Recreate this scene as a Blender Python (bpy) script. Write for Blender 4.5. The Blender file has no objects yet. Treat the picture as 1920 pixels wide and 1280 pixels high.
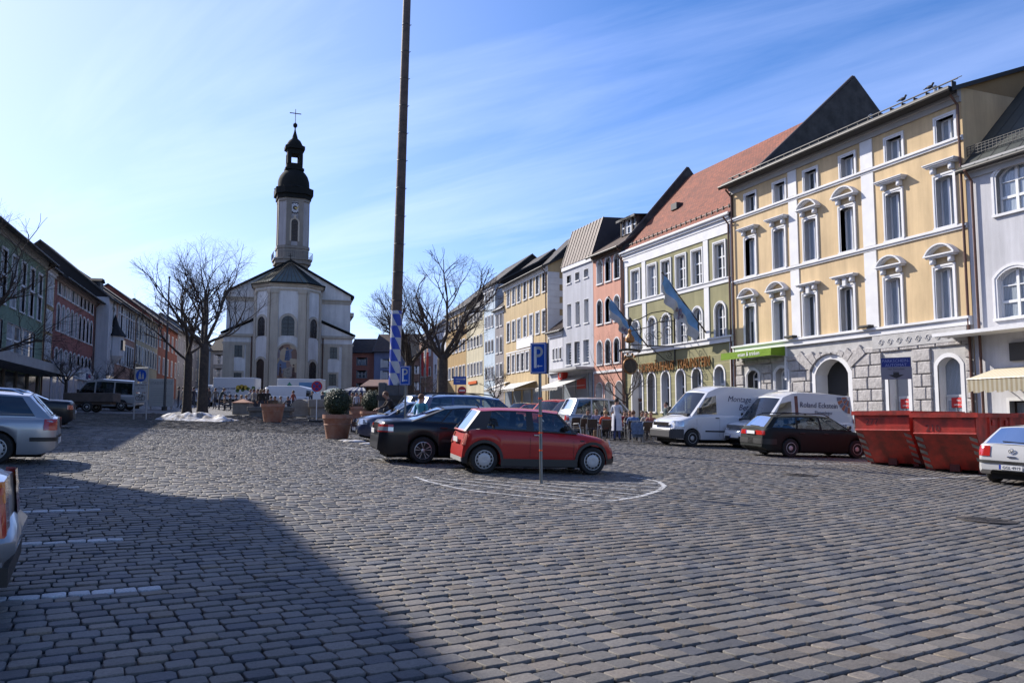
import bpy, math, random
import numpy as np
from mathutils import Vector, Matrix
random.seed(7); np.random.seed(7)
S = bpy.context.scene
COL = S.collection
R = math.radians
# ------------------------------------------------------------------ camera
FPX = 1557.0; TH = math.atan(145.0 / FPX); EYE = 1.6
cd = bpy.data.cameras.new('camera'); cam = bpy.data.objects.new('camera', cd); COL.objects.link(cam)
cam.location = (0, 0, EYE); cam.rotation_euler = (R(90) + TH, 0, 0)
cd.sensor_width = 36; cd.lens = 36 * FPX / 1920; cd.clip_start = .05; cd.clip_end = 3000
S.camera = cam
# ------------------------------------------------------------------ light
SUN_EL = 34.0; SUN_AZ = math.atan2(.60, -.80)          # direction towards the sun
SUN_STR = 5.0; SKY_STR = .10; EXPO = .72
sx, sy, sz = math.cos(SUN_AZ) * math.cos(R(SUN_EL)), math.sin(SUN_AZ) * math.cos(R(SUN_EL)), math.sin(R(SUN_EL))
sl = bpy.data.lights.new('sun', 'SUN'); sl.energy = SUN_STR; sl.angle = R(.53); sl.color = (1, .93, .83)
so = bpy.data.objects.new('sun', sl); COL.objects.link(so)
so.rotation_euler = Vector((sx, sy, sz)).to_track_quat('Z', 'Y').to_euler()
W = bpy.data.worlds.new('World'); S.world = W; W.use_nodes = True
nt = W.node_tree; nt.nodes.clear()
wo = nt.nodes.new('ShaderNodeOutputWorld'); bg = nt.nodes.new('ShaderNodeBackground')
sk = nt.nodes.new('ShaderNodeTexSky'); sk.sky_type = 'NISHITA'; sk.sun_disc = False
sk.sun_elevation = R(SUN_EL); sk.sun_rotation = math.atan2(sx, sy); sk.altitude = 600
sk.air_density = 1.0; sk.dust_density = .6; sk.ozone_density = 2.5
bg.inputs['Strength'].default_value = SKY_STR
tc = nt.nodes.new('ShaderNodeTexCoord')
def wn(t): return nt.nodes.new(t)
def wl(a, b): nt.links.new(a, b)
# thin cirrus: stretched noise on a plane high above
sp = wn('ShaderNodeSeparateXYZ'); wl(tc.outputs['Generated'], sp.inputs[0])
mz = wn('ShaderNodeMath'); mz.operation = 'MAXIMUM'; wl(sp.outputs[2], mz.inputs[0]); mz.inputs[1].default_value = .06
dx = wn('ShaderNodeMath'); dx.operation = 'DIVIDE'; wl(sp.outputs[0], dx.inputs[0]); wl(mz.outputs[0], dx.inputs[1])
dy = wn('ShaderNodeMath'); dy.operation = 'DIVIDE'; wl(sp.outputs[1], dy.inputs[0]); wl(mz.outputs[0], dy.inputs[1])
cb = wn('ShaderNodeCombineXYZ'); wl(dx.outputs[0], cb.inputs[0]); wl(dy.outputs[0], cb.inputs[1])
m0 = wn('ShaderNodeMapping'); wl(cb.outputs[0], m0.inputs[0]); m0.inputs['Rotation'].default_value = (0, 0, R(40))
mp = wn('ShaderNodeMapping'); wl(m0.outputs[0], mp.inputs[0]); mp.inputs['Scale'].default_value = (.16, .62, 1); mp.inputs['Location'].default_value = (1.3, .35, 0)
n1 = wn('ShaderNodeTexNoise'); wl(mp.outputs[0], n1.inputs[0]); n1.inputs['Scale'].default_value = 1.5; n1.inputs['Detail'].default_value = 12; n1.inputs['Roughness'].default_value = .60; n1.inputs['Distortion'].default_value = .9
rp = wn('ShaderNodeValToRGB'); wl(n1.outputs[0], rp.inputs[0]); rp.color_ramp.elements[0].position = .46; rp.color_ramp.elements[1].position = .80
# more veil towards the sun side (left)
lf = wn('ShaderNodeMapRange'); wl(sp.outputs[0], lf.inputs[0]); lf.inputs[1].default_value = .15; lf.inputs[2].default_value = -.62; lf.inputs[3].default_value = .0; lf.inputs[4].default_value = .43
fm = wn('ShaderNodeMath'); fm.operation = 'MULTIPLY_ADD'; wl(rp.outputs[0], fm.inputs[0]); fm.inputs[1].default_value = .30; wl(lf.outputs[0], fm.inputs[2]); fm.use_clamp = True
mx = wn('ShaderNodeMixRGB'); wl(fm.outputs[0], mx.inputs[0]); wl(sk.outputs[0], mx.inputs[1]); mx.inputs[2].default_value = (7.2, 8.3, 9.8, 1)
hs = wn('ShaderNodeHueSaturation'); hs.inputs['Saturation'].default_value = 1.25; wl(mx.outputs[0], hs.inputs['Color'])
tint = wn('ShaderNodeMixRGB'); tint.blend_type = 'MULTIPLY'; tint.inputs[0].default_value = 1; tint.inputs[2].default_value = (1.06, 1.0, 1.2, 1); wl(hs.outputs[0], tint.inputs[1]); wl(tint.outputs[0], bg.inputs[0]); wl(bg.outputs[0], wo.inputs[0])
S.view_settings.view_transform = 'Standard'; S.view_settings.look = 'None'; S.view_settings.gamma = 1
S.view_settings.exposure = EXPO
S.cycles.max_bounces = 6; S.cycles.transparent_max_bounces = 12

# ------------------------------------------------------------------ survey helpers (picture ray -> place)
GX, GY = -.034, .0227
def gz(x, y): return GX * x + GY * y
def ray(px, py):
    a = (px - 960) / FPX; b = (640 - py) / FPX
    return Vector((a, math.cos(TH) - b * math.sin(TH), math.sin(TH) + b * math.cos(TH)))
def G(px, py):
    d = ray(px, py); t = EYE / (GX * d.x + GY * d.y - d.z)
    return Vector((t * d.x, t * d.y, EYE + t * d.z))
def PY(px, py, Y):
    d = ray(px, py); t = Y / d.y
    return Vector((t * d.x, Y, EYE + t * d.z))
def GP(px, Y):                      # ground point at bearing px, distance Y
    x = (px - 960) / FPX * Y
    for _ in range(3):
        z = gz(x, Y); dep = Y * math.cos(TH) + (z - EYE) * math.sin(TH); x = (px - 960) / FPX * dep
    return Vector((x, Y, gz(x, Y)))
class Fac:
    """vertical facade plane; u runs left to right as seen from the square"""
    def __init__(s, p0, p1):
        s.p0 = Vector((p0[0], p0[1])); s.p1 = Vector((p1[0], p1[1])); s.L = (s.p1 - s.p0).length
        s.t = (s.p1 - s.p0).normalized(); s.n = Vector((-s.t.y, s.t.x)); s.rot = math.atan2(s.t.y, s.t.x)
    def at(s, px, py):
        d = ray(px, py); k = s.p0.dot(s.n) / (d.x * s.n.x + d.y * s.n.y)
        P = Vector((k * d.x, k * d.y)); return ((P - s.p0).dot(s.t), EYE + k * d.z)
    def u(s, px, py=700): return s.at(px, py)[0]
    def z(s, px, py): return s.at(px, py)[1]
    def base(s):
        return min(gz(*s.p0), gz(*s.p1))
def hit(p, d, px, py=700):          # where the picture column px meets a line through p along d
    r = ray(px, py); n = Vector((-d.y, d.x)); k = p.dot(n) / (r.x * n.x + r.y * n.y)
    return Vector((k * r.x, k * r.y))
def vdir(px): d = ray(px, 785); return Vector((d.x, d.y)).normalized()

# ------------------------------------------------------------------ materials
MATS = {}
def mat(name, col, rough=.8, var=.12, vs=1.5, bump=0, bs=30, metal=0, spec=.5, col2=None, coat=0, fine=None):
    if name in MATS: return MATS[name]
    col = tuple(c * .82 for c in col); col2 = tuple(c * .82 for c in col2) if col2 else None
    m = bpy.data.materials.new(name); m.use_nodes = True; n = m.node_tree.nodes; l = m.node_tree.links
    b = n['Principled BSDF']; b.inputs['Roughness'].default_value = rough; b.inputs['Metallic'].default_value = metal
    b.inputs['Specular IOR Level'].default_value = spec
    if coat: b.inputs['Coat Weight'].default_value = coat; b.inputs['Coat Roughness'].default_value = .04
    c = tuple(col) + (1,)
    if var or bump:
        t = n.new('ShaderNodeTexCoord')
    if var:
        c2 = tuple(col2) + (1,) if col2 else tuple(x * (1 - 2 * var) for x in col) + (1,)
        no = n.new('ShaderNodeTexNoise'); no.inputs['Scale'].default_value = vs; no.inputs['Detail'].default_value = 8; no.inputs['Roughness'].default_value = .62
        l.new(t.outputs['Object'], no.inputs['Vector'])
        rr = n.new('ShaderNodeValToRGB'); rr.color_ramp.elements[0].position = .38; rr.color_ramp.elements[1].position = .66
        rr.color_ramp.elements[0].color = c2; rr.color_ramp.elements[1].color = c
        l.new(no.outputs[0], rr.inputs[0]); l.new(rr.outputs[0], b.inputs['Base Color'])
    else: b.inputs['Base Color'].default_value = c
    if bump:
        nb = n.new('ShaderNodeTexNoise'); nb.inputs['Scale'].default_value = bs; nb.inputs['Detail'].default_value = 5
        l.new(t.outputs['Object'], nb.inputs['Vector'])
        bu = n.new('ShaderNodeBump'); bu.inputs['Strength'].default_value = bump; bu.inputs['Distance'].default_value = .03
        l.new(nb.outputs[0], bu.inputs['Height']); l.new(bu.outputs[0], b.inputs['Normal'])
    MATS[name] = m; return m
def stucco(name, col, var=.07):
    if name in MATS: return MATS[name]
    m = mat(name, col, .9, var * 1.3, .45, .25, 25); n = m.node_tree.nodes; l = m.node_tree.links; b = n['Principled BSDF']; src = b.inputs['Base Color'].links[0].from_socket
    t = n.new('ShaderNodeTexCoord'); mp_ = n.new('ShaderNodeMapping'); l.new(t.outputs['Object'], mp_.inputs[0]); mp_.inputs['Scale'].default_value = (1.6, 1.6, .16)      # rain streaks
    no = n.new('ShaderNodeTexNoise'); no.inputs['Scale'].default_value = 1.1; no.inputs['Detail'].default_value = 7; no.inputs['Roughness'].default_value = .65; l.new(mp_.outputs[0], no.inputs[0])
    r = n.new('ShaderNodeMapRange'); l.new(no.outputs[0], r.inputs[0]); r.inputs[1].default_value = .35; r.inputs[2].default_value = .7; r.inputs[3].default_value = .78; r.inputs[4].default_value = 1.07
    v = n.new('ShaderNodeVectorMath'); v.operation = 'SCALE'; l.new(src, v.inputs[0]); l.new(r.outputs[0], v.inputs['Scale']); l.new(v.outputs[0], b.inputs['Base Color']); return m
def paint(name, col, coat=1, rough=.35, metal=.0): return mat(name, col, rough, 0, coat=coat, metal=metal)
def glass_mat(name, tint, refl=.18, rough=.02):
    m = bpy.data.materials.new(name); m.use_nodes = True; n = m.node_tree.nodes; l = m.node_tree.links; n.clear()
    o = n.new('ShaderNodeOutputMaterial'); tr = n.new('ShaderNodeBsdfTransparent'); gl = n.new('ShaderNodeBsdfGlossy'); mi = n.new('ShaderNodeMixShader')
    tr.inputs[0].default_value = tuple(tint) + (1,); gl.inputs['Roughness'].default_value = rough; gl.inputs[0].default_value = (.9, .95, 1, 1)
    lw = n.new('ShaderNodeLayerWeight'); lw.inputs[0].default_value = .35
    ma = n.new('ShaderNodeMath'); ma.operation = 'MULTIPLY_ADD'; l.new(lw.outputs['Fresnel'], ma.inputs[0]); ma.inputs[1].default_value = .75; ma.inputs[2].default_value = refl; ma.use_clamp = True
    l.new(ma.outputs[0], mi.inputs[0]); l.new(tr.outputs[0], mi.inputs[1]); l.new(gl.outputs[0], mi.inputs[2]); l.new(mi.outputs[0], o.inputs[0])
    MATS[name] = m; return m
def pane_mat():
    # window glass: dark room, or curtain with painted bluish sky reflection, per window
    m = bpy.data.materials.new('window_pane'); m.use_nodes = True; n = m.node_tree.nodes; l = m.node_tree.links
    b = n['Principled BSDF']; b.inputs['Roughness'].default_value = .06; b.inputs['Specular IOR Level'].default_value = .9
    oi = n.new('ShaderNodeObjectInfo'); t = n.new('ShaderNodeTexCoord'); s = n.new('ShaderNodeSeparateXYZ'); l.new(t.outputs['Generated'], s.inputs[0])
    w = n.new('ShaderNodeTexWave'); w.inputs['Scale'].default_value = 5; w.inputs['Distortion'].default_value = 2.5; l.new(t.outputs['Object'], w.inputs[0])
    r1 = n.new('ShaderNodeValToRGB'); l.new(w.outputs[0], r1.inputs[0]); r1.color_ramp.elements[0].color = (.15, .18, .21, 1); r1.color_ramp.elements[1].color = (.33, .37, .42, 1)
    mm = n.new('ShaderNodeMixRGB'); mm.inputs[1].default_value = (.035, .045, .055, 1); l.new(r1.outputs[0], mm.inputs[2])
    g = n.new('ShaderNodeMath'); g.operation = 'GREATER_THAN'; l.new(oi.outputs['Random'], g.inputs[0]); g.inputs[1].default_value = .45
    l.new(g.outputs[0], mm.inputs[0])
    a7 = n.new('ShaderNodeMath'); a7.operation = 'MULTIPLY'; a7.inputs[1].default_value = 7.3; l.new(oi.outputs['Random'], a7.inputs[0]); fr = n.new('ShaderNodeMath'); fr.operation = 'FRACT'; l.new(a7.outputs[0], fr.inputs[0])      # roller blinds drawn to different heights
    m2 = n.new('ShaderNodeMath'); m2.operation = 'MULTIPLY_ADD'; m2.inputs[1].default_value = 2.2; m2.inputs[2].default_value = .3; l.new(fr.outputs[0], m2.inputs[0]); gt = n.new('ShaderNodeMath'); gt.operation = 'GREATER_THAN'; l.new(s.outputs[2], gt.inputs[0]); l.new(m2.outputs[0], gt.inputs[1])
    m3 = n.new('ShaderNodeMixRGB'); l.new(gt.outputs[0], m3.inputs[0]); l.new(mm.outputs[0], m3.inputs[1]); m3.inputs[2].default_value = (.30, .31, .32, 1); l.new(m3.outputs[0], b.inputs['Base Color'])
    nb = n.new('ShaderNodeTexNoise'); nb.inputs['Scale'].default_value = 1.4; l.new(t.outputs['Object'], nb.inputs[0])
    bu = n.new('ShaderNodeBump'); bu.inputs['Strength'].default_value = .08; l.new(nb.outputs[0], bu.inputs['Height']); l.new(bu.outputs[0], b.inputs['Normal'])
    MATS['window_pane'] = m; return m
PANE = pane_mat()
WHITE = mat('white_plaster_trim', (.74, .74, .75), .8, .06, 1.2, .1, 40)
SASH = mat('white_window_paint', (.72, .73, .74), .45, 0)
DARK = mat('dark_metal', (.025, .023, .022), .55, 0)
BLACK = mat('black_plastic', (.014, .014, .015), .5, 0)
PIPE = mat('copper_downpipe', (.13, .055, .035), .5, .2, 2)
STEEL = mat('galvanised_steel', (.32, .33, .34), .4, .1, 6, metal=.8)
BRONZE = mat('dark_bronze', (.09, .06, .03), .5, .1)

def tile_mat(name, col, col2, sx=.28, sy=.18):
    m = bpy.data.materials.new(name); m.use_nodes = True; n = m.node_tree.nodes; l = m.node_tree.links
    b = n['Principled BSDF']; b.inputs['Roughness'].default_value = .85
    t = n.new('ShaderNodeTexCoord'); br = n.new('ShaderNodeTexBrick'); l.new(t.outputs['UV'], br.inputs['Vector'])
    br.inputs['Color1'].default_value = tuple(col) + (1,); br.inputs['Color2'].default_value = tuple(col2) + (1,); br.inputs['Mortar'].default_value = tuple(x * .35 for x in col2) + (1,)
    br.inputs['Scale'].default_value = 1; br.inputs['Brick Width'].default_value = sx; br.inputs['Row Height'].default_value = sy; br.inputs['Mortar Size'].default_value = .012
    no = n.new('ShaderNodeTexNoise'); no.inputs['Scale'].default_value = .6; no.inputs['Detail'].default_value = 6; l.new(t.outputs['UV'], no.inputs[0])
    mi = n.new('ShaderNodeMixRGB'); mi.blend_type = 'MULTIPLY'; mi.inputs[0].default_value = .55; l.new(br.outputs[0], mi.inputs[1]); l.new(no.outputs[0], mi.inputs[2])
    hv = n.new('ShaderNodeHueSaturation'); hv.inputs['Value'].default_value = 1.35; l.new(mi.outputs[0], hv.inputs['Color'])
    l.new(hv.outputs[0], b.inputs['Base Color'])
    bu = n.new('ShaderNodeBump'); bu.inputs['Strength'].default_value = .6; bu.inputs['Distance'].default_value = .02; bu.invert = True
    l.new(br.outputs['Fac'], bu.inputs['Height']); l.new(bu.outputs[0], b.inputs['Normal'])
    MATS[name] = m; return m
TILE_RED = tile_mat('red_clay_tiles', (.25, .072, .034), (.15, .045, .024))
TILE_BROWN = tile_mat('brown_clay_tiles', (.085, .05, .036), (.055, .036, .03))
TILE_DARK = tile_mat('dark_roof_tiles', (.05, .042, .038), (.035, .03, .03))

# ------------------------------------------------------------------ mesh builder
class MB:
    def __init__(s): s.v = []; s.f = []; s.m = []; s.uv = {}; s.mi = 0
    def mat(s, i): s.mi = i; return s
    def add(s, vs, fs):
        o = len(s.v); s.v.extend([tuple(v) for v in vs])
        for f in fs: s.f.append(tuple(i + o for i in f)); s.m.append(s.mi)
        return o
    def quad(s, a, b, c, d, uv=None):
        s.add([a, b, c, d], [(0, 1, 2, 3)])
        if uv: s.uv[len(s.f) - 1] = uv
    def box(s, x0, x1, y0, y1, z0, z1, M=None):
        vs = [Vector(p) for p in ((x0, y0, z0), (x1, y0, z0), (x1, y1, z0), (x0, y1, z0), (x0, y0, z1), (x1, y0, z1), (x1, y1, z1), (x0, y1, z1))]
        if M: vs = [M @ v for v in vs]
        s.add(vs, [(0, 3, 2, 1), (4, 5, 6, 7), (0, 1, 5, 4), (1, 2, 6, 5), (2, 3, 7, 6), (3, 0, 4, 7)]); return s
    def bbox(s, x0, x1, y0, y1, z0, z1, b=.03, M=None):       # chamfered box
        xs = (x0, x1); ys = (y0, y1); zs = (z0, z1); vs = []; idx = {}
        for i in (0, 1):
            for j in (0, 1):
                for k in (0, 1):
                    sx_, sy_, sz_ = (b if i == 0 else -b), (b if j == 0 else -b), (b if k == 0 else -b)
                    for a in range(3):
                        p = Vector((xs[i] + (0 if a == 0 else sx_), ys[j] + (0 if a == 1 else sy_), zs[k] + (0 if a == 2 else sz_)))
                        idx[(i, j, k, a)] = len(vs); vs.append(M @ p if M else p)
        fs = []
        for a in range(3):
            o = [x for x in range(3) if x != a]
            for side in (0, 1):
                q = []
                for (p, r) in ((0, 0), (1, 0), (1, 1), (0, 1)):
                    k = [0, 0, 0]; k[a] = side; k[o[0]] = p; k[o[1]] = r; q.append(idx[(*k, a)])
                fs.append(tuple(q))
        for a in range(3):
            o = [x for x in range(3) if x != a]
            for p in (0, 1):
                for r in (0, 1):
                    k0 = [0, 0, 0]; k0[o[0]] = p; k0[o[1]] = r; k1 = list(k0); k1[a] = 1
                    fs.append((idx[(*k0, o[0])], idx[(*k1, o[0])], idx[(*k1, o[1])], idx[(*k0, o[1])]))
        for i in (0, 1):
            for j in (0, 1):
                for k in (0, 1): fs.append((idx[(i, j, k, 0)], idx[(i, j, k, 1)], idx[(i, j, k, 2)]))
        s.add(vs, fs); return s
    def prism(s, pts, y0, y1, M=None):                        # polygon in xz pushed along y
        n = len(pts); a = [Vector((p[0], y0, p[1])) for p in pts] + [Vector((p[0], y1, p[1])) for p in pts]
        if M: a = [M @ v for v in a]
        s.add(a, [tuple(range(n)), tuple(range(2 * n - 1, n - 1, -1))] + [(i, n + i, n + (i + 1) % n, (i + 1) % n) for i in range(n)]); return s
    def ribbon(s, inn, out, y0, y1, closed=False):            # frame between two outlines in xz
        n = len(inn); vs = []
        for p, q in zip(inn, out): vs += [(p[0], y0, p[1]), (q[0], y0, q[1]), (q[0], y1, q[1]), (p[0], y1, p[1])]
        fs = []
        for i in range(n if closed else n - 1):
            a = 4 * i; b = 4 * ((i + 1) % n)
            fs += [(a, b, b + 1, a + 1), (a + 1, b + 1, b + 2, a + 2), (a + 3, a, b, b + 3)]
        if not closed: fs += [(0, 1, 2, 3), (4 * n - 4, 4 * n - 1, 4 * n - 2, 4 * n - 3)]
        s.add(vs, fs); return s
    def tube(s, pts, rad, n=6, cap=True):
        pts = [Vector(p) for p in pts]; k = len(pts)
        if not hasattr(rad, '__len__'): rad = [rad] * k
        vs = []; up = None
        for i, p in enumerate(pts):
            d = (pts[min(i + 1, k - 1)] - pts[max(i - 1, 0)])
            if d.length < 1e-9: d = Vector((0, 0, 1))
            d.normalize()
            if up is None: up = d.orthogonal().normalized()
            up = (up - d * up.dot(d)); up = up.normalized() if up.length > 1e-6 else d.orthogonal().normalized()
            w = d.cross(up)
            for j in range(n):
                a = 2 * math.pi * j / n; vs.append(p + (up * math.cos(a) + w * math.sin(a)) * rad[i])
        fs = [(i * n + j, i * n + (j + 1) % n, (i + 1) * n + (j + 1) % n, (i + 1) * n + j) for i in range(k - 1) for j in range(n)]
        if cap: fs += [tuple(range(n - 1, -1, -1)), tuple(range((k - 1) * n, k * n))]
        s.add(vs, fs); return s
    def lathe(s, prof, n=16, M=None, cap=False):              # profile (r, z) about z
        vs = [];
        for r, z in prof:
            for j in range(n):
                a = 2 * math.pi * j / n; v = Vector((r * math.cos(a), r * math.sin(a), z)); vs.append(M @ v if M else v)
        k = len(prof)
        fs = [(i * n + j, i * n + (j + 1) % n, (i + 1) * n + (j + 1) % n, (i + 1) * n + j) for i in range(k - 1) for j in range(n)]
        if cap: fs += [tuple(range(n - 1, -1, -1)), tuple(range((k - 1) * n, k * n))]
        s.add(vs, fs); return s
    def ball(s, c, r, n=10, m=6, sc=(1, 1, 1)):
        prof = [(max(1e-3, math.sin(math.pi * i / m)) * r, -math.cos(math.pi * i / m) * r) for i in range(m + 1)]
        return s.lathe(prof, n, Matrix.Translation(c) @ Matrix.Diagonal((sc[0], sc[1], sc[2], 1)))
    def mesh(s, name, mats, smooth=0):
        me = bpy.data.meshes.new(name); me.from_pydata(s.v, [], s.f)
        for m in (mats if isinstance(mats, (list, tuple)) else [mats]): me.materials.append(m)
        me.polygons.foreach_set('material_index', s.m)
        if s.uv:
            ul = me.uv_layers.new(name='UVMap')
            for fi, uv in s.uv.items():
                p = me.polygons[fi]
                for k, li in enumerate(p.loop_indices): ul.data[li].uv = uv[k]
        if smooth:
            me.polygons.foreach_set('use_smooth', [True] * len(me.polygons))
            if smooth < 180: me.set_sharp_from_angle(angle=R(smooth))
        me.update(); return me
    def build(s, name, mats, parent=None, smooth=0):
        return link(name, s.mesh(name, mats, smooth), parent)
def link(name, data, parent=None):
    o = bpy.data.objects.new(name, data); COL.objects.link(o)
    if parent: o.parent = parent
    return o
def tag(o, label=None, cat=None, group=None, kind=None):
    if label: o['label'] = label
    if cat: o['category'] = cat
    if group: o['group'] = group
    if kind: o['kind'] = kind
    return o
def root(name, label, cat, loc, rz=0, group=None):
    o = bpy.data.objects.new(name, None); COL.objects.link(o); o.empty_display_size = .2
    o.location = loc; o.rotation_euler = (0, 0, rz); return tag(o, label, cat, group)
def kids(o, allo): return [c for c in allo if c.parent == o]
def copy_tree(o, loc, rz, label, group=None, scale=None):
    allo = list(COL.objects)
    def cp(x, par):
        c = x.copy(); COL.objects.link(c)
        if par: c.parent = par
        for k in kids(x, allo): cp(k, c)
        return c
    c = cp(o, None); c.location = loc; c.rotation_euler = (0, 0, rz); c['label'] = label
    if group: c['group'] = group
    if scale: c.scale = scale
    return c
def text_into(mb, txt, size, M, mati=0, depth=.004, shear=0, align='CENTER', xs=1.0):
    """lettering as mesh, laid in its local xy plane, moved by matrix M"""
    cu = bpy.data.curves.new('lettering', 'FONT'); cu.body = txt; cu.size = size; cu.extrude = depth; cu.align_x = align; cu.shear = shear; cu.resolution_u = 2
    o = bpy.data.objects.new('lettering', cu); COL.objects.link(o)
    dg = bpy.context.evaluated_depsgraph_get(); dg.update(); me = bpy.data.meshes.new_from_object(o.evaluated_get(dg))
    SX = Matrix.Diagonal((xs, 1, 1, 1)); old = mb.mi; mb.mi = mati
    mb.add([M @ SX @ v.co for v in me.vertices], [tuple(p.vertices) for p in me.polygons]); mb.mi = old
    bpy.data.objects.remove(o); bpy.data.curves.remove(cu); bpy.data.meshes.remove(me)
# matrix putting lettering upright on a plane facing -y (local building / sign frames)
def upright(x, y, z, rz=0): return Matrix.Translation((x, y, z)) @ Matrix.Rotation(rz, 4, 'Z') @ Matrix.Rotation(R(90), 4, 'X')
# ------------------------------------------------------------------ ground and cobbles
def ground_mats():
    m = bpy.data.materials.new('paving_far'); m.use_nodes = True; n = m.node_tree.nodes; l = m.node_tree.links
    b = n['Principled BSDF']; b.inputs['Roughness'].default_value = .75
    t = n.new('ShaderNodeTexCoord'); mp_ = n.new('ShaderNodeMapping'); l.new(t.outputs['Object'], mp_.inputs[0]); mp_.inputs['Rotation'].default_value = (0, 0, R(-26))
    br = n.new('ShaderNodeTexBrick'); l.new(mp_.outputs[0], br.inputs[0]); br.inputs['Scale'].default_value = 1; br.inputs['Brick Width'].default_value = .2; br.inputs['Row Height'].default_value = .165; br.inputs['Mortar Size'].default_value = .012; br.inputs['Mortar Smooth'].default_value = .6
    br.inputs['Color1'].default_value = (.13, .12, .112, 1); br.inputs['Color2'].default_value = (.097, .093, .092, 1); br.inputs['Mortar'].default_value = (.04, .038, .036, 1)
    no = n.new('ShaderNodeTexNoise'); no.inputs['Scale'].default_value = .35; no.inputs['Detail'].default_value = 9; l.new(t.outputs['Object'], no.inputs[0])
    mi = n.new('ShaderNodeMixRGB'); mi.blend_type = 'OVERLAY'; mi.inputs[0].default_value = .5; l.new(br.outputs[0], mi.inputs[1]); l.new(no.outputs[0], mi.inputs[2])
    l.new(mi.outputs[0], b.inputs[0])
    bu = n.new('ShaderNodeBump'); bu.invert = True; bu.inputs['Strength'].default_value = .7; bu.inputs['Distance'].default_value = .02; l.new(br.outputs['Fac'], bu.inputs['Height']); l.new(bu.outputs[0], b.inputs['Normal'])
    s = bpy.data.materials.new('cobblestone'); s.use_nodes = True; n = s.node_tree.nodes; l = s.node_tree.links
    b = n['Principled BSDF']; b.inputs['Specular IOR Level'].default_value = .32
    at = n.new('ShaderNodeAttribute'); at.attribute_name = 'stone'; t = n.new('ShaderNodeTexCoord')
    no = n.new('ShaderNodeTexNoise'); no.inputs['Scale'].default_value = 55; no.inputs['Detail'].default_value = 6; no.inputs['Roughness'].default_value = .7; l.new(t.outputs['Object'], no.inputs[0])
    n2 = n.new('ShaderNodeTexNoise'); n2.inputs['Scale'].default_value = .5; n2.inputs['Detail'].default_value = 5; l.new(t.outputs['Object'], n2.inputs[0])
    r1 = n.new('ShaderNodeMapRange'); l.new(no.outputs[0], r1.inputs[0]); r1.inputs[1].default_value = .3; r1.inputs[2].default_value = .7; r1.inputs[3].default_value = .6; r1.inputs[4].default_value = 1.36
    r2 = n.new('ShaderNodeMapRange'); l.new(n2.outputs[0], r2.inputs[0]); r2.inputs[1].default_value = .35; r2.inputs[2].default_value = .65; r2.inputs[3].default_value = .84; r2.inputs[4].default_value = 1.1
    mu = n.new('ShaderNodeMath'); mu.operation = 'MULTIPLY'; l.new(r1.outputs[0], mu.inputs[0]); l.new(r2.outputs[0], mu.inputs[1])
    vm = n.new('ShaderNodeVectorMath'); vm.operation = 'SCALE'; l.new(at.outputs['Color'], vm.inputs[0]); l.new(mu.outputs[0], vm.inputs['Scale'])
    l.new(vm.outputs[0], b.inputs[0])
    rr = n.new('ShaderNodeMapRange'); l.new(no.outputs[0], rr.inputs[0]); rr.inputs[3].default_value = .5; rr.inputs[4].default_value = .8; l.new(rr.outputs[0], b.inputs['Roughness'])
    bu = n.new('ShaderNodeBump'); bu.inputs['Strength'].default_value = .8; bu.inputs['Distance'].default_value = .007; l.new(no.outputs[0], bu.inputs['Height']); l.new(bu.outputs[0], b.inputs['Normal'])
    return m, s
M_FAR, M_STONE = ground_mats()
FARY = 62.0
g = MB()
ys = [-120, 0, FARY - 1.5, FARY, 120, 420]; xs = [-300, -60, 0, 60, 300]
dz = {-120: -.035, 0: -.035, FARY - 1.5: -.035, FARY: 0, 120: 0, 420: 0}
for i in range(len(ys) - 1):
    for j in range(len(xs) - 1):
        q = [(xs[j], ys[i]), (xs[j + 1], ys[i]), (xs[j + 1], ys[i + 1]), (xs[j], ys[i + 1])]
        g.add([(x, y, gz(x, y) + dz[y]) for x, y in q], [(0, 1, 2, 3)])
tag(g.build('ground', M_FAR), kind='structure')
CC = np.array([-27.5, 51.4])
def polar(p): d = np.array([p[0], p[1]]) - CC; return np.hypot(*d), math.atan2(d[1], d[0])
PITCH = .172
PAINT = []
for a, b_ in (((-60, 1126), (322, 1103)), ((20, 1018), (243, 1009)), ((30, 957.5), (213, 952)), ((20, 915), (170, 912)), ((175, 822), (250, 824)), ((100, 860), (160, 862)),
              ((-200, 1400), (60, 1360)), ((330, 1292), (420, 1286))):
    pa, pb = G(*a), G(*b_); r = (polar(pa)[0] + polar(pb)[0]) / 2
    PAINT.append((int(round(r / PITCH)), min(polar(pa)[1], polar(pb)[1]), max(polar(pa)[1], polar(pb)[1])))
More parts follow.
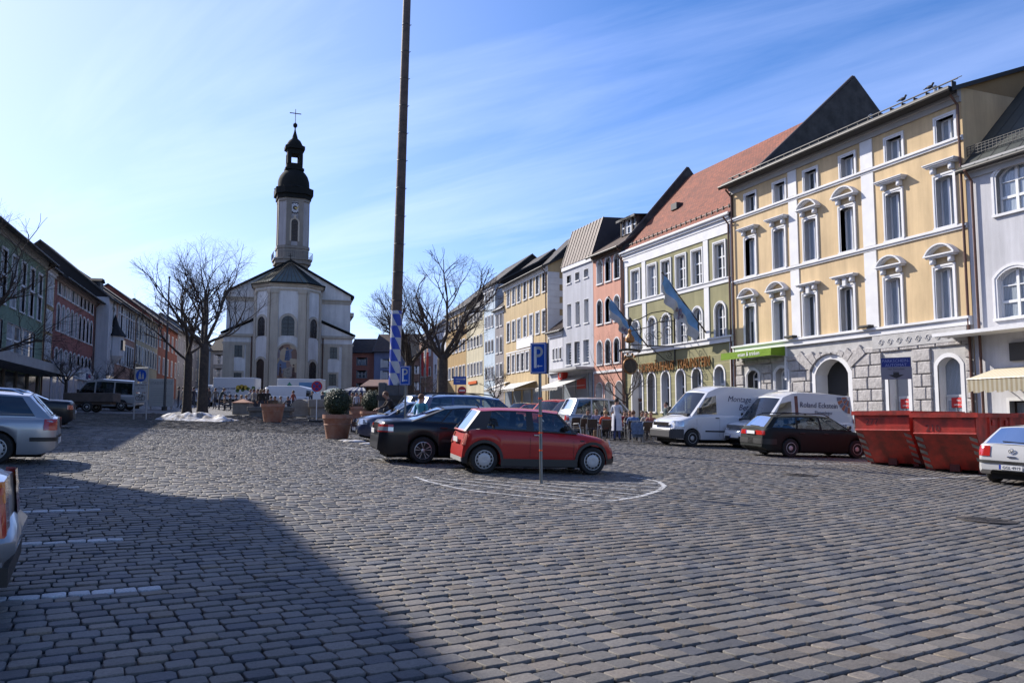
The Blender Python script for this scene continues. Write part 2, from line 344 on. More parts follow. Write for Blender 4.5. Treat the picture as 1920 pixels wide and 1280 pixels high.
def stones(Y0, Y1, name, lod, sd):
    rng = np.random.default_rng(sd); cx = []; cy = []; an = []; hl = []; hw = []; pt = []
    for j in range(int(5 / PITCH), int(70 / PITCH)):
        r = j * PITCH; n = int(3.1 * r / .188); ph = rng.uniform(0, .2)
        lens = rng.uniform(.155, .225, n + 1); s = ph + np.cumsum(lens) / r
        mid = -math.pi + .05 + s
        a = mid; x = CC[0] + r * np.cos(a); y = CC[1] + r * np.sin(a)
        k = (y > Y0) & (y < Y1) & (np.abs(x) < (.70 if not lod else .66) * y + 1.6)
        ln = lens / 2 * .5 + np.roll(lens, -1) / 2 * .5
        painted = np.zeros(n + 1)
        for (jj, a0, a1) in PAINT:
            if jj == j: painted[(a > a0) & (a < a1)] = 1
        cx.append(x[k]); cy.append(y[k]); an.append(a[k] + math.pi / 2); hl.append(lens[k] / 2); hw.append(np.full(k.sum(), PITCH / 2)); pt.append(painted[k])
    cx, cy, an, hl, hw, pt = map(np.concatenate, (cx, cy, an, hl, hw, pt)); N = len(cx)
    # the real spacing follows the cumulative sum, so centre on the middle of each length
    a_shift = hl / np.hypot(cx - CC[0], cy - CC[1]); dxx, dyy = cx - CC[0], cy - CC[1]
    c, s_ = np.cos(-a_shift), np.sin(-a_shift); cx = CC[0] + dxx * c - dyy * s_; cy = CC[1] + dxx * s_ + dyy * c; an = an - a_shift
    cor = np.array([(-1, -.68), (-.82, -1), (.82, -1), (1, -.68), (1, .68), (.82, 1), (-.82, 1), (-1, .68)])
    jit = 1 + rng.uniform(-.06, .02, (N, 8, 2))
    gap = .008
    out = cor[None] * np.stack([hl - .0035, hw - .008], 1)[:, None] * jit
    inn = out * np.array([.95, .92])
    ca, sa = np.cos(an + rng.normal(0, .02, N)), np.sin(an + rng.normal(0, .02, N))
    def rot(p): return p[..., 0] * ca[:, None] - p[..., 1] * sa[:, None] + cx[:, None], p[..., 0] * sa[:, None] + p[..., 1] * ca[:, None] + cy[:, None]
    h = rng.normal(0, .0028, N); tx = rng.normal(0, .012, N); ty = rng.normal(0, .016, N)
    if lod:      # small in the picture: eight-cornered stones
        o4 = out[:, (0, 2, 4, 6)]; x4, y4 = rot(np.stack([np.sign(o4[..., 0]) * (hl - .006)[:, None], np.sign(o4[..., 1]) * (hw - .010)[:, None]], -1) * 1.0)
        base = GX * cx + GY * cy; V = np.zeros((N, 8, 3)); V[:, :4, 0] = x4; V[:, :4, 1] = y4; V[:, :4, 2] = (base - .04)[:, None]; V[:, 4:, 0] = x4; V[:, 4:, 1] = y4; V[:, 4:, 2] = (base + h)[:, None] + o4[..., 0] * tx[:, None] + o4[..., 1] * ty[:, None]
        F = [(0, 1, 5, 4), (1, 2, 6, 5), (2, 3, 7, 6), (3, 0, 4, 7), (4, 5, 6, 7)]; quads = (np.array(F)[None] + (np.arange(N) * 8)[:, None, None]).reshape(-1); tris = np.zeros(0, int); nv = 8
        return finish(name, V, quads, tris, N, nv, rng, pt)
    V = np.zeros((N, 25, 3))
    ox, oy = rot(out); ix, iy = rot(inn); base = GX * cx + GY * cy
    V[:, 0:8, 0] = ox; V[:, 0:8, 1] = oy; V[:, 0:8, 2] = (base - .04)[:, None]
    V[:, 8:16, 0] = ox; V[:, 8:16, 1] = oy; V[:, 8:16, 2] = (base + h - .0065)[:, None] + out[..., 0] * tx[:, None] + out[..., 1] * ty[:, None]
    V[:, 16:24, 0] = ix; V[:, 16:24, 1] = iy; V[:, 16:24, 2] = (base + h - .0006)[:, None] + inn[..., 0] * tx[:, None] + inn[..., 1] * ty[:, None] + rng.normal(0, .0009, (N, 8))
    V[:, 24, 0] = cx; V[:, 24, 1] = cy; V[:, 24, 2] = base + h + .0006
    F = []
    for i in range(8):
        k = (i + 1) % 8; F.append((i, k, 8 + k, 8 + i)); F.append((8 + i, 8 + k, 16 + k, 16 + i))
    T = [(16 + i, 16 + (i + 1) % 8, 24) for i in range(8)]
    off = (np.arange(N) * 25)[:, None, None]
    quads = (np.array(F)[None] + off).reshape(-1); tris = (np.array(T)[None] + off).reshape(-1)
    return finish(name, V, quads, tris, N, 25, rng, pt)
def finish(name, V, quads, tris, N, nv, rng, pt):
    me = bpy.data.meshes.new(name); me.vertices.add(N * nv); me.vertices.foreach_set('co', V.reshape(-1))
    loops = np.concatenate([quads, tris]); me.loops.add(len(loops)); me.loops.foreach_set('vertex_index', loops.astype(np.int32))
    nq, ntri = len(quads) // 4, len(tris) // 3
    st = np.concatenate([np.arange(nq) * 4, nq * 4 + np.arange(ntri) * 3]); me.polygons.add(nq + ntri)
    me.polygons.foreach_set('loop_start', st.astype(np.int32)); me.polygons.foreach_set('use_smooth', np.concatenate([np.full(nq, nv > 8), np.zeros(ntri, bool)]))
    me.update(calc_edges=True)
    pal = np.array([(.150, .143, .136), (.172, .158, .145), (.125, .126, .132), (.195, .172, .15), (.090, .093, .105), (.155, .145, .135), (.178, .15, .12)])
    ci = rng.choice(len(pal), N, p=[.24, .2, .17, .12, .11, .12, .04]); c_ = pal[ci] * np.array([.78, .765, .75]) * rng.uniform(.78, 1.15, (N, 1))
    c_[pt > 0] = np.array([.44, .44, .45]) * rng.uniform(.8, 1.05, (int(pt.sum()), 1))
    A = np.ones((N, nv, 4)); A[..., :3] = c_[:, None]; A[:, 0:(8 if nv > 8 else 4), :3] = .03
    at = me.color_attributes.new('stone', 'FLOAT_COLOR', 'POINT'); at.data.foreach_set('color', A.reshape(-1))
    me.materials.append(M_STONE); o = link(name, me); tag(o, kind='structure'); return N
print('stones', stones(1.5, 33, 'paving', 0, 3), stones(33, FARY - .3, 'paving_far', 1, 4))
# painted island in front of the red car, worn road paint
pw = bpy.data.materials.new('worn_road_paint'); pw.use_nodes = True; n = pw.node_tree.nodes; l = pw.node_tree.links
b = n['Principled BSDF']; b.inputs['Base Color'].default_value = (.55, .55, .55, 1); b.inputs['Roughness'].default_value = .7
t = n.new('ShaderNodeTexCoord'); no = n.new('ShaderNodeTexNoise'); no.inputs['Scale'].default_value = 9; no.inputs['Detail'].default_value = 8; no.inputs['Roughness'].default_value = .7; l.new(t.outputs['Object'], no.inputs[0])
rr = n.new('ShaderNodeValToRGB'); rr.color_ramp.elements[0].position = .38; rr.color_ramp.elements[1].position = .57; rr.color_ramp.elements[0].color = (.0, .0, .0, 1); rr.color_ramp.elements[1].color = (.85, .85, .85, 1)
l.new(no.outputs[0], rr.inputs[0]); l.new(rr.outputs[0], b.inputs['Alpha'])
def stroke(mb, pts, w, lift=.009):
    P = [G(*p) for p in pts]
    for i in range(len(P) - 1):
        a, b2 = P[i], P[i + 1]; d = (b2 - a).normalized(); nn = Vector((-d.y, d.x, 0)) * w / 2
        k = max(1, int((b2 - a).length / .3))
        for q in range(k):
            s0, s1 = a.lerp(b2, q / k), a.lerp(b2, (q + 1) / k)
            mb.add([(v.x, v.y, gz(v.x, v.y) + lift) for v in (s0 - nn, s1 - nn, s1 + nn, s0 + nn)], [(0, 1, 2, 3)])
mk = MB()
stroke(mk, [(778, 894), (800, 902), (850, 914), (900, 922), (1000, 932), (1100, 939), (1150, 939), (1200, 931), (1235, 920), (1246, 911), (1235, 903), (1210, 898), (1180, 894)], .10)
for s_, e_ in (((830, 897), (1170, 934)), ((890, 898), (1200, 928)), ((960, 901), (1225, 921)), ((1040, 903), (1238, 914)), ((1100, 902), (1240, 907)), ((800, 899), (1110, 936))):
    stroke(mk, [s_, ((s_[0] + e_[0]) / 2, (s_[1] + e_[1]) / 2), e_], .07)
for s_, e_ in (((1390, 868), (1560, 870)), ((1690, 899), (1900, 888)), ((195, 812), (420, 815)), ((640, 838), (700, 845)), ((700, 858), (745, 868)), ((1480, 866), (1700, 873)), ((900, 820), (1000, 822)), ((60, 772), (140, 770)), ((60, 790), (140, 788))):
    stroke(mk, [s_, e_], .10, .004 + (0.001 if G(*s_).y < FARY else .004))
tag(mk.build('road_marking', pw), kind='structure')
# manhole covers and a round repair patch in the paving
for (px, py, r_) in ((1500, 890, .42), (1850, 975, .42)):
    p = G(px, py); mb = MB(); mb.lathe([(.001, .012), (r_ * .62, .012), (r_ * .66, .004), (r_ * .7, .012), (r_, .010), (r_, -.03)], 28)
    for k in range(6): mb.box(-r_ * .55, r_ * .55, -r_ * .5 + k * r_ * .2, -r_ * .46 + k * r_ * .2, .012, .018)
    o = mb.build('manhole_cover', mat('cast_iron', (.05, .04, .034), .7, .3, 12, .3, 30)); o.location = (p.x, p.y, p.z)
    o.rotation_euler = (math.atan(GY), -math.atan(GX), .6)
    tag(o, 'small rusty iron manhole cover in the cobbles towards the dark estate car' if px == 1500 else 'larger iron manhole cover in the cobbles nearer the silver hatchback', 'manhole')
# ------------------------------------------------------------------ windows and doors
def outline(w, h, rise, n=10):
    """opening outline from bottom left over the top to bottom right"""
    p = [(-w / 2, 0), (-w / 2, h - rise)]
    if rise > .01:
        r = (w * w / 4 + rise * rise) / (2 * rise); a = math.asin(min(1, w / 2 / r)); cz = h - r
        if rise > w / 2 - .01: a = math.pi / 2; r = w / 2; cz = h - r
        for i in range(1, n): t_ = -a + 2 * a * i / n; p.append((r * math.sin(t_), cz + r * math.cos(t_)))
    else: pass
    p += [(w / 2, h - rise), (w / 2, 0)]
    return p
def grow(p, d, bot=0):
    """same outline moved outwards by d"""
    n = len(p); q = []
    for i in range(n):
        a = Vector(p[max(i - 1, 0)]); b = Vector(p[i]); c = Vector(p[min(i + 1, n - 1)])
        t1 = (b - a).normalized() if i > 0 else (c - b).normalized(); t2 = (c - b).normalized() if i < n - 1 else t1
        n1 = Vector((-t1.y, t1.x)); n2 = Vector((-t2.y, t2.x)); m = (n1 + n2)
        m = m / max(.3, m.dot(n1)) if m.length > 1e-6 else n1
        q.append((b.x + m.x * d, b.y + m.y * d))
    q[0] = (q[0][0], -bot); q[-1] = (q[-1][0], -bot); return q
WC = {}
STY = dict(reveal=.2, sur=.14, proud=.045, trim=WHITE, sash=SASH, bars=1, hbars=(.66,), ped=None, sill=True, pane=PANE, fr=.06, bw=.045)
def window_mesh(w, h, rise, st):
    key = (round(w, 2), round(h, 2), round(rise, 2), tuple(sorted((k, v.name if hasattr(v, 'name') else v) for k, v in st.items())))
    if key in WC: return WC[key]
    s = dict(STY); s.update(st); m = MB(); o = outline(w, h, rise); d = s['reveal']
    m.mat(0)
    if s['sur'] > 0:
        q = grow(o, s['sur']); q1 = grow(o, s['sur'] * .45)
        if s.get('sq'):
            sq = lambda p, g_: [(p[0][0], p[0][1])] + [(max(-w / 2 - g_, min(w / 2 + g_, x * (1 + 2.6 * g_ / w) if 1 < i < len(p) - 2 else (-9 if i == 1 else 9))), h + g_) for i, (x, z) in enumerate(p) if 0 < i < len(p) - 1] + [(p[-1][0], p[-1][1])]
            q = sq(q, s['sur']); q1 = sq(q1, s['sur'] * .45)
        m.ribbon(o, q, -s['proud'], .02)
        if s['sur'] > .12: m.ribbon(q1, q, -s['proud'] - .03, -s['proud'])
    m.ribbon([(x, z) for x, z in grow(o, .0)], grow(o, .02), -.001, d + .05)
    for i in range(len(o) - 1):                                       # reveal
        a, b = o[i], o[i + 1]; m.add([(a[0], -s['proud'] if s['sur'] > 0 else 0, a[1]), (b[0], -s['proud'] if s['sur'] > 0 else 0, b[1]), (b[0], d, b[1]), (a[0], d, a[1])], [(0, 3, 2, 1)])
    m.add([(-w / 2, 0, 0), (w / 2, 0, 0), (w / 2, d, 0), (-w / 2, d, 0)], [(0, 1, 2, 3)])
    if s['sill']: m.box(-w / 2 - s['sur'] * .9 - .03, w / 2 + s['sur'] * .9 + .03, -s['proud'] - .07, .06, -.09, .012)
    W2 = w / 2 + s['sur']; zt = h + s['sur']
    if s['ped'] in ('flat', 'arc', 'key'):
        zp = zt + (.30 if s['ped'] != 'key' else .30)
        m.mat(0)
        for sg in (-1, 1):
            m.bbox(sg * (W2 - .12) - .09, sg * (W2 - .12) + .09, -.24, .0, zt + .04, zp, .02)      # brackets
            m.ball((sg * (W2 - .12), -.20, zt + .10), .085, 8, 6)
        if s['ped'] == 'key': m.bbox(-.13, .13, -.20, 0, zt - .12, zp, .02)
        m.box(-W2 - .14, W2 + .14, -.28, 0, zp, zp + .07); m.box(-W2 - .20, W2 + .20, -.36, 0, zp + .07, zp + .13)
        if s['ped'] == 'arc':
            o2 = outline(2 * W2 + .40, .46, .46 - 1e-3, 12); R2 = [(x, z + zp + .13) for x, z in o2]; R1 = [(x * .80, zp + .13 + (z * .74)) for x, z in o2]; R3 = [(x * .9, zp + .13 + z * .87) for x, z in o2]
            m.ribbon(R1, R2, -.24, 0); m.ribbon(R3, R2, -.33, -.23)
        elif s['ped'] == 'flat': m.box(-W2 - .24, W2 + .24, -.40, 0, zp + .13, zp + .17)
    # sash
    m.mat(1); f = s['fr']; inn = grow(o, -f); inn[0] = (inn[0][0], f); inn[-1] = (inn[-1][0], f)
    oo = list(o); m.ribbon(inn, oo, d - .05, d + .04); m.box(-w / 2, w / 2, d - .05, d + .04, 0, f)
    nb = s['bars']
    for k in range(nb):
        x = -w / 2 + w * (k + 1) / (nb + 1); bw = s['bw'] * (1.5 if (nb % 2 and k == nb // 2) else .7)
        zt_ = h - rise + (rise * math.sqrt(max(0, 1 - (2 * x / w) ** 2))) - .02
        m.box(x - bw, x + bw, d - .07, d + .03, f * .5, zt_)
    for fr_ in s['hbars']:
        bw = s['bw'] * (1.3 if fr_ == s['hbars'][0] else .55); m.box(-w / 2 + .02, w / 2 - .02, d - .062, d + .02, h * fr_ - bw, h * fr_ + bw)
    fm_ = m.mesh('window', [s['trim'], s['sash']])
    p = MB(); p.add([(x, d + .0, z) for x, z in o], [tuple(range(len(o) - 1, -1, -1))]); pm = p.mesh('pane', s['pane'])
    WC[key] = (fm_, pm); return WC[key]
def door_mesh(w, h, rise, st):
    key = ('door', round(w, 2), round(h, 2), round(rise, 2), st.get('leaf', 'x'), st.get('reveal', .3), st.get('trimn', ''))
    if key in WC: return WC[key]
    d = st.get('reveal', .3); m = MB(); o = outline(w, h, rise); sur = st.get('sur', .14); q = grow(o, sur)
    m.ribbon(o, q, -.05, .02)
    for i in range(len(o) - 1): a, b = o[i], o[i + 1]; m.add([(a[0], -.05, a[1]), (b[0], -.05, b[1]), (b[0], d, b[1]), (a[0], d, a[1])], [(0, 3, 2, 1)])
    fm_ = m.mesh('door_frame', [st.get('trim', WHITE)])
    p = MB(); zt = min(h - rise, 2.3) if h > 2.7 else h - rise
    leaf = st.get('leafm', mat('dark_door_wood', (.07, .035, .02), .5, .2, 6))
    p.mat(0); p.add([(x, d, z) for x, z in o], [tuple(range(len(o) - 1, -1, -1))])
    for k in (-1, 1):
        p.mat(1); p.box(k * w / 4 - w * .22, k * w / 4 + w * .22, d - .05, d - .01, .03, zt)
        p.mat(2); p.box(k * w / 4 - w * .15, k * w / 4 + w * .15, d - .056, d - .045, 1.0, zt - .15)
    p.mat(1); p.box(-w / 2, w / 2, d - .06, d - .005, zt, zt + .1)
    pm = p.mesh('door_leaf', [PANE, leaf, PANE]); WC[key] = (fm_, pm); return WC[key]

def put(parent, o):
    """place one opening's frame and pane under its building"""
    st = o.get('st', {})
    if o.get('kind') == 'door':
        f, p = door_mesh(o['w'], o['h'], o['rise'], st); a = link('door', f, parent); b = link('door_leaf', p, a)
    elif o.get('kind') == 'void': return
    else:
        f, p = window_mesh(o['w'], o['h'], o['rise'], st); a = link('window', f, parent); b = link('pane', p, a)
    a.location = (o['u'], o.get('y', 0), o['z']); return a
def wall_front(m, L, z0, z1, ops, u0=0, y=0):
    us = {u0, L}; zs = {z0, z1}
    for o in ops:
        us |= {o['u'] - o['w'] / 2, o['u'] + o['w'] / 2}; zs |= {o['z'], o['z'] + o['h']}
    us = sorted(x for x in us if u0 <= x <= L); zs = sorted(z for z in zs if z0 <= z <= z1)
    for i in range(len(us) - 1):
        if us[i + 1] - us[i] < 1e-4: continue
        uc = (us[i] + us[i + 1]) / 2; run = None
        for j in range(len(zs)):
            blocked = True
            if j < len(zs) - 1:
                zc = (zs[j] + zs[j + 1]) / 2
                blocked = any(abs(uc - o['u']) < o['w'] / 2 and o['z'] < zc < o['z'] + o['h'] for o in ops)
            if not blocked and run is None: run = zs[j]
            if blocked and run is not None:
                m.add([(us[i], y, run), (us[i + 1], y, run), (us[i + 1], y, zs[j]), (us[i], y, zs[j])], [(0, 1, 2, 3)]); run = None
    for o in ops:
        if o['rise'] > .01:
            p = outline(o['w'], o['h'], o['rise'])[1:-1]; w = o['w']; h = o['h']; k = len(p) // 2; b = (o['u'], y, o['z'])
            L_ = [(-w / 2, h)] + p[:k + 1] + [(p[k][0], h)]
            m.add([(b[0] + x, y, b[2] + z) for x, z in L_], [tuple(range(len(L_)))])
            R_ = [(p[k][0], h)] + p[k:] + [(w / 2, h)]
            m.add([(b[0] + x, y, b[2] + z) for x, z in R_], [tuple(range(len(R_)))])
def roof_quad(m, a, b, c, d):
    """a-b eave, d-c ridge; uv in metres"""
    a, b, c, d = map(Vector, (a, b, c, d)); L = (b - a).length; H = (d - a).length
    m.quad(a, b, c, d, [(0, 0), (L, 0), (L, H), (0, H)])
def house(name, label, F, wall, ztop, ops, depth=11, roof='gable', rdep=5.5, rh=4.5, rmat=None, over=.5, bands=(), group=None, trim=WHITE, cornice=True,
          pipe=None, zb=None, cat='building', ends=None, endmat=None, fascia=None, gutter=DARK, snow=False):
    z0 = (F.base() if zb is None else zb) - .3; H = ztop - z0
    r = root(name, label, cat, (F.p0.x, F.p0.y, z0), F.rot, group); r['z0'] = 0; del r['z0']; L = F.L
    for o in ops: o['z'] -= z0
    m = MB(); wall_front(m, L, 0, H, ops)
    m.quad((0, depth, 0), (0, 0, 0), (0, 0, H), (0, depth, H)); m.quad((L, 0, 0), (L, depth, 0), (L, depth, H), (L, 0, H)); m.quad((L, depth, 0), (0, depth, 0), (0, depth, H), (L, depth, H))
    m.mat(1)
    if roof == 'gable':
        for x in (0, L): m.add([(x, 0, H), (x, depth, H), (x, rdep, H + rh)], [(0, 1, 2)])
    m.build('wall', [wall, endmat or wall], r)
    # dark rooms behind the openings so that nothing shows through
    m = MB(); m.box(.3, L - .3, .75, depth - .3, .05, H - .05); m.build('inner_wall', mat('unlit_room', (.03, .03, .032), .9, 0), r)
    for o in ops: put(r, o)
    rm = rmat or TILE_BROWN; roofo = None
    if roof == 'gable':
        m = MB(); k = rh / rdep; e = over
        roof_quad(m, (-.12, -e, H - e * k + .12), (L + .12, -e, H - e * k + .12), (L + .12, rdep, H + rh + .12), (-.12, rdep, H + rh + .12))
        k2 = rh / (depth - rdep)
        roof_quad(m, (L + .12, depth + .3, H - .3 * k2 + .12), (-.12, depth + .3, H - .3 * k2 + .12), (-.12, rdep, H + rh + .12), (L + .12, rdep, H + rh + .12))
        m.mat(1)
        for x in (-.12, L + .12):
            a = [(x, -e, H - e * k - .06), (x, -e, H - e * k + .13), (x, rdep, H + rh + .13), (x, depth + .3, H - .3 * k2 + .13), (x, depth + .3, H - .3 * k2 - .06), (x, rdep, H + rh - .06)]
            sg = -.08 if x < 0 else .08
            m.add(a + [(x + sg, y, z) for x, y, z in a], [(0, 1, 2, 5), (5, 2, 3, 4), (6, 11, 8, 7), (11, 10, 9, 8), (1, 7, 8, 2), (2, 8, 9, 3), (0, 5, 11, 6), (5, 4, 10, 11)])
        m.add([(-.12, -e, H - e * k - .02), (L + .12, -e, H - e * k - .02), (L + .12, 0, H - .02), (-.12, 0, H - .02)], [(3, 2, 1, 0)])
        roofo = m.build('roof', [rm, DARK], r)
        g_ = MB(); zg = H - e * k + .06; g_.tube([(-.12, -e - .05, zg), (L + .12, -e - .05, zg)], .075, 8); g_.build('gutter', gutter, r)
    elif roof == 'flat':
        m = MB(); m.box(-.1, L + .1, -over, depth, H, H + .25); roofo = m.build('roof', [rm], r)
    if cornice:
        m = MB(); m.box(0, L, -.22, 0, H - .38, H - .02); m.box(0, L, -.10, 0, H - .62, H - .38); m.build('cornice', fascia or trim, r)
    if bands:
        m = MB()
        for b in bands: m.box(b[0], b[1], -b[4], 0, b[2] - z0, b[3] - z0)
        m.build('moulding', trim, r)
    for u in (pipe or ()):
        m = MB(); m.tube([(u, -.5, H - .35), (u, -.12, H - .75), (u, -.12, 1.0), (u, -.12, 0)], .055, 8); m.build('downpipe', PIPE, r)
    return r, z0, roofo
def row(F, cols, zpx, rise=0, st=None, cpy=None, winset=.14, ww=None, kind=None, zb=None):
    """openings of one storey: cols are picture columns (left, right) of the surrounds; zpx = (column, top, bottom)"""
    zt = F.z(zpx[0], zpx[1]) - winset; z0 = F.z(zpx[0], zpx[2]) if zb is None else zb; py = (zpx[1] + zpx[2]) / 2 if cpy is None else cpy
    # columns further along: heights follow perspective, so evaluate u near that row's own picture height
    res = []
    uu = []
    for a, b in cols:
        yy = py
        for _ in range(3):
            u0, u1 = F.u(a, yy), F.u(b, yy)
            P = F.p0 + F.t * ((u0 + u1) / 2); dep = P.y * math.cos(TH); yy = 785 - FPX * ((zt + z0) / 2 - EYE) / P.y
        uu.append((u0, u1))
    w = ww or (sum(b - a for a, b in uu) / len(uu) - 2 * winset)
    for a, b in uu:
        d = dict(u=(a + b) / 2, z=z0, w=w, h=zt - z0, rise=(rise if rise >= 0 else w / 2 - .001), st=dict(st or {}))
        if kind: d['kind'] = kind
        res.append(d)
    return res
def chimney(parent, x, y, z, w=.8, d=.6, h=1.6, m_=None):
    m = MB(); m.mat(0); m.box(x - w / 2, x + w / 2, y - d / 2, y + d / 2, z - 1.5, z + h); m.mat(1); m.box(x - w / 2 - .08, x + w / 2 + .08, y - d / 2 - .08, y + d / 2 + .08, z + h, z + h + .12)
    return m.build('chimney', [m_ or mat('chimney_plaster', (.12, .10, .09), .9, .2, 2), DARK], parent)
def dormer(parent, u, y, z, w=1.5, h=1.3, dep=2.2, wallm=None, rm=None, shed=False):
    m = MB(); m.mat(0); m.box(u - w / 2, u - w / 2 + .16, y, y + dep, z, z + h); m.box(u + w / 2 - .16, u + w / 2, y, y + dep, z, z + h); m.box(u - w / 2, u + w / 2, y + .25, y + dep, z, z + h)
    m.mat(1)
    if shed: m.add([(u - w / 2 - .2, y - .3, z + h), (u + w / 2 + .2, y - .3, z + h), (u + w / 2 + .2, y + dep, z + h + .35), (u - w / 2 - .2, y + dep, z + h + .35)], [(0, 1, 2, 3)]); m.box(u - w / 2 - .2, u + w / 2 + .2, y - .3, y - .22, z + h - .16, z + h + .02)
    else:
        m.prism([(u - w / 2 - .15, z + h), (u + w / 2 + .15, z + h), (u, z + h + w * .42)], y - .15, y + dep)
    d = m.build('dormer', [wallm or DARK, rm or TILE_DARK], parent)
    f, p = window_mesh(w - .34, h - .12, 0, dict(reveal=.1, sur=0, bars=1, hbars=(.5,), sill=False, fr=.05)); a = link('dormer_window', f, d); a.location = (u, y + .02, z + .05)
    b = link('pane', p, d); b.location = (u, y + .02, z + .05); return d

# ------------------------------------------------------------------ right-hand row of houses
DR = vdir(344)                       # direction of the row, away from the camera
PR = Vector((18.9, 34.0))            # a point on it
def rp_(px, py=700): return hit(PR, DR, px, py)
def fac_r(pl, pr): return Fac(rp_(pl), rp_(pr))
ST_Y = dict(sq=1, reveal=.30, sur=.15, proud=.05, bars=1, hbars=(), fr=.06, bw=.04)
# --- tall yellow house
F = fac_r(1379, 1829)
zt = F.z(1750, 186)
C6 = [(1396, 1420), (1448.3, 1476.2), (1505.3, 1536), (1572.8, 1607), (1657, 1697), (1750, 1796.4)]
yel = stucco('yellow_stucco', (.69, .51, .29), .05)
ops = row(F, C6, (1750, 222.3, 274), 0, dict(ST_Y, hbars=()), winset=.17)
r3 = row(F, C6, (1750, 330, 431), .07, ST_Y, winset=.17)
r2 = row(F, C6, (1750, 498.7, 600), .07, ST_Y, winset=.17)
for i, o in enumerate(r3): o['st']['ped'] = 'arc' if i in (2, 3) else 'flat'
for i, o in enumerate(r2): o['st']['ped'] = 'key' if i in (2, 3) else 'arc'
gw = row(F, [(1399.6, 1427), (1452, 1482)], (1399.6, 690, 735), .28, dict(reveal=.4, sur=.16, bars=1, hbars=(.6,)), winset=.16, cpy=710)
gate = row(F, [(1526, 1600)], (1526, 668, 740), .75, dict(reveal=.9, leaf='gate', sur=.26), winset=.22, cpy=720, kind='door', zb=F.base())
gd = row(F, [(1664, 1711), (1756, 1812)], (1756, 664, 740), .35, dict(reveal=.42, leaf='shopdoor', leafm=mat('white_door_paint', (.6, .6, .6), .4, 0), sur=.18), winset=.16, cpy=720, kind='door', zb=F.base() + .1)
zc = F.z(1825, 606); za = F.z(1750, 277); zm = F.z(1750, 438)
bands = [(0, F.L, zc - .05, zc + .22, .16), (0, F.L, zc + .22, zc + .32, .26), (0, F.L, za - .12, za + .10, .07), (0, F.L, za - .02, za + .06, .13), (0, F.L, zm - .10, zm + .12, .07), (0, F.L, zm, zm + .08, .13)]
for a, b_, py in ((1483, 1499, 500), (1620, 1643, 450)):
    u0, u1 = F.u(a, py), F.u(b_, py); bands += [(u0, u1, zc + .34, zm - .13, .052), (u0, u1, zm + .14, za - .14, .052), (u0, u1, za + .12, zt - .64, .052)]
YH, yz0, yroof = house('yellow_house', 'tall yellow four-storey house with rough stone ground floor and white window pediments', F, yel, zt, ops + r3 + r2 + gw + gate + gd,
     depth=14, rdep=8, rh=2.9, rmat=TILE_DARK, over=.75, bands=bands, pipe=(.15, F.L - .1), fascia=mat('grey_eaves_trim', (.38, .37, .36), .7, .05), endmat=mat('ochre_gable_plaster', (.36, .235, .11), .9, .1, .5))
# eaves boarding, snow guard and vents of the yellow roof
k = 2.9 / 8; H = zt - yz0; m = MB(); m.box(.02, F.L - .02, -.70, -.24, H - .26, H - .02); m.build('eaves', DARK, YH)
m = MB()
m.tube([(0, -.15, H + .38), (F.L, -.15, H + .38)], .03, 5); m.tube([(0, .1, H + .52), (F.L, .1, H + .52)], .02, 5)
for i in range(24): x = .3 + i * (F.L - .6) / 23; m.box(x - .012, x + .012, -.16, .1, H + .05, H + .38)
m.build('snow_guard', DARK, yroof)
for u in (9.8, 13.6): 
    m = MB(); m.tube([(u, 1.2, H + .5), (u, 1.2, H + 1.05)], .07, 8); m.lathe([(.001, .12), (.13, .02), (.13, 0)], 8, Matrix.Translation((u, 1.2, H + 1.05))); m.build('vent_pipe', STEEL, yroof)
# rusticated ground floor: rough blocks course by course
rust = mat('rough_hewn_stone', (.50, .475, .46), .9, .22, 5, 1.0, 9, col2=(.34, .32, .31))
smooth_st = mat('smooth_grey_stone', (.50, .49, .48), .85, .12, 2, .2, 20)
m = MB(); ztg = zc - .05 - yz0; crs = .56; zz = .35; rng = random.Random(2); gops = gw + gate + gd; ci_ = 0
while zz < ztg - .5:
    h = min(crs, ztg - .5 - zz)
    u = -.4 * (ci_ % 2)
    while u < F.L:
        w_ = rng.uniform(.85, 1.35); a, b_ = max(u, .12), min(u + w_, F.L - .12); segs = [(a, b_)]
        for o in gops:
            if o['z'] - .2 < zz + h and zz < o['z'] + o['h'] + .26:
                lo, hi = o['u'] - o['w'] / 2 - .28, o['u'] + o['w'] / 2 + .28; ns = []
                for (x0, x1) in segs:
                    if hi <= x0 or lo >= x1: ns.append((x0, x1))
                    else:
                        if x0 < lo: ns.append((x0, lo))
                        if hi < x1: ns.append((hi, x1))
                segs = ns
        for x0, x1 in segs:
            if x1 - x0 > .15: m.bbox(x0 + .018, x1 - .018, -.11 - rng.uniform(0, .025), .0, zz + .018, zz + h - .018, .035)
        u += w_
    zz += crs; ci_ += 1
m.build('rusticated_stonework', rust, YH)
m = MB(); wall_front(m, F.L, .0, ztg, [dict(o, w=o['w'] + .1, h=o['h'] + .05) for o in gops], y=-.02); m.build('stone_backing', smooth_st, YH)
m = MB(); m.box(F.u(1640, 650), F.L - .2, -.14, 0, ztg - .62, ztg - .02)
rng = random.Random(5); uu = F.u(1650, 640)
while uu < F.L - .8:                                         # carved scroll frieze
    for a in (0, math.pi):
        m.tube([(uu + .2 + .16 * math.cos(a + t_ * .5) * (1 - t_ / 14), -.15, ztg - .33 + .16 * math.sin(a + t_ * .5) * (1 - t_ / 14)) for t_ in range(11)], .022, 4)
    uu += .52
m.build('frieze', smooth_st, YH)
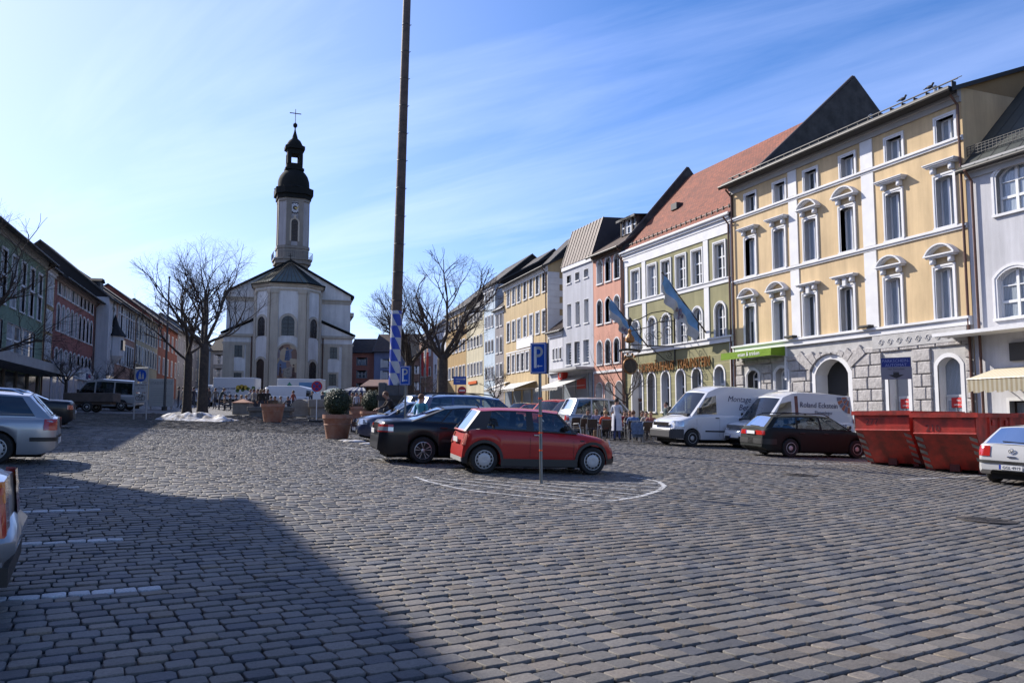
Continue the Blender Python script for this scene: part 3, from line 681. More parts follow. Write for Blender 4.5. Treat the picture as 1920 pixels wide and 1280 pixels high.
# keystone fan over the gate
m = MB(); o = gate[0]; cx_, cz_ = o['u'], o['z'] + o['h'] - o['w'] * .62; R0 = o['w'] * .74
for i in range(9):
    a0, a1 = R(-58 + i * 13), R(-58 + i * 13 + 11.5); R1 = min(R0 + 1.25, (ztg - .55 - cz_) / max(.4, math.cos((a0 + a1) / 2)))
    m.prism([(cx_ + r_ * math.sin(a), cz_ + r_ * math.cos(a)) for r_, a in ((R0, a0), (R1, a0), (R1, a1), (R0, a1))], -.17 if i != 4 else -.24, 0)
m.build('arch_stones', rust, YH)
# red posters in the two shop doors
for o in gd:
    m = MB(); u_, z_ = o['u'] + .12, o['z'] + 1.85; m.mat(0); m.box(u_ - .38, u_ + .34, .33, .345, z_, z_ + .42)
    text_into(m, 'Wir', .13, upright(u_ - .02, .328, z_ + .25), 1); text_into(m, 'ziehen um.', .115, upright(u_ - .02, .328, z_ + .09), 1)
    m.mat(1); m.box(u_ - .36, u_ - .12, .33, .342, z_ - .75, z_ - .35)
    pz = m.build('poster', [mat('red_poster', (.55, .02, .02), .5, 0), mat('white_print', (.8, .8, .8), .6, 0)], YH)
# green shop awning
u0, u1 = F.u(1380, 665), F.u(1476, 660); zA = F.z(1379, 664); zB = zA - .42
gm = mat('lime_awning_cloth', (.30, .50, .035), .8, .05, 1)
m = MB(); m.mat(0); m.prism([(0, 0), (0, 0)], 0, 0) if False else None
a = zA - yz0; m.add([(u0, -.02, a + .12), (u1, -.02, a + .12), (u1, -1.05, a), (u0, -1.05, a)], [(3, 2, 1, 0)]); m.add([(u0, -1.05, a), (u1, -1.05, a), (u1, -1.08, a - .4), (u0, -1.08, a - .4)], [(3, 2, 1, 0), (0, 1, 2, 3)])
m.add([(u1, -.02, a + .12), (u1, -.02, a - .4), (u1, -1.08, a - .4), (u1, -1.05, a)], [(0, 1, 2, 3), (3, 2, 1, 0)]); m.mat(2); m.box(u1 - .1, u1 + .05, -.14, -.0, a - 1.7, a + .1)
text_into(m, 'essen & trinken', .32, upright((u0 + u1) / 2 + .35, -1.095, a - .30), 1, xs=.95)
m.build('awning', [gm, mat('white_print', (.8, .8, .8)), WHITE], YH)
for u_ in (F.u(1490, 632), F.u(1632, 612)):
    m = MB(); m.bbox(u_ - .35, u_ + .35, -.45, -.1, zc + .36 - yz0, zc + .48 - yz0, .03); m.build('wall_lamp', DARK, YH)
# green house -----------------------------------------------------------------
F = fac_r(1172, 1377.5)
zt = F.z(1330, 411); grn = stucco('olive_green_stucco', (.31, .29, .15), .08)
ST_G = dict(reveal=.22, sur=.15, proud=.05, bars=1, hbars=(.62, .3), fr=.06, bw=.035)
ops = row(F, [(1184, 1201), (1214, 1232.8), (1239.8, 1259.5), (1267, 1288), (1296, 1320), (1337.4, 1363)], (1337.4, 455.5, 525), 0, ST_G, winset=.15)
r2 = row(F, [(1185, 1200), (1214.5, 1233), (1240.7, 1259.5), (1269.4, 1287.6), (1297.5, 1320), (1338.8, 1364.4)], (1345, 565, 637), .42, ST_G, winset=.15)
ar = row(F, [(1214, 1230.5), (1240, 1257.4), (1267, 1286.7), (1297, 1318), (1338, 1362)], (1345, 683, 770), -1, dict(reveal=.42, sur=.12, bars=1, hbars=(.6,)), winset=.12, cpy=740)
dr = row(F, [(1185, 1207)], (1190, 693, 770), -1, dict(reveal=.5, leaf='restaurant', leafm=mat('reddish_door_wood', (.10, .03, .015), .5, .2, 5), sur=.14), winset=.12, kind='door', cpy=740, zb=F.base())
zc = F.z(1379, 634.5); zs = F.z(1337, 531)
bands = [(0, F.L, zc - .14, zc + .14, .12), (0, F.L, zc + .14, zc + .24, .2), (0, F.L, zs - .16, zs + .08, .06), (0, F.L, zs + .08, zs + .15, .11), (0, F.L, zt - 1.25, zt - .62, .06)]
for a, b_, py in ((1172, 1178, 560), (1205, 1211.7, 560), (1320, 1329, 500), (1371, 1377.6, 500)):
    u0, u1 = max(F.u(a, py), 0), min(F.u(b_, py), F.L); bands += [(u0, u1, zc + .26, zs - .18, .055), (u0, u1, zs + .17, zt - 1.27, .055)]
bands.append((F.L - .35, F.L, F.base(), zc - .16, .055))
GH, gz0, groof = house('green_house', 'olive green restaurant house with white pilasters, arched ground floor and steep red tiled roof', F, grn, zt, ops + r2 + ar + dr, depth=11.6, rdep=5.8, rh=PY(1497, 234, 51.2).z - zt,
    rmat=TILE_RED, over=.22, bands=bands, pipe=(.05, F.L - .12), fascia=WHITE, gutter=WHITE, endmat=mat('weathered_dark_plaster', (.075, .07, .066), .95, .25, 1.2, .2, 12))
H = zt - gz0
# firewalls standing proud of the tiles at both ends
fw = mat('weathered_dark_plaster', (.075, .07, .066))
RH = PY(1497, 234, 51.2).z - zt
for x, dd, hh, h0 in ((-.25, 5.8, RH + .8, .45), (F.L - .05, 9.75, PY(1583, 152, 52.7).z - zt, .95)):
    m = MB(); pr = [(-.1, H + h0), (dd, H + hh), (2 * dd, H - .1)]; vs = [(x, y, z) for y, z in pr] + [(x + .3, y, z) for y, z in pr]
    m.add(vs, [(0, 1, 2), (5, 4, 3), (0, 3, 4, 1), (1, 4, 5, 2), (2, 5, 3, 0)]); m.box(x + .002, x + .298, -.098, 2 * dd - .1, H - .4, H - .1); m.add([(x + .298, -.1, H - .3), (x + .298, -.1, H + h0), (x + .298, 2 * dd, H - .1), (x + .298, 2 * dd, H - .3)], [(3, 2, 1, 0)]); m.mat(1)
    m.tube([(x + .15, -.1, H + h0), (x + .15, dd, H + hh + .08)], .12, 6); m.tube([(x + .15, 2 * dd, H - .02), (x + .15, dd, H + hh + .08)], .12, 6)
    m.build('firewall', [fw, mat('verge_metal', (.05, .035, .03), .6, 0)], groof)
m = MB()
for i in range(22): x = .4 + i * (F.L - .8) / 21; m.box(x - .03, x + .03, .15, .25, H + .18, H + .55)
m.tube([(.2, .2, H + .45), (F.L - .2, .2, H + .45)], .03, 5); m.build('snow_guard', DARK, groof)
for (u_, y_) in ((3.6, 2.6),): 
    m = MB(); z_ = H + y_ + .16; m.bbox(u_ - .4, u_ + .4, y_ - .5, y_ + .5, z_ - .25, z_ + .25, .04, None); m.build('skylight', DARK, groof)
# joints scored in the ground floor plaster
m = MB(); gops = ar + dr
for k in range(1, 9):
    z_ = (zc - gz0) - .3 - k * .52
    if z_ < .3: break
    u = 0.0; cuts = sorted([(o['u'] - o['w'] / 2 - .14, o['u'] + o['w'] / 2 + .14) for o in gops if z_ < o['z'] + o['h'] + .12 and z_ > o['z']])
    for a, b_ in cuts + [(F.L, F.L)]:
        if a - u > .05: m.box(u, a, -.006, 0, z_ - .015, z_ + .015)
        u = max(u, b_)
m.build('joint_lines', mat('pale_joint', (.45, .43, .22), .9, 0), GH)
# gilt lettering
m = MB(); um = (F.u(1205, 690) + F.u(1334, 668)) / 2; zl = F.z(1334, 676) - gz0
text_into(m, 'HOFBRÄUHAUS  TRAUNSTEIN', .92, upright(um - .1, -.12, zl - .32), 0, depth=.04, xs=.86 * (F.u(1334, 668) - F.u(1204, 690)) / (10.3 * .92 / .62) if False else 1.0)
vv = np.array(m.v); w0 = vv[:, 0].max() - vv[:, 0].min(); want = F.u(1334, 668) - F.u(1202, 690); cxx = (vv[:, 0].max() + vv[:, 0].min()) / 2
um2 = (F.u(1334, 668) + F.u(1202, 690)) / 2
m.v = [(um2 + (x - cxx) * want / w0, y, z) for x, y, z in m.v]
m.build('gilt_lettering', mat('tarnished_gold', (.42, .19, .05), .45, .25, 8, metal=.35), GH)
# semicircular box awnings' shadow makers are not needed; wrought iron sign bracket
def curl(m, c, r0, turns, y, sgn=1, rad=.02, n=18, start=0):
    m.tube([(c[0] + sgn * r0 * (1 - t_ / n * .85) * math.cos(start + turns * 2 * math.pi * t_ / n), y(c[0]) if callable(y) else y, c[1] + r0 * (1 - t_ / n * .85) * math.sin(start + turns * 2 * math.pi * t_ / n)) for t_ in range(n + 1)], rad, 4)
m = MB(); ub = F.u(1265, 600); zb0 = F.z(1265, 650) - gz0; arm = 3.4
# bracket leaves the wall at ub and reaches out over the square along -y
def out(pts, rad): m.tube([(ub + .02 * i, -p[0], p[1]) for i, p in enumerate(pts)], rad, 5)
out([(.05, zb0 - 1.2), (.05, zb0 + 2.2)], .045); out([(.05, zb0), (arm, zb0 + .02)], .035); out([(.05, zb0 + 2.1), (.8, zb0 + 2.35), (1.8, zb0 + 2.15), (2.7, zb0 + 1.7), (arm, zb0 + 1.5)], .035)
out([(.05, zb0 - 1.1), (.8, zb0 - .9), (1.5, zb0 - .4), (2.0, zb0)], .03); out([(.1, zb0 + 1.7), (1.2, zb0 + 1.6), (2.1, zb0 + 1.2), (arm, zb0 + .9)], .03)
for i, (a, h, r_) in enumerate(((.5, 1.0, .42), (1.25, .75, .38), (1.0, 1.75, .25), (2.0, .55, .3), (.45, -.55, .28), (1.9, 1.65, .25), (2.7, .95, .28), (.4, 2.0, .3))):
    m.tube([(ub, -(a + r_ * (1 - t_ / 20 * .8) * math.cos((-1) ** i * (t_ * .48) + i)), zb0 + h + r_ * (1 - t_ / 20 * .8) * math.sin((-1) ** i * (t_ * .48) + i)) for t_ in range(21)], .022, 4)
br_ = m.build('sign_bracket', mat('wrought_iron', (.03, .025, .02), .6, .1), GH)
m = MB(); a = arm
m.mat(0); m.lathe([(.001, -.07), (.4, -.07), (.46, 0), (.4, .07), (.001, .07)], 20, Matrix.Translation((ub, -a, zb0 - 1.35)) @ Matrix.Rotation(R(90), 4, 'Y'))
m.tube([(ub, -a, zb0 + .2), (ub, -a, zb0 - 3.0 + 2.0)], .03, 5)
m.tube([(ub, -a + .75 * math.cos(t_ * math.pi / 8), zb0 - .42 + .12 * math.sin(t_ * math.pi / 8)) for t_ in range(9)], .09, 5)
m.mat(1); m.tube([(ub, -a + .5 * math.cos(t_ * math.pi / 10), zb0 - 1.35 + .5 * math.sin(t_ * math.pi / 10)) for t_ in range(21)], .05, 5)
m.lathe([(.001, .95), (.12, .8), (.1, .6), (.3, .3), (.32, .1), (.2, 0)], 10, Matrix.Translation((ub, -a, zb0 + .15)))
for k in range(6): a_ = k * 1.05; m.ball((ub, -a + .34 * math.cos(a_), zb0 - .75 + .18 * math.sin(a_)), .09, 6, 4)
m.mat(0); m.lathe([(.001, .7), (.18, .5), (.12, .2), (.02, 0)], 8, Matrix.Translation((ub, -a, zb0 + 1.15)))
m.build('hanging_sign', [mat('wrought_iron', (.03, .025, .02)), mat('tarnished_gold', (.42, .19, .05))], br_)
# flags
def flag(px0, py0, reach, Lp, label, wdt, seed):
    """pole leaning out and up from the facade; cloth hangs from it"""
    u_, z_ = F.at(px0, py0); z_ -= gz0
    base = Vector((u_, 0, z_)); tip = base + Vector((reach[0], -reach[1], reach[2])).normalized() * Lp
    Mw = Matrix.Translation((F.p0.x, F.p0.y, gz0)) @ Matrix.Rotation(F.rot, 4, 'Z')
    b_, t_ = Mw @ base, Mw @ tip; r_ = root('flag', label, 'flag', b_, F.rot); 
    m = MB(); d = tip - base; m.tube([(0, 0, 0), d], [.05, .03], 7); m.ball(d, .07, 8, 6); m.build('flagpole', mat('dark_pole_wood', (.05, .03, .02), .5, .1), r_)
    m = MB(); n = 22; k = 8; rg = random.Random(seed); vs = []
    for i in range(n + 1):
        p = d * (.98 - i / n * .80)
        for j in range(k + 1):
            f_ = j / k; drop = wdt * f_; w_ = .17 * math.sin(i * .9 + seed) * f_ + .07 * math.sin(i * .45 + j * .9)
            v = p + Vector((-.30 * drop + w_, -.05 * drop + w_ * .5, -drop * .93)) * 1.0
            vs.append(v)
    fs = []
    for j in range(k):
        for i in range(n): fs.append((i * (k + 1) + j, i * (k + 1) + j + 1, (i + 1) * (k + 1) + j + 1, (i + 1) * (k + 1) + j))
    for j in range(k):
        m.mat(0 if j < k / 2 else 1)
        m.add([], [])
    o0 = len(m.v); m.v.extend([tuple(v) for v in vs])
    for q, f_ in enumerate(fs): m.f.append(tuple(x + o0 for x in f_)); m.m.append(0 if (q // n) < k / 2 else 1)
    # small crest near the middle of the cloth
    m.build('flag_cloth', [mat('blue_flag_cloth', (.16, .36, .66), .7, .1, 3), mat('white_flag_cloth', (.50, .52, .55), .7, .1, 3)], r_, smooth=180)
    m = MB(); p = d * .50; m.mat(0)
    for (a, c_, s_) in ((0, .55, .26), (.28, .62, .16), (-.26, .6, .16), (0, .9, .14)): 
        q = p + Vector((-.30 * c_ - .12, -.05 * c_ - .16, -c_ * .93)) + d.normalized() * a; m.ball(q, s_, 8, 6, (1, .25, 1))
    m.build('crest', mat('crest_ochre', (.35, .2, .12), .7, .3, 9, col2=(.12, .16, .3)), r_)
flag(1325, 625, (-.25, 2.3, 2.9), 4.7, 'blue and white flag on a slanting pole beside the gilt lettering of the green house', 1.25, 1)
flag(1219, 655, (-.2, 2.6, 3.0), 4.7, 'blue and white flag hanging between the pink house and the iron sign', 1.0, 2)
# pink house ------------------------------------------------------------------
F = fac_r(1114, 1171.5); zt = F.z(1150, 463); pk = stucco('salmon_pink_stucco', (.66, .33, .24), .05)
ST_P = dict(reveal=.3, sur=.13, proud=.02, bars=1, hbars=(.5, .25, .75), fr=.05, bw=.03)
cA = [(1118.7, 1130.8), (1134.7, 1146.3), (1150.5, 1163.7)]
ops = row(F, cA, (1150.5, 475, 524), .32, ST_P) + row(F, cA, (1150.5, 553, 602), .32, ST_P) + row(F, cA, (1150.5, 632, 680), .32, ST_P)
gr = row(F, [(1118, 1131), (1134, 1150), (1155, 1169)], (1150, 714, 775), -1, dict(reveal=.6, leaf='pinkarch', sur=.04), winset=.05, kind='door', cpy=740, zb=F.base())
zc = F.z(1114, 699)
PH, z0, pr_ = house('pink_house', 'narrow salmon pink house with three arched windows per floor and two roof dormers', F, pk, zt, ops + gr, depth=15, rdep=7.6, rh=5.2, rmat=TILE_BROWN, over=.55,
    bands=[(0, F.L, zc - .08, zc + .1, .1)], pipe=(F.L - .1,), fascia=mat('brown_eaves', (.14, .10, .08), .7, .1))
for px_, py_ in ((1154, 436), (1177, 425)):
    dormer(pr_, F.u(px_, py_) - 1.3 * (px_ > 1160) - .6, 1.3, zt - z0 + 1.1, 1.9, 1.25, 3.6, shed=True, wallm=mat('dark_dormer_boards', (.05, .035, .03), .8, .1), rm=DARK)
# pale grey house with a mansard ---------------------------------------------
F = fac_r(1056, 1113.5); zt = F.z(1090, 489); gy = stucco('pale_grey_stucco', (.50, .51, .56), .04)
ST_S = dict(reveal=.28, sur=.03, proud=.01, bars=0, hbars=(.25, .5, .75, .12, .38, .62, .88), fr=.05, bw=.02)
c1 = [(1063, 1071.3), (1079, 1087), (1095, 1104)]
ops = row(F, [(1062.5, 1071), (1078, 1087), (1095, 1103)], (1095, 505, 521.5), 0, ST_S, winset=.03) + row(F, c1, (1095, 561, 606), 0, dict(ST_S, hbars=(.88,)), winset=.03) + row(F, [(1061, 1071.5), (1077, 1087.3), (1093.4, 1104.7)], (1093, 637, 680), 0, ST_S, winset=.03)
AH, z0, ar_ = house('grey_house', 'pale grey flat-fronted house with brown metal mansard roof and grey slab canopy above its shop', F, gy, zt, ops, depth=13, roof='none', cornice=False)
H = zt - z0; m = MB(); bm = mat('brown_seam_metal', (.13, .085, .075), .7, .15, 1.5)
m.mat(0); m.add([(0, -.15, H), (F.L, -.15, H), (F.L, 1.0, H + 3.3), (0, 1.0, H + 3.3)], [(0, 1, 2, 3)])
m.mat(1); m.add([(0, -.15, H), (0, 1.0, H + 3.3), (0, 13, H + 3.3), (0, 13, H)], [(0, 1, 2, 3)]); m.add([(F.L, -.15, H), (F.L, 13, H), (F.L, 13, H + 3.9), (F.L, 1, H + 3.3)], [(0, 1, 2, 3)]); m.add([(0, 1, H + 3.3), (F.L, 1, H + 3.3), (F.L, 13, H + 3.9), (0, 13, H + 3.3)], [(0, 1, 2, 3)])
m.mat(2)
for i in range(11): x = F.L * i / 10; m.tube([(x, -.17, H), (x, .98, H + 3.34)], .03, 4)
m.build('mansard_roof', [bm, mat('dark_slate_cladding', (.045, .04, .045), .7, .1), mat('seam_dark', (.07, .045, .04), .5, 0)], AH)
m = MB(); m.box(0, F.L, -.12, 0, H - .35, H + .02); m.build('cornice', WHITE, AH)
zc = F.z(1100, 693) - z0; m = MB(); m.box(-.2, F.L + .05, -1.6, 0, zc - .02, zc + .16); m.build('canopy', mat('concrete_canopy', (.42, .42, .42), .8, .1), AH)
m = MB(); m.mat(0); m.box(.1, F.L - .1, -.05, 0, .3, zc - .3)
m.mat(1); [m.box(x, x + .12, -.1, 0, .3, zc - .3) for x in (.1, 2.4, 4.8, F.L - .25)]; m.mat(2); m.box(2.8, 4.4, -.09, 0, zc - 1.5, zc - .7)
m.build('shopfront', [PANE, STEEL, mat('red_shop_sticker', (.5, .03, .02), .6, 0)], AH)
def awn(Fc, z0, ua, ub, zt_, zb_, dep, m_, name='awning', par=None, val=.25):
    m = MB(); a, c = zt_ - z0, zb_ - z0
    m.add([(ua, -.05, a), (ub, -.05, a), (ub, -dep, c), (ua, -dep, c)], [(3, 2, 1, 0)]); m.add([(ua, -.05, a - .03), (ub, -.05, a - .03), (ub, -dep, c - .03), (ua, -dep, c - .03)], [(0, 1, 2, 3)])
    n = int((ub - ua) / .25)
    for i in range(n):
        x0, x1 = ua + (ub - ua) * i / n, ua + (ub - ua) * (i + 1) / n; m.add([(x0, -dep, c), (x1, -dep, c), (x1, -dep, c - val * (1 if i % 2 else .85)), (x0, -dep, c - val)], [(0, 3, 2, 1), (0, 1, 2, 3)])
    m.tube([(ua, -dep, c - .02), (ub, -dep, c - .02)], .03, 5)
    for x in (ua + .2, ub - .2): m.tube([(x, -.05, a - .7), (x, -dep + .1, c - .08)], .02, 5)
    return m.build(name, m_, par)
cream_aw = mat('cream_awning_cloth', (.70, .68, .64), .8, .05, 1)
awn(F, z0, .0, F.L * .78, F.z(1090, 706), F.z(1085, 727), 2.6, cream_aw, par=AH)
m = MB(); m.mat(0); m.box(F.u(1056, 700), F.u(1056, 700) + .9, -.5, 0, F.z(1056, 712) - z0, F.z(1056, 697) - z0); m.mat(1); m.box(F.u(1056, 700) + .3, F.u(1056, 700) + .62, -.51, -.49, F.z(1056, 708) - z0, F.z(1056, 701) - z0); m.build('shop_sign', [mat('red_shop_sticker', (.5, .03, .02)), WHITE], AH)
# small low house between
PB = rp_(1030); F = Fac(PB, rp_(1055.5)); zt = F.z(1043, 619)
ops = row(F, [(1036, 1040.6), (1042.2, 1047), (1049, 1053.5)], (1042, 652, 674), 0, dict(reveal=.2, sur=.08, bars=0, hbars=(.5,)), winset=.08)
LH, z0, lr = house('low_house', 'low white house with brown metal roof squeezed between the grey and the long yellow house', F, stucco('white_stucco', (.66, .66, .70), .04), zt, ops, depth=5, roof='gable', rdep=4.6, rh=3.6, rmat=TILE_BROWN, over=.3, bands=[(0, F.L, F.z(1043, 700), F.z(1043, 696), .3)])
m = MB()
for i in range(9): x = F.L * i / 8; m.tube([(x, -.3, zt - z0 - .1), (x, 4.5, zt - z0 + 3.62)], .035, 4)
m.build('roof_seam', mat('seam_dark', (.07, .045, .04)), lr)
m = MB(); m.box(.1, F.L - .1, -.02, .0, .3, 3.2); m.build('shopfront', PANE, LH)
yh = stucco('warm_yellow_stucco', (.56, .42, .23), .05)
# further row, turned slightly ------------------------------------------------
DR2 = vdir(450); PQ = rp_(1030)
def fac2(pl, pr, back=0):
    o = Vector((DR2.y, -DR2.x)) * back; return Fac(hit(PQ + o, DR2, pl), hit(PQ + o, DR2, pr))
F = fac2(944.5, 1028); zt = F.z(1000, 509)
ST_Q = dict(reveal=.16, sur=.16, proud=.03, bars=1, hbars=(.25, .5, .75), fr=.05, bw=.03)
c7 = [(950.6, 957), (960.4, 966.9), (970, 977), (981.5, 988.5), (993, 999.8), (1004.8, 1012.4), (1017, 1024.5)]
ops = row(F, c7, (1017, 507.5, 548), 0, ST_Q) + row(F, c7, (1017, 580.6, 622.8), 0, ST_Q) + row(F, [(951, 957), (960, 966), (969, 975), (977, 984), (986, 993), (1002, 1010), (1014, 1022)], (951, 666, 700), 0, ST_Q)
YL, z0, _ = house('long_yellow_house', 'long yellow house of seven window bays with cream shop awnings and white notice board', F, yh, zt, ops, depth=12, rdep=6, rh=3.0, rmat=TILE_DARK, over=.5, pipe=(F.L - .25,),
    bands=[(F.u(949.5, 690), F.u(1024, 690), F.z(951, 664) - .0, F.z(951, 664) + .12, .05), (F.u(969.7, 645), F.u(1000, 645), F.z(970, 655), F.z(970, 637), .08)])
m = MB(); z_ = 4.0; k = 0
while z_ < zt - z0 - .9: m.box(F.L - .01, F.L + .05, -.05, 1.5 if k % 2 else 1.1, z_, z_ + .55); k += 1; z_ += .56
m.build('quoins', WHITE, YL)
awn(F, z0, F.u(958, 725), F.u(1006, 718), F.z(1000, 714), F.z(985, 730), 2.2, cream_aw, par=YL); awn(F, z0, F.u(946, 725), F.u(956, 725), F.z(950, 716), F.z(946, 731), 2.2, cream_aw, par=YL)
m = MB(); m.mat(0); [m.box(x, x + 2.2, -.03, 0, .3, 3.1) for x in (.6, 3.4, 6.4, 9.2)]; m.mat(1); [m.box(x - .12, x, -.05, 0, .3, 3.1) for x in (.6, 3.4, 6.4, 9.2, 11.5)]; m.build('shopfront', [PANE, STEEL], YL)
def simple2(name, label, pl, pr, ztp, colm, rws, **kw):
    F = fac2(pl, pr); zt = F.z(*ztp); ops = []
    for cols, zp, rise in rws: ops += row(F, cols, zp, rise, dict(reveal=.2, sur=.14, bars=1, hbars=(.5,), proud=.03))
    return house(name, label, F, colm, zt, ops, **kw) + (F,)
tall = dict(depth=17, rdep=8.5, rh=6.8, rmat=TILE_DARK, over=.3, endmat=TILE_DARK)
gh2, z0, gr2, F = simple2('taupe_house', 'grey-brown house with arched windows and small red awning at its dormer', 928, 945, (936, 578), stucco('taupe_stucco', (.27, .25, .26), .05),
    [([(930.5, 935), (937.5, 942.5)], (937.5, 582, 611), .3), ([(930.5, 935), (937.5, 942.5)], (937.5, 629, 661), .3), ([(930.5, 935), (937.5, 942.5)], (937.5, 680, 706), 0)], depth=17, rdep=8.5, rh=8.2, rmat=TILE_DARK, over=.3, endmat=TILE_DARK)
simple2('pale_blue_house', 'pale blue house with a projecting gabled bay at the top', 907.5, 928, (918, 537), stucco('ice_blue_stucco', (.50, .60, .70), .04),
    [([(910, 914), (915.7, 919.7), (921.5, 925.5)], (915, 548, 567), 0), ([(910, 914), (915.7, 919.7), (921.5, 925.5)], (915, 592, 615), 0), ([(910, 914), (915.7, 919.7), (921.5, 925.5)], (915, 637, 661), .2), ([(910, 914), (915.7, 919.7), (921.5, 925.5)], (915, 688, 712), 0)], depth=15, rdep=7.5, rh=4, rmat=TILE_DARK, over=.3, endmat=TILE_DARK)
c5 = [(876.5, 880.5), (882.5, 886.5), (888.5, 892.5), (894.5, 898.5), (900.5, 904.5)]
ch, z0, cr, F = simple2('cream_house', 'cream yellow house with white panels and orange shop sign low on its front', 874.5, 907, (890, 578), stucco('cream_yellow_stucco', (.60, .54, .38), .05),
    [(c5, (876.5, 590, 608), .2), (c5, (876.5, 634, 655), .2), (c5, (876.5, 682, 706), 0)], **tall)
m = MB(); m.box(F.u(880), F.u(895), -.15, 0, F.z(885, 720) - z0, F.z(885, 715) - z0); m.build('shop_sign', mat('orange_sign', (.65, .12, .02), .5, 0), ch)
c6_ = [(841, 845.5), (847.5, 852), (854, 858.5), (861, 865.5), (868, 872)]
simple2('ochre_house', 'broad ochre house partly hidden by the big tree on the right side of the square', 836, 874, (855, 582), stucco('ochre_stucco', (.44, .29, .12), .06),
    [(c6_, (841, 602, 622), 0), (c6_, (841, 645, 665), 0), (c6_, (841, 690, 712), 0)], **tall)
simple2('white_corner_house', 'white house behind the trunk of the big tree', 812, 836, (824, 612), stucco('white_stucco', (.66, .66, .70)), [([(815, 819), (822, 826), (829, 833)], (815, 640, 660), 0), ([(815, 819), (822, 826), (829, 833)], (815, 682, 702), 0)], **tall)
simple2('brown_street_house', 'dark brown-pink house at the narrow end of the right-hand row', 786, 812, (800, 628), stucco('brown_pink_stucco', (.30, .17, .13), .05), [([(789, 793), (796, 800), (804, 808)], (789, 655, 672), 0), ([(789, 793), (796, 800), (804, 808)], (789, 692, 708), 0)], **tall)
# white house at the right edge ------------------------------------------------
F = Fac(rp_(1830), rp_(3400)); zt = F.z(1915, 277); wh = stucco('white_grey_stucco', (.60, .60, .63), .05)
ST_W = dict(reveal=.22, sur=.2, proud=.04, bars=1, hbars=(.34, .67), fr=.07, bw=.04)
uA = F.u(1861, 365); uB = F.u(1868, 560); sp = 3.1
ops = []
for k in range(5):
    ops.append(dict(u=uA + .95 + k * sp, z=F.z(1861, 415) + .2, w=1.5, h=F.z(1861, 322) - F.z(1861, 415) - .1, rise=.36, st=ST_W))
    ops.append(dict(u=uB + .85 + k * sp, z=F.z(1868, 603) + .1, w=1.5, h=F.z(1868, 508) - F.z(1868, 603) - .1, rise=.36, st=ST_W))
gd2 = [dict(u=F.u(1907, 750) + .8, z=F.base() + .3, w=2.2, h=2.5, rise=0, st=dict(reveal=.3, sur=.12, bars=3, hbars=(.5, .25, .75), sash=mat('brown_sash', (.05, .035, .03), .5, 0), sill=False)), dict(u=F.u(1907, 750) + 5, z=F.base() + .3, w=2.2, h=2.5, rise=0, st=dict(reveal=.3, sur=.12, bars=3, hbars=(.5,), sill=False))]
WH, z0, wr = house('white_house', 'white house at the right edge with arched windows, flat canopy and dark roof', F, wh, zt, ops + gd2, depth=13, rdep=6.5, rh=6.6, rmat=mat('dark_green_sheet_roof', (.07, .08, .075), .55, .15, 1, metal=.3), over=.35, cornice=True,
    fascia=mat('pale_eaves', (.42, .41, .40), .8, .05), pipe=(.35,))
H = zt - z0; m = MB(); k = 6.6 / 6.5
for i in range(24): x = i * .62; m.tube([(x, -.3, H - .2), (x, 6.4, H + 6.6)], .03, 4)
m.build('roof_seam', DARK, wr)
m = MB()
for zo in (.25, .38, .5, .6): m.tube([(0, .15, H + .2 + zo), (15, .15, H + .2 + zo)], .014, 4)
for i in range(90): x = i * .17; m.box(x - .008, x + .008, .14, .16, H + .4, H + .8)
m.build('snow_guard', DARK, wr)
dormer(wr, F.u(1918, 220) + .75, 1.1, H + 1.25, 2.0, 1.9, 3, wallm=WHITE, rm=mat('dark_green_sheet_roof', (.07, .08, .075)))
m = MB(); zc = F.z(1860, 627) - z0; m.box(-.9, F.L, -1.3, 0, zc, zc + .14); m.build('canopy', WHITE, WH)
stripe = bpy.data.materials.new('striped_awning'); stripe.use_nodes = True; n = stripe.node_tree.nodes; l = stripe.node_tree.links; t = n.new('ShaderNodeTexCoord'); w_ = n.new('ShaderNodeTexWave'); w_.inputs['Scale'].default_value = 1.6; l.new(t.outputs['Object'], w_.inputs[0]); rr = n.new('ShaderNodeValToRGB'); rr.color_ramp.interpolation = 'CONSTANT'; rr.color_ramp.elements[1].position = .5
rr.color_ramp.elements[0].color = (.62, .58, .46, 1); rr.color_ramp.elements[1].color = (.48, .40, .26, 1); l.new(w_.outputs[0], rr.inputs[0]); l.new(rr.outputs[0], n['Principled BSDF'].inputs[0])
awn(F, z0, F.u(1872, 720), F.L - 2, F.z(1872, 690), F.z(1865, 712), 1.7, stripe, par=WH, val=.55)
m = MB(); u_ = F.u(1842, 760); z_ = F.base() - z0; m.mat(0); m.bbox(u_, u_ + .75, -.75, -.15, .05, z_ + 1.75, .03); m.mat(1); m.box(u_ + .08, u_ + .67, -.765, -.745, z_ + 1.25, z_ + 1.65); m.build('cash_machine', [mat('white_box_metal', (.6, .6, .6), .4, 0), mat('blue_screen_print', (.06, .22, .4), .3, .3, 6)], WH)
m = MB(); m.mat(0); m.box(F.u(1896, 655), F.u(1896, 655) + 1.2, -.12, -.02, F.z(1896, 677) - z0, F.z(1896, 643) - z0); m.build('display_case', DARK, WH)
YR_roof_corner = None
# chimney on yellow roof's far right
chimney(yroof, 15.6, 6.2, Fac(rp_(1379), rp_(1829)).z(1750, 186) - yz0 + 2.6, 1.1, .9, 1.5)
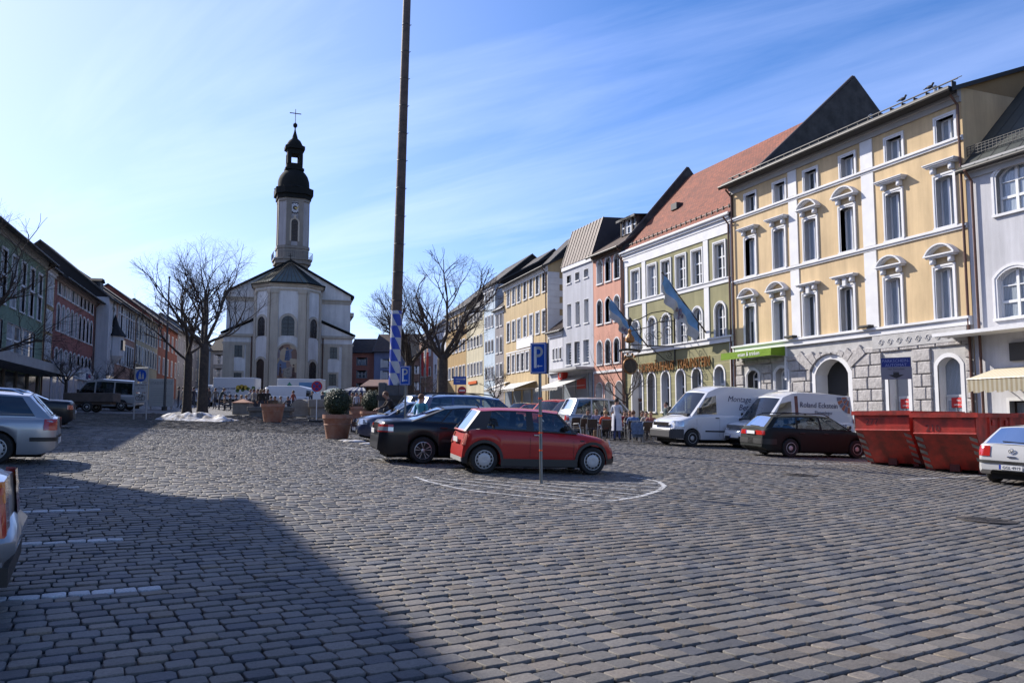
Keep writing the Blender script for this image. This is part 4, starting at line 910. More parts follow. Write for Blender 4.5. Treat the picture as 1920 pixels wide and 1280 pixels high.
# ------------------------------------------------------------------ left-hand row of houses (in shade)
PL = Vector((-32.9, 53.4)); 
chain = [(PL, vdir(453))]
def fac_l(p0, vp, px, py=700): d = vdir(vp); return Fac(p0, hit(p0, d, px, py))
SL = dict(reveal=.18, sur=.16, proud=.03, bars=1, hbars=(.6,), fr=.05, bw=.03)
def grid_ops(F, nx, zs, w, h, rise=0, m0=.9, m1=.9, st=None):
    res = []
    for k in range(nx):
        u = m0 + w / 2 + (F.L - m0 - m1 - w) * (k / max(1, nx - 1))
        for i, z in enumerate(zs):
            hh = h[i] if hasattr(h, '__len__') else h; rs = rise[i] if hasattr(rise, '__len__') else rise
            res.append(dict(u=u, z=z, w=w, h=hh, rise=rs, st=dict(st or SL)))
    return res
# green house, running out of the frame towards the camera
Fg0 = fac_l(PL, 453, 79.5, 640); near = PL - vdir(453) * 22.5
F = Fac(near, Fg0.p1); zt = F.z(40, 452); bz = F.base()
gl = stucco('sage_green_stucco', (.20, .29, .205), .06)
skyglass = mat('reflecting_glass', (.3, .4, .5), .03, 0, metal=.9)
z1, z2, z3 = F.z(35, 677), F.z(52, 585), F.z(60, 540)
ops = grid_ops(F, 13, [F.z(50, 590), F.z(50, 541)], 1.15, [1.75, 1.6], 0, 1.2, 1.2)
big = [dict(u=F.u(a, 645), z=F.z(35, 677), w=1.9, h=F.z(20, 617) - F.z(35, 677) + .4, rise=0, st=dict(reveal=.15, sur=0, bars=0, hbars=(.56,), sill=False, fr=.08)) for a in (19, 33, 47, 59)]
step = 3.0; u0 = big[0]['u']
big += [dict(big[0], u=u0 - step * (k + 1), st=dict(big[0]['st'])) for k in range(6) if u0 - step * (k + 1) > 1.2]
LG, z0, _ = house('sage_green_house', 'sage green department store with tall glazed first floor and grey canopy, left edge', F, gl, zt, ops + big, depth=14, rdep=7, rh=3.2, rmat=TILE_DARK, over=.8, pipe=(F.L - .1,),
    fascia=mat('pale_green_grey_trim', (.35, .37, .365), .8, .05), trim=mat('pale_green_grey_trim', (.40, .43, .42)))
zc = F.z(40, 685) - z0; grey_c = mat('concrete_canopy', (.42, .42, .42)); m = MB(); m.box(0, F.L, -2.2, 0, zc - .5, zc + .1); m.build('canopy', grey_c, LG)
m = MB(); m.mat(0); m.box(.3, F.L - .3, -.03, 0, .3, zc - .6); m.mat(1); [m.box(x, x + .35, -.12, 0, .3, zc - .5) for x in np.arange(.3, F.L, 3.2)]; m.build('shopfront', [PANE, mat('dark_pier_plaster', (.16, .15, .14), .9, .1)], LG)
m = MB(); xb = F.L - 9
p = Fg0.p1
# narrow yellow
F = fac_l(p, 470, 97.5, 640); zt = F.z(85, 494)
ops = grid_ops(F, 3, [F.z(82, 617), F.z(82, 565), F.z(82, 523), F.z(82, 671)], .75, [1.5, 1.5, .8, 1.7], 0, .7, .7)
LY, z0, _ = house('narrow_yellow_house', 'narrow ochre yellow house between the sage green store and the brick red house', F, stucco('dull_yellow_stucco', (.42, .31, .15), .05), zt, ops, depth=12, rdep=6, rh=3, rmat=TILE_BROWN, over=.5)
m = MB(); m.mat(0); m.box(.2, F.L - .2, -.02, 0, .3, 3); m.build('shopfront', PANE, LY)
p = F.p1
F = fac_l(p, 500, 175, 640); zt = F.z(140, 535)
ops = grid_ops(F, 9, [F.z(120, 558), F.z(120, 625)], .95, [1.75, 2.2], [.25, .3], 1.0, 1.0) + grid_ops(F, 9, [F.z(120, 700)], .95, 1.9, .2, 1.0, 1.0)
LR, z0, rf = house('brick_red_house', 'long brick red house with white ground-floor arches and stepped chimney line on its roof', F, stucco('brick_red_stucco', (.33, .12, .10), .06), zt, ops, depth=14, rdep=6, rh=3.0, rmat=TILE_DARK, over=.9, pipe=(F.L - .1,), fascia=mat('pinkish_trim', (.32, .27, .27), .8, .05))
m = MB(); m.box(0, F.L, -.05, 0, .3, 4.0); m.build('plinth', mat('pale_lilac_plaster', (.40, .39, .43), .9, .06), LR)
m = MB(); zs_ = 0
for k in range(8):
    u_ = 1.2 + k * (F.L - 2.4) / 7; o_ = outline(1.3, 3.0, .64); m.add([(u_ + x, -.056, .3 + z) for x, z in o_], [tuple(range(len(o_)))])
m.build('arched_shop_window', PANE, LR)
H = zt - z0
for k, (u_, h_) in enumerate(((4.5, 3.4), (7.5, 2.7), (10.5, 2.1))): 
    m = MB(); m.box(u_ - 1.6, u_ + 1.4, 5.6, 6.6, H + 1, H + 2.6 + h_ * .55); m.build('chimney_stack', mat('dark_brick_stack', (.06, .04, .035), .9, .2), rf)
m = MB(); m.mat(0); m.box(F.L - 7, F.L - .5, -.3, -.05, F.z(150, 712) - z0, F.z(150, 695) - z0); m.mat(1); m.box(F.L - 4.3, F.L - 3.4, -.33, -.29, F.z(150, 709) - z0, F.z(150, 698) - z0); m.mat(2); m.box(F.L - 3.2, F.L - 2.3, -.33, -.29, F.z(150, 706) - z0, F.z(150, 700) - z0)
m.build('shop_sign', [WHITE, mat('navy_print', (.02, .04, .15), .6, 0), mat('magenta_print', (.4, .03, .15), .6, 0)], LR)
p = F.p1
# white house standing a little forward: its flank faces the camera
nrm = Vector((vdir(540).y, -vdir(540).x)); pf = p + nrm * 1.3
F = fac_l(pf, 540, 216, 640); zt = F.z(200, 553)
ops = grid_ops(F, 3, [F.z(190, 567), F.z(190, 603), F.z(190, 648)], .9, [.6, 1.9, 2.0], 0, 1.6, 1.2)
LW, z0, rf = house('bay_house', 'grey-white house with small conical-roofed bay window projecting on its front', F, stucco('cool_white_stucco', (.58, .58, .61), .05), zt, ops, depth=13, rdep=6.5, rh=5.4, rmat=TILE_DARK, over=.4, cornice=False, endmat=TILE_DARK)
m = MB(); ub = F.L * .62; zb_ = F.z(203, 665) - z0; zq = F.z(203, 627) - z0; m.mat(0); m.lathe([(.01, zb_ - .9), (.9, zb_), (.9, zq), (.9, zq)], 8, Matrix.Translation((ub, -.2, 0))); m.mat(1); m.lathe([(1.15, zq), (.4, zq + 1.1), (.02, zq + 2.3)], 8, Matrix.Translation((ub, -.2, 0)))
m.mat(2); m.box(ub - .5, ub - .1, -1.13, -.9, zb_ + .6, zq - .4); m.box(ub + .1, ub + .5, -1.13, -.9, zb_ + .6, zq - .4); m.build('bay_window', [stucco('cool_white_stucco', (.58, .58, .61)), TILE_DARK, PANE], LW)
H = zt - z0
for k in range(4): dormer(rf, 1.8 + k * (F.L - 3) / 3, 1.2, H + 1.0, .8, .8, 1.5)
m = MB(); m.box(.2, F.L - .2, -.02, 0, .3, 3); m.build('shopfront', PANE, LW)
p = F.p1
F = fac_l(p, 560, 252.5, 640); zt = F.z(230, 570)
ops = grid_ops(F, 7, [F.z(220, 584), F.z(220, 626), F.z(220, 682)], .85, [.8, 2.2, 2.2], 0, .8, .8)
LO, z0, rf = house('terracotta_house', 'pale terracotta house of seven bays with small square attic windows', F, stucco('pale_terracotta_stucco', (.42, .24, .18), .05), zt, ops, depth=14, rdep=6.5, rh=4.6, rmat=TILE_BROWN, over=.5, pipe=(F.L - .1,), cornice=False)
p = F.p1
F = fac_l(p, 570, 296, 640); zt = F.z(270, 592)
ops = grid_ops(F, 8, [F.z(258, 636), F.z(258, 681), F.z(258, 604)], .7, [1.9, 2.0, .9], 0, .8, .8)
LC, z0, rf = house('pale_cream_house', 'pale cream house of eight narrow bays behind the parking zone sign', F, stucco('pale_cream_stucco', (.54, .48, .33), .05), zt, ops, depth=14, rdep=6.5, rh=4.6, rmat=TILE_BROWN, over=.5, cornice=False)
p = F.p1
F = fac_l(p, 580, 333, 640); zt = F.z(315, 613)
ops = grid_ops(F, 5, [F.z(300, 650), F.z(300, 700)], .9, [2.2, 2.2], 0, 1, 1)
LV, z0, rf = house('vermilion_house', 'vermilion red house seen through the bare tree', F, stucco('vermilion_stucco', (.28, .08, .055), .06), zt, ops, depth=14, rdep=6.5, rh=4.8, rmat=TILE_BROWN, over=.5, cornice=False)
p = F.p1
F = fac_l(p, 590, 372, 640); zt = F.z(350, 628)
ops = grid_ops(F, 5, [F.z(340, 660), F.z(340, 705)], .9, 2.0, 0, 1, 1)
house('lilac_grey_house', 'lilac grey house behind the twin tree trunks', F, stucco('lilac_grey_stucco', (.34, .33, .37), .05), zt, ops, depth=14, rdep=6.5, rh=4.6, rmat=TILE_DARK, over=.5, cornice=False)
p = F.p1
F = fac_l(p, 600, 400, 640); zt = F.z(385, 640)
house('blue_grey_house', 'blue-grey house to the right of the tree trunks, left of the church', F, stucco('blue_grey_stucco', (.22, .27, .33), .05), zt, grid_ops(F, 4, [F.z(376, 670), F.z(376, 712)], .9, 1.9, 0, 1, 1), depth=14, rdep=6.5, rh=4.2, rmat=TILE_DARK, over=.5, cornice=False)
def front(name, label, pl, pr, Y, yt, colr, nx, zpy, w, h, **kw):
    a, b_ = GP(pl, Y), GP(pr, Y + kw.pop('dY', 0)); F = Fac(a, b_); zt = F.z((pl + pr) / 2, yt)
    ops = grid_ops(F, nx, [F.z((pl + pr) / 2, q) for q in zpy], w, h, 0, kw.pop('mg', 1.2), 1.2, dict(SL, sur=.2))
    return house(name, label, F, colr, zt, ops, **kw)
front('pale_house', 'pale grey house with three rows of windows just left of the church', 392, 424, 150, 655, stucco('pale_house_stucco', (.42, .42, .43), .05), 3, (682, 708, 735), 1.1, 1.5, depth=10, rdep=5, rh=3.2, rmat=TILE_DARK, cornice=False)
front('rose_house', 'rose pink house with small windows directly right of the church', 655, 699.5, 128, 659, stucco('rose_stucco', (.55, .22, .17), .05), 3, (684, 708, 732), 1.15, .95, depth=9, rdep=4.5, rh=2.3, rmat=TILE_BROWN, cornice=False, dY=0)
front('slate_blue_house', 'slate blue house with small windows between the rose house and the striped maypole', 700, 755, 125, 657, stucco('slate_blue_stucco', (.20, .235, .37), .05), 4, (688, 710, 732), 1.15, 1.0, depth=9, rdep=5.5, rh=2.9, rmat=TILE_BROWN, cornice=False)
front('far_brown_house', 'far brown house closing the street between the trees', 752, 815, 170, 668, stucco('far_brown_stucco', (.20, .12, .10), .05), 5, (700, 730), 1.2, 1.4, depth=9, rdep=5, rh=5, rmat=TILE_DARK, cornice=False)
# red and white banners in the far street
for i, (px_, Y_) in enumerate(((788, 118), (797, 112))):
    b_ = GP(px_, Y_); z1_ = PY(px_, 660, Y_).z; z0_ = PY(px_, 705, Y_).z; m = MB(); m.tube([(0, 0, 0), (0, 0, z1_ - b_.z + .4)], .06, 6); m.build('pole', STEEL, None)
    o = COL.objects[-1]; o.name = 'banner_pole' if False else o.name
    r_ = root('street_banner', ('tall red banner left of its twin' if i == 0 else 'tall red banner right of its twin') + ' at the far end of the street', 'banner', b_, .3, 'red banners in the far street'); o.parent = r_
    m = MB(); m.prism([(.1, z0_ - b_.z), (.42, z0_ - b_.z), (.42, z1_ - b_.z), (.1, z1_ - b_.z)], -.02, .02); m.build('banner_cloth', mat('red_banner_cloth', (.45, .03, .03), .7, .1, 2), r_)
# houses behind the camera's left shoulder whose long shadow lies across the square
cs = Vector((-20.7, 24.3)); dS = vdir(262)
F = Fac(cs - dS * 34, cs)
house('corner_house', 'grey corner house on the left whose shadow falls over the cobbles', F, stucco('even_grey_stucco', (.30, .30, .31), .05), F.base() + 14.2, grid_ops(F, 9, [F.base() + 4.8, F.base() + 8.2, F.base() + 11.2], 1.1, 1.8, 0, 1.5, 1.5), depth=15, rdep=7.5, rh=3.0, rmat=TILE_DARK, over=.6)  # walls in one even grey

# ------------------------------------------------------------------ church
YC = 115.0; ax = math.atan2(-.262, .965)
c0 = GP(537, YC); base = Vector((c0.x, c0.y, c0.z - .3)); ch = root('church', 'cream and grey baroque church with dark onion-domed clock tower and painted fresco on its apse', 'church', base, -ax * 0 + math.atan2(.262, .965) * 1.0)
CZ = base.z; rot_c = ch.rotation_euler.z
def cz(py, d=0): return PY(537, py, base.y + d).z - CZ
PXM = FPX / YC * .985
def cx(px, py=700, d=0):
    # lateral position in metres at depth offset d (church frame)
    r = ray(px, py); a, b_ = math.cos(rot_c), math.sin(rot_c); n = Vector((-b_, a)); q = Vector((base.x, base.y)) + n * d
    k = q.dot(n) / (r.x * n.x + r.y * n.y); P = Vector((k * r.x, k * r.y)); return (P - Vector((base.x, base.y))).dot(Vector((a, b_)))
wc = stucco('church_white_plaster', (.84, .80, .76), .06); tc_ = stucco('church_buff_trim', (.56, .48, .38), .05); rc = mat('green_copper_roof', (.055, .095, .085), .5, .25, 1.2, metal=.2, col2=(.03, .05, .048)); dk = mat('dark_church_roof', (.014, .016, .016), .85, .1, spec=.15)
WIN = mat('leaded_church_glass', (.03, .032, .04), .25, .3, 8)
zap = cz(531); D = .0
xl, xr = cx(473), cx(600); xa, xb_ = cx(504), cx(571)
# apse: five-sided, standing forward of the nave
dep = 2.6; AP = [(xl, 5.5), (xl, dep), (xa, 0), (xb_, 0), (xr, dep), (xr, 5.5)]
def poly_wall(m, P, z0, z1):
    for i in range(len(P) - 1): a, b_ = P[i], P[i + 1]; m.add([(a[0], a[1], z0), (b_[0], b_[1], z0), (b_[0], b_[1], z1), (a[0], a[1], z1)], [(0, 1, 2, 3)])
def offs(P, d):
    cxm = (xl + xr) / 2; return [(cxm + (x - cxm) * (1 + d / 5.0), y - d if 0 < i < len(P) - 1 else y) for i, (x, y) in enumerate(P)]
m = MB(); m.mat(0); poly_wall(m, AP, 0, zap); m.mat(1)
for za_, zb_, d in ((zap - 1.0, zap - .75, .12), (zap - .45, zap - .2, .3), (zap - .2, zap, .5), (0, 1.0, .1)): poly_wall(m, offs(AP, d), za_, zb_); Q = offs(AP, d); m.add([(x, y, zb_) for x, y in Q] , [tuple(range(len(Q)))]); m.add([(x, y, za_) for x, y in Q], [tuple(range(len(Q)))[::-1]])
def on(P, i, f): a, b_ = Vector(P[i]), Vector(P[i + 1]); return a.lerp(b_, f), (b_ - a).normalized()
def pil(m, i, f0, f1, z0, z1, d=.18):
    a, t_ = on(AP, i, f0); b_, _ = on(AP, i, f1); n_ = Vector((t_.y, -t_.x)) * d; q = [a, b_, b_ + n_, a + n_]
    m.add([(v.x, v.y, z0) for v in q] + [(v.x, v.y, z1) for v in q], [(3, 2, 6, 7), (0, 3, 7, 4), (2, 1, 5, 6), (4, 7, 6, 5)])
for i, f0, f1 in ((1, .0, .12), (1, .86, 1), (2, 0, .22), (2, .78, 1), (3, 0, .14), (3, .88, 1)): pil(m, i, f0, f1, 1.0, zap - 1.4); pil(m, i, f0 - .02, f1 + .02, zap - 1.4, zap - 1.0, .28); pil(m, i, f0 - .02, f1 + .02, .0, 1.3, .26)
apo = m.build('apse', [wc, tc_], ch)
def on_wall(i, f, w, h, rise, z, name, mats, sur=.35, d=.0, par=apo, P=AP):
    c_, t_ = on(P, i, f); r_ = math.atan2(t_.y, t_.x); m = MB(); o_ = outline(w, h, rise); m.mat(0); m.ribbon(o_, grow(o_, sur, sur * .6), -.14, .02); m.mat(1); m.add([(x, -.03, zz) for x, zz in o_], [tuple(range(len(o_) - 1, -1, -1))])
    if name == 'window':
        m.mat(2); m.box(-.05, .05, -.07, -.035, 0, h - .1); [m.box(-w / 2, w / 2, -.06, -.036, h * q - .03, h * q + .03) for q in (.2, .4, .6, .8)]
    ob = m.build(name, mats, par); ob.location = (c_.x, c_.y, z); ob.rotation_euler = (0, 0, r_); return ob
wm = [tc_, WIN, DARK]
on_wall(2, .5, 1.75, cz(592) - cz(629), .87, cz(629), 'window', wm); on_wall(1, .48, 1.6, cz(593) - cz(629), .8, cz(629), 'window', wm); on_wall(3, .50, 1.6, cz(595) - cz(631), .8, cz(631), 'window', wm)
on_wall(1, .48, 1.7, cz(672) - .3, .5, .3, 'door', [tc_, mat('dark_church_door', (.045, .025, .018), .6, .2)]); on_wall(3, .5, 1.7, cz(676) - cz(712), .6, cz(712), 'window', wm)
fres = bpy.data.materials.new('faded_fresco'); fres.use_nodes = True; n = fres.node_tree.nodes; l = fres.node_tree.links; t = n.new('ShaderNodeTexCoord'); v = n.new('ShaderNodeTexVoronoi'); v.inputs['Scale'].default_value = 1.5; nz = n.new('ShaderNodeTexNoise'); nz.inputs['Scale'].default_value = 2; nz.inputs['Detail'].default_value = 6
mxv = n.new('ShaderNodeMixRGB'); mxv.inputs[0].default_value = .3; l.new(t.outputs['Object'], mxv.inputs[1]); l.new(nz.outputs['Color'], mxv.inputs[2]); l.new(t.outputs['Object'], nz.inputs[0]); l.new(mxv.outputs[0], v.inputs[0])
sp_ = n.new('ShaderNodeSeparateColor'); l.new(v.outputs['Color'], sp_.inputs[0]); rr = n.new('ShaderNodeValToRGB'); cr_ = rr.color_ramp; cr_.elements[0].color = (.12, .07, .06, 1); cr_.elements[1].color = (.42, .34, .24, 1)
for p_, c_ in ((.3, (.26, .16, .11, 1)), (.5, (.12, .15, .22, 1)), (.7, (.36, .26, .16, 1))): e = cr_.elements.new(p_); e.color = c_
l.new(sp_.outputs[0], rr.inputs[0]); l.new(rr.outputs[0], n['Principled BSDF'].inputs[0]); n['Principled BSDF'].inputs['Roughness'].default_value = .9
fo = on_wall(2, .5, 2.6, cz(645) - cz(709), 1.2, cz(709), 'fresco', [tc_, fres], .25)
m = MB(); hF = cz(645) - cz(709)
m.mat(0); m.prism([(-.35, hF * .52), (.35, hF * .52), (.2, hF * .82), (-.2, hF * .82)], -.045, -.033); m.lathe([(.001, 0), (.16, 0), (.16, .01)], 10, Matrix.Translation((0, -.034, hF * .87)) @ Matrix.Rotation(R(90), 4, 'X'))
m.mat(1); m.prism([(-.5, .2), (.5, .2), (.42, hF * .3), (-.42, hF * .3)], -.045, -.033)
m.mat(2)
for sg in (-1, 1): m.prism([(sg * 1.1, .1), (sg * .65, .1), (sg * .75, hF * .32), (sg * 1.0, hF * .34)], -.045, -.033); m.lathe([(.001, 0), (.13, 0), (.13, .01)], 8, Matrix.Translation((sg * .88, -.034, hF * .39)) @ Matrix.Rotation(R(90), 4, 'X'))
m.build('painted_figures', [mat('fresco_blue', (.14, .18, .28), .9, .3, 6), mat('fresco_cream', (.42, .37, .30), .9, .3, 6), mat('fresco_brown', (.16, .09, .07), .9, .3, 6)], fo)
# nave behind
NY = 5.5; nl, nr_ = cx(423.6, 620, NY), cx(656.5, 620, NY); ze = cz(552, NY); zr = cz(491, NY); cm = (nl + nr_) / 2; ND = 34
m = MB(); m.mat(0); m.add([(nl, NY, 0), (nr_, NY, 0), (nr_, NY, ze), (cm, NY, zr), (nl, NY, ze)], [(0, 1, 2, 3, 4)]); m.quad((nr_, NY, 0), (nr_, NY + ND, 0), (nr_, NY + ND, ze), (nr_, NY, ze)); m.quad((nl, NY + ND, 0), (nl, NY, 0), (nl, NY, ze), (nl, NY + ND, ze)); m.add([(nr_, NY + ND, 0), (nl, NY + ND, 0), (nl, NY + ND, ze), (cm, NY + ND, zr), (nr_, NY + ND, ze)], [(0, 1, 2, 3, 4)])
m.mat(1); zq = cz(563, NY)
m.box(nl - .1, nr_ + .1, NY - .15, NY, zq - .35, zq + .1); m.box(nl - .2, nr_ + .2, NY - .3, NY, zq + .1, zq + .25); m.box(nr_ - .02, nr_ + .5, NY - .1, NY + ND, cz(590, NY), cz(583, NY))
m.build('nave_wall', [wc, tc_], ch)
m = MB(); sl_ = (zr - ze) / (cm - nl); e = .5
for sg, xe in ((-1, nl), (1, nr_)):
    xo = xe + sg * e; zo = ze - e * sl_; a = [(xo, NY - .4, zo), (cm, NY - .4, zr), (cm, NY + ND, zr), (xo, NY + ND, zo)]; m.add([(x, y, z + .3) for x, y, z in a] + [(x, y, z - .02) for x, y, z in a], [(0, 1, 2, 3), (7, 6, 5, 4), (0, 4, 5, 1), (3, 2, 6, 7), (0, 3, 7, 4)])
m.build('nave_roof', dk, ch)
# apse roof, copper, hipped
Q = offs(AP, .55); apex = ((xl + xr) / 2 + .15, 4.3, cz(491, 4)); m = MB(); m.add([(x, y, zap + .02) for x, y in Q] + [apex], [(i, i + 1, 6) for i in range(5)] + [(5, 0, 6)])
m.mat(1)
for i in range(1, 4):
    a, b_ = Vector(Q[i]), Vector(Q[i + 1])
    for k in range(7): p_ = a.lerp(b_, k / 7); m.tube([(p_.x, p_.y, zap + .06), (apex[0] + (p_.x - apex[0]) * .06, apex[1] + (p_.y - apex[1]) * .06, apex[2] - .15)], .04, 4)
m.tube([(x, y - .05, zap + .02) for x, y in Q], .13, 6)
m.tube([(apex[0], apex[1], apex[2] - .3), (apex[0], apex[1], apex[2] + 1.3)], .05, 5); m.tube([(apex[0] - .35, apex[1], apex[2] + .9), (apex[0] + .35, apex[1], apex[2] + .9)], .04, 4)
m.build('apse_roof', [rc, dk], ch)
# side sacristies with lean-to roofs
for sg, (x0, x1, ztop, zin) in ((-1, (cx(417, 690, 3.4), cx(474, 690, 3.4), cz(628, 3.4), cz(603, 3.4))), (1, (cx(601, 690, 3.4), cx(660, 690, 3.4), cz(628, 3.4), cz(604, 3.4)))):
    m = MB(); m.mat(0); xo, xi = (x0, x1) if sg < 0 else (x1, x0); y0_ = 3.4
    m.box(x0, x1, y0_, 12, 0, ztop - .02); m.add([(x0, y0_, ztop), (x1, y0_, ztop), (xi, y0_, zin)], [(0, 1, 2)])
    m.mat(1); m.box(x0 - .15, x1 + (.15 if sg > 0 else 0), y0_ - .15, y0_ + .01, ztop - 1.5, ztop - 1.15); m.box(x0 - .3, x1 + (.3 if sg > 0 else 0), y0_ - .35, y0_ + .01, ztop - .35, ztop - .0)
    w_ = 1.5; a = xo if sg < 0 else xo - w_; m.box(a, a + w_, y0_ - .12, y0_ + .01, .0, ztop - 1.5)
    a = xi - 1.0 if sg < 0 else xi; m.box(a, a + 1.0, y0_ - .1, y0_ + .01, .0, ztop - 1.5)
    w = m.build('sacristy', [wc, tc_], ch)
    m = MB(); q = [(xo - sg * 0 + sg * .4, y0_ - .4, ztop + .0), (xi, y0_ - .4, zin + .2), (xi, 12, zin + .2), (xo + sg * .4, 12, ztop)]
    m.add([(x, y, z + .2) for x, y, z in q] + [(x, y, z) for x, y, z in q], [(0, 1, 2, 3), (7, 6, 5, 4), (0, 4, 5, 1), (0, 3, 7, 4)]); m.build('lean_to_roof', dk, w)
    for (pa, ya, yb) in (((446 if sg < 0 else 624.5), 649, 671), ((446 if sg < 0 else 624), 700, 722)):
        xc = cx(pa, 690, 3.4); z_ = cz(yb, 3.4); h_ = cz(ya, 3.4) - z_; m = MB(); o_ = outline(1.05, h_, 0); m.ribbon(o_, grow(o_, .28, .2), -.14, 0); m.mat(1); m.box(-.53, .53, -.04, -.02, 0, h_); m.mat(2); m.box(-.03, .03, -.06, -.03, 0, h_); m.box(-.5, .5, -.06, -.03, h_ * .6, h_ * .6 + .06)
        ob = m.build('window', wm, w); ob.location = (xc, y0_, z_)
    m = MB(); m.tube([(xi + sg * .25, y0_ - .2, ztop), (xi + sg * .25, y0_ - .2, 0)], .09, 6); m.build('downpipe', PIPE, w)
# tower
TY = 22.0; txc = cx(548.5, 440, TY); PT = FPX / (YC + TY) * .99
def tz(py): return PY(548, py, base.y + TY).z - CZ
def tw(px): return px / PT
hw_ = tw(53.5) / 2
def octo(w, c=.0): return [(-w, -w + c), (-w + c, -w), (w - c, -w), (w, -w + c), (w, w - c), (w - c, w), (-w + c, w), (-w, w - c)]
def ring(m, P, z0, z1, P2=None, cap=True):
    P2 = P2 or P; n = len(P); m.add([(x, y, z0) for x, y in P] + [(x, y, z1) for x, y in P2], [(i, (i + 1) % n, n + (i + 1) % n, n + i) for i in range(n)] + ([tuple(range(n, 2 * n)), tuple(range(n - 1, -1, -1))] if cap else []))
to = root('tower', None, None, (0, 0, 0)); bpy.data.objects.remove(to)
twm = stucco('tower_grey_plaster', (.42, .40, .41), .06); ttm = stucco('tower_buff_trim', (.28, .25, .215), .06)
m = MB(); m.mat(0); ring(m, octo(hw_, 1.0), 0, tz(376)); m.mat(1)
ring(m, octo(hw_ + .5, 1.2), tz(500), tz(492)); ring(m, octo(hw_ + .1, 1), tz(500) - 4, tz(500)); ring(m, octo(hw_ + .25, 1.1), tz(472), tz(467)); ring(m, octo(hw_ + .12, 1), tz(490), tz(472)); ring(m, octo(hw_ + .7, 1.3), tz(493), tz(490))
ring(m, octo(hw_ + .15, 1), tz(385), tz(376))
for s_ in range(4):
    Rz = Matrix.Rotation(s_ * math.pi / 2, 4, 'Z')
    for x0, x1 in ((-hw_ + 1.0, -hw_ + 1.85), (hw_ - 1.85, hw_ - 1.0)): m.box(x0, x1, -hw_ - .12, -hw_, tz(466), tz(385), Rz)
tow = m.build('tower', [twm, ttm], ch); tow.location = (txc, TY, 0); tow.rotation_euler = (0, 0, R(7))
m = MB(); ring(m, octo(hw_ + .35, 1.2), tz(380), tz(372)); ring(m, octo(hw_ + .65, 1.3), tz(372), tz(360))
prof = [(hw_ + .9, 360), (hw_ + .35, 357), (hw_ + .3, 350), (hw_ + .25, 343), (hw_ + .0, 335), (hw_ - .45, 328), (hw_ - 1.1, 322), (hw_ - 1.15, 319)]
m.lathe([(max(.05, r_ * .97), tz(y)) for r_, y in prof], 16)
m.build('onion_dome', dk, tow, smooth=40)
lw_ = tw(28) / 2
m = MB(); ring(m, octo(lw_ + .05, .5), tz(324), tz(312)); ring(m, octo(lw_ + .3, .6), tz(324), tz(320))
for sx_ in (-1, 1):
    for sy_ in (-1, 1): m.box(sx_ * lw_ - (.62 if sx_ > 0 else 0), sx_ * lw_ + (.62 if sx_ < 0 else 0), sy_ * lw_ - (.62 if sy_ > 0 else 0), sy_ * lw_ + (.62 if sy_ < 0 else 0), tz(313), tz(292))
ring(m, octo(lw_ - .02, .5), tz(294), tz(285)); ring(m, octo(lw_ + .35, .6), tz(285), tz(279))
m.lathe([(lw_ + .05, tz(279)), (lw_ + .05, tz(274)), (lw_ - .25, tz(268)), (.5, tz(263)), (.42, tz(259)), (.25, tz(253)), (.12, tz(247)), (.1, tz(243)), (.36, tz(240)), (.36, tz(236)), (.08, tz(233))], 12)
m.build('lantern', dk, tow, smooth=40)
m = MB(); m.box(-.05, .05, -.05, .05, tz(235), tz(208)); m.box(-.95, .95, -.05, .05, tz(216.5), tz(215)); m.build('cross', mat('gilt_iron', (.12, .09, .04), .5, .1, metal=.5), tow)
# clock, louvre window and balcony
m = MB(); zc_ = tz(398); rc_ = tw(20.5) / 2; MC = Matrix.Translation((0, -hw_ - .03, zc_)) @ Matrix.Rotation(R(90), 4, 'X')
m.mat(0); m.lathe([(.001, .05), (rc_, .05), (rc_, 0)], 28, MC); m.mat(1); m.lathe([(rc_ * .88, .056), (rc_, .09), (rc_ * 1.06, .05), (rc_ * 1.06, 0)], 28, MC); m.lathe([(.001, .06), (rc_ * .42, .06), (rc_ * .42, .05)], 20, MC)
for k in range(12): a = R(30 * k); m.box(-.045, .045, rc_ * .62, rc_ * .84, .06, .075, MC @ Matrix.Rotation(a, 4, 'Z'))
m.mat(2); m.box(-.05, .05, -.1, rc_ * .66, .08, .10, MC @ Matrix.Rotation(R(-75), 4, 'Z')); m.box(-.06, .06, -.1, rc_ * .45, .11, .13, MC @ Matrix.Rotation(R(-215 + 90), 4, 'Z'))
m.build('clock', [mat('clock_white', (.55, .56, .6), .6, 0), DARK, mat('clock_gold', (.65, .42, .12), .35, 0, metal=.5)], tow)
on = None
m = MB(); o_ = outline(1.05, tz(419) - tz(459), .52); m.mat(0); m.ribbon(o_, grow(o_, .26), -.14, 0); m.mat(1); m.add([(x, -.03, z) for x, z in o_], [tuple(range(len(o_) - 1, -1, -1))]); m.mat(2)
for k in range(14): z_ = .1 + k * .24; m.box(-.5, .5, -.12, -.04, z_, z_ + .08)
m.mat(0); m.box(-.2, .2, -.2, 0, tz(419) - tz(459) + .1, tz(419) - tz(459) + .6)
ob = m.build('louvre_window', [tc_, DARK, mat('dark_louvre', (.07, .05, .045), .7, 0)], tow); ob.location = (0, -hw_, tz(459))
m = MB(); B = octo(hw_ + .75, 1.3); zb_ = tz(490)
for i in range(8):
    a, b_ = Vector(B[i]), Vector(B[(i + 1) % 8]); n_ = max(2, int((b_ - a).length / .3)); m.tube([(a.x, a.y, zb_ + 1.0), (b_.x, b_.y, zb_ + 1.0)], .03, 4)
    for k in range(n_): p_ = a.lerp(b_, k / n_); m.tube([(p_.x, p_.y, zb_), (p_.x, p_.y, zb_ + 1)], .018, 3)
m.build('balcony_railing', DARK, tow)
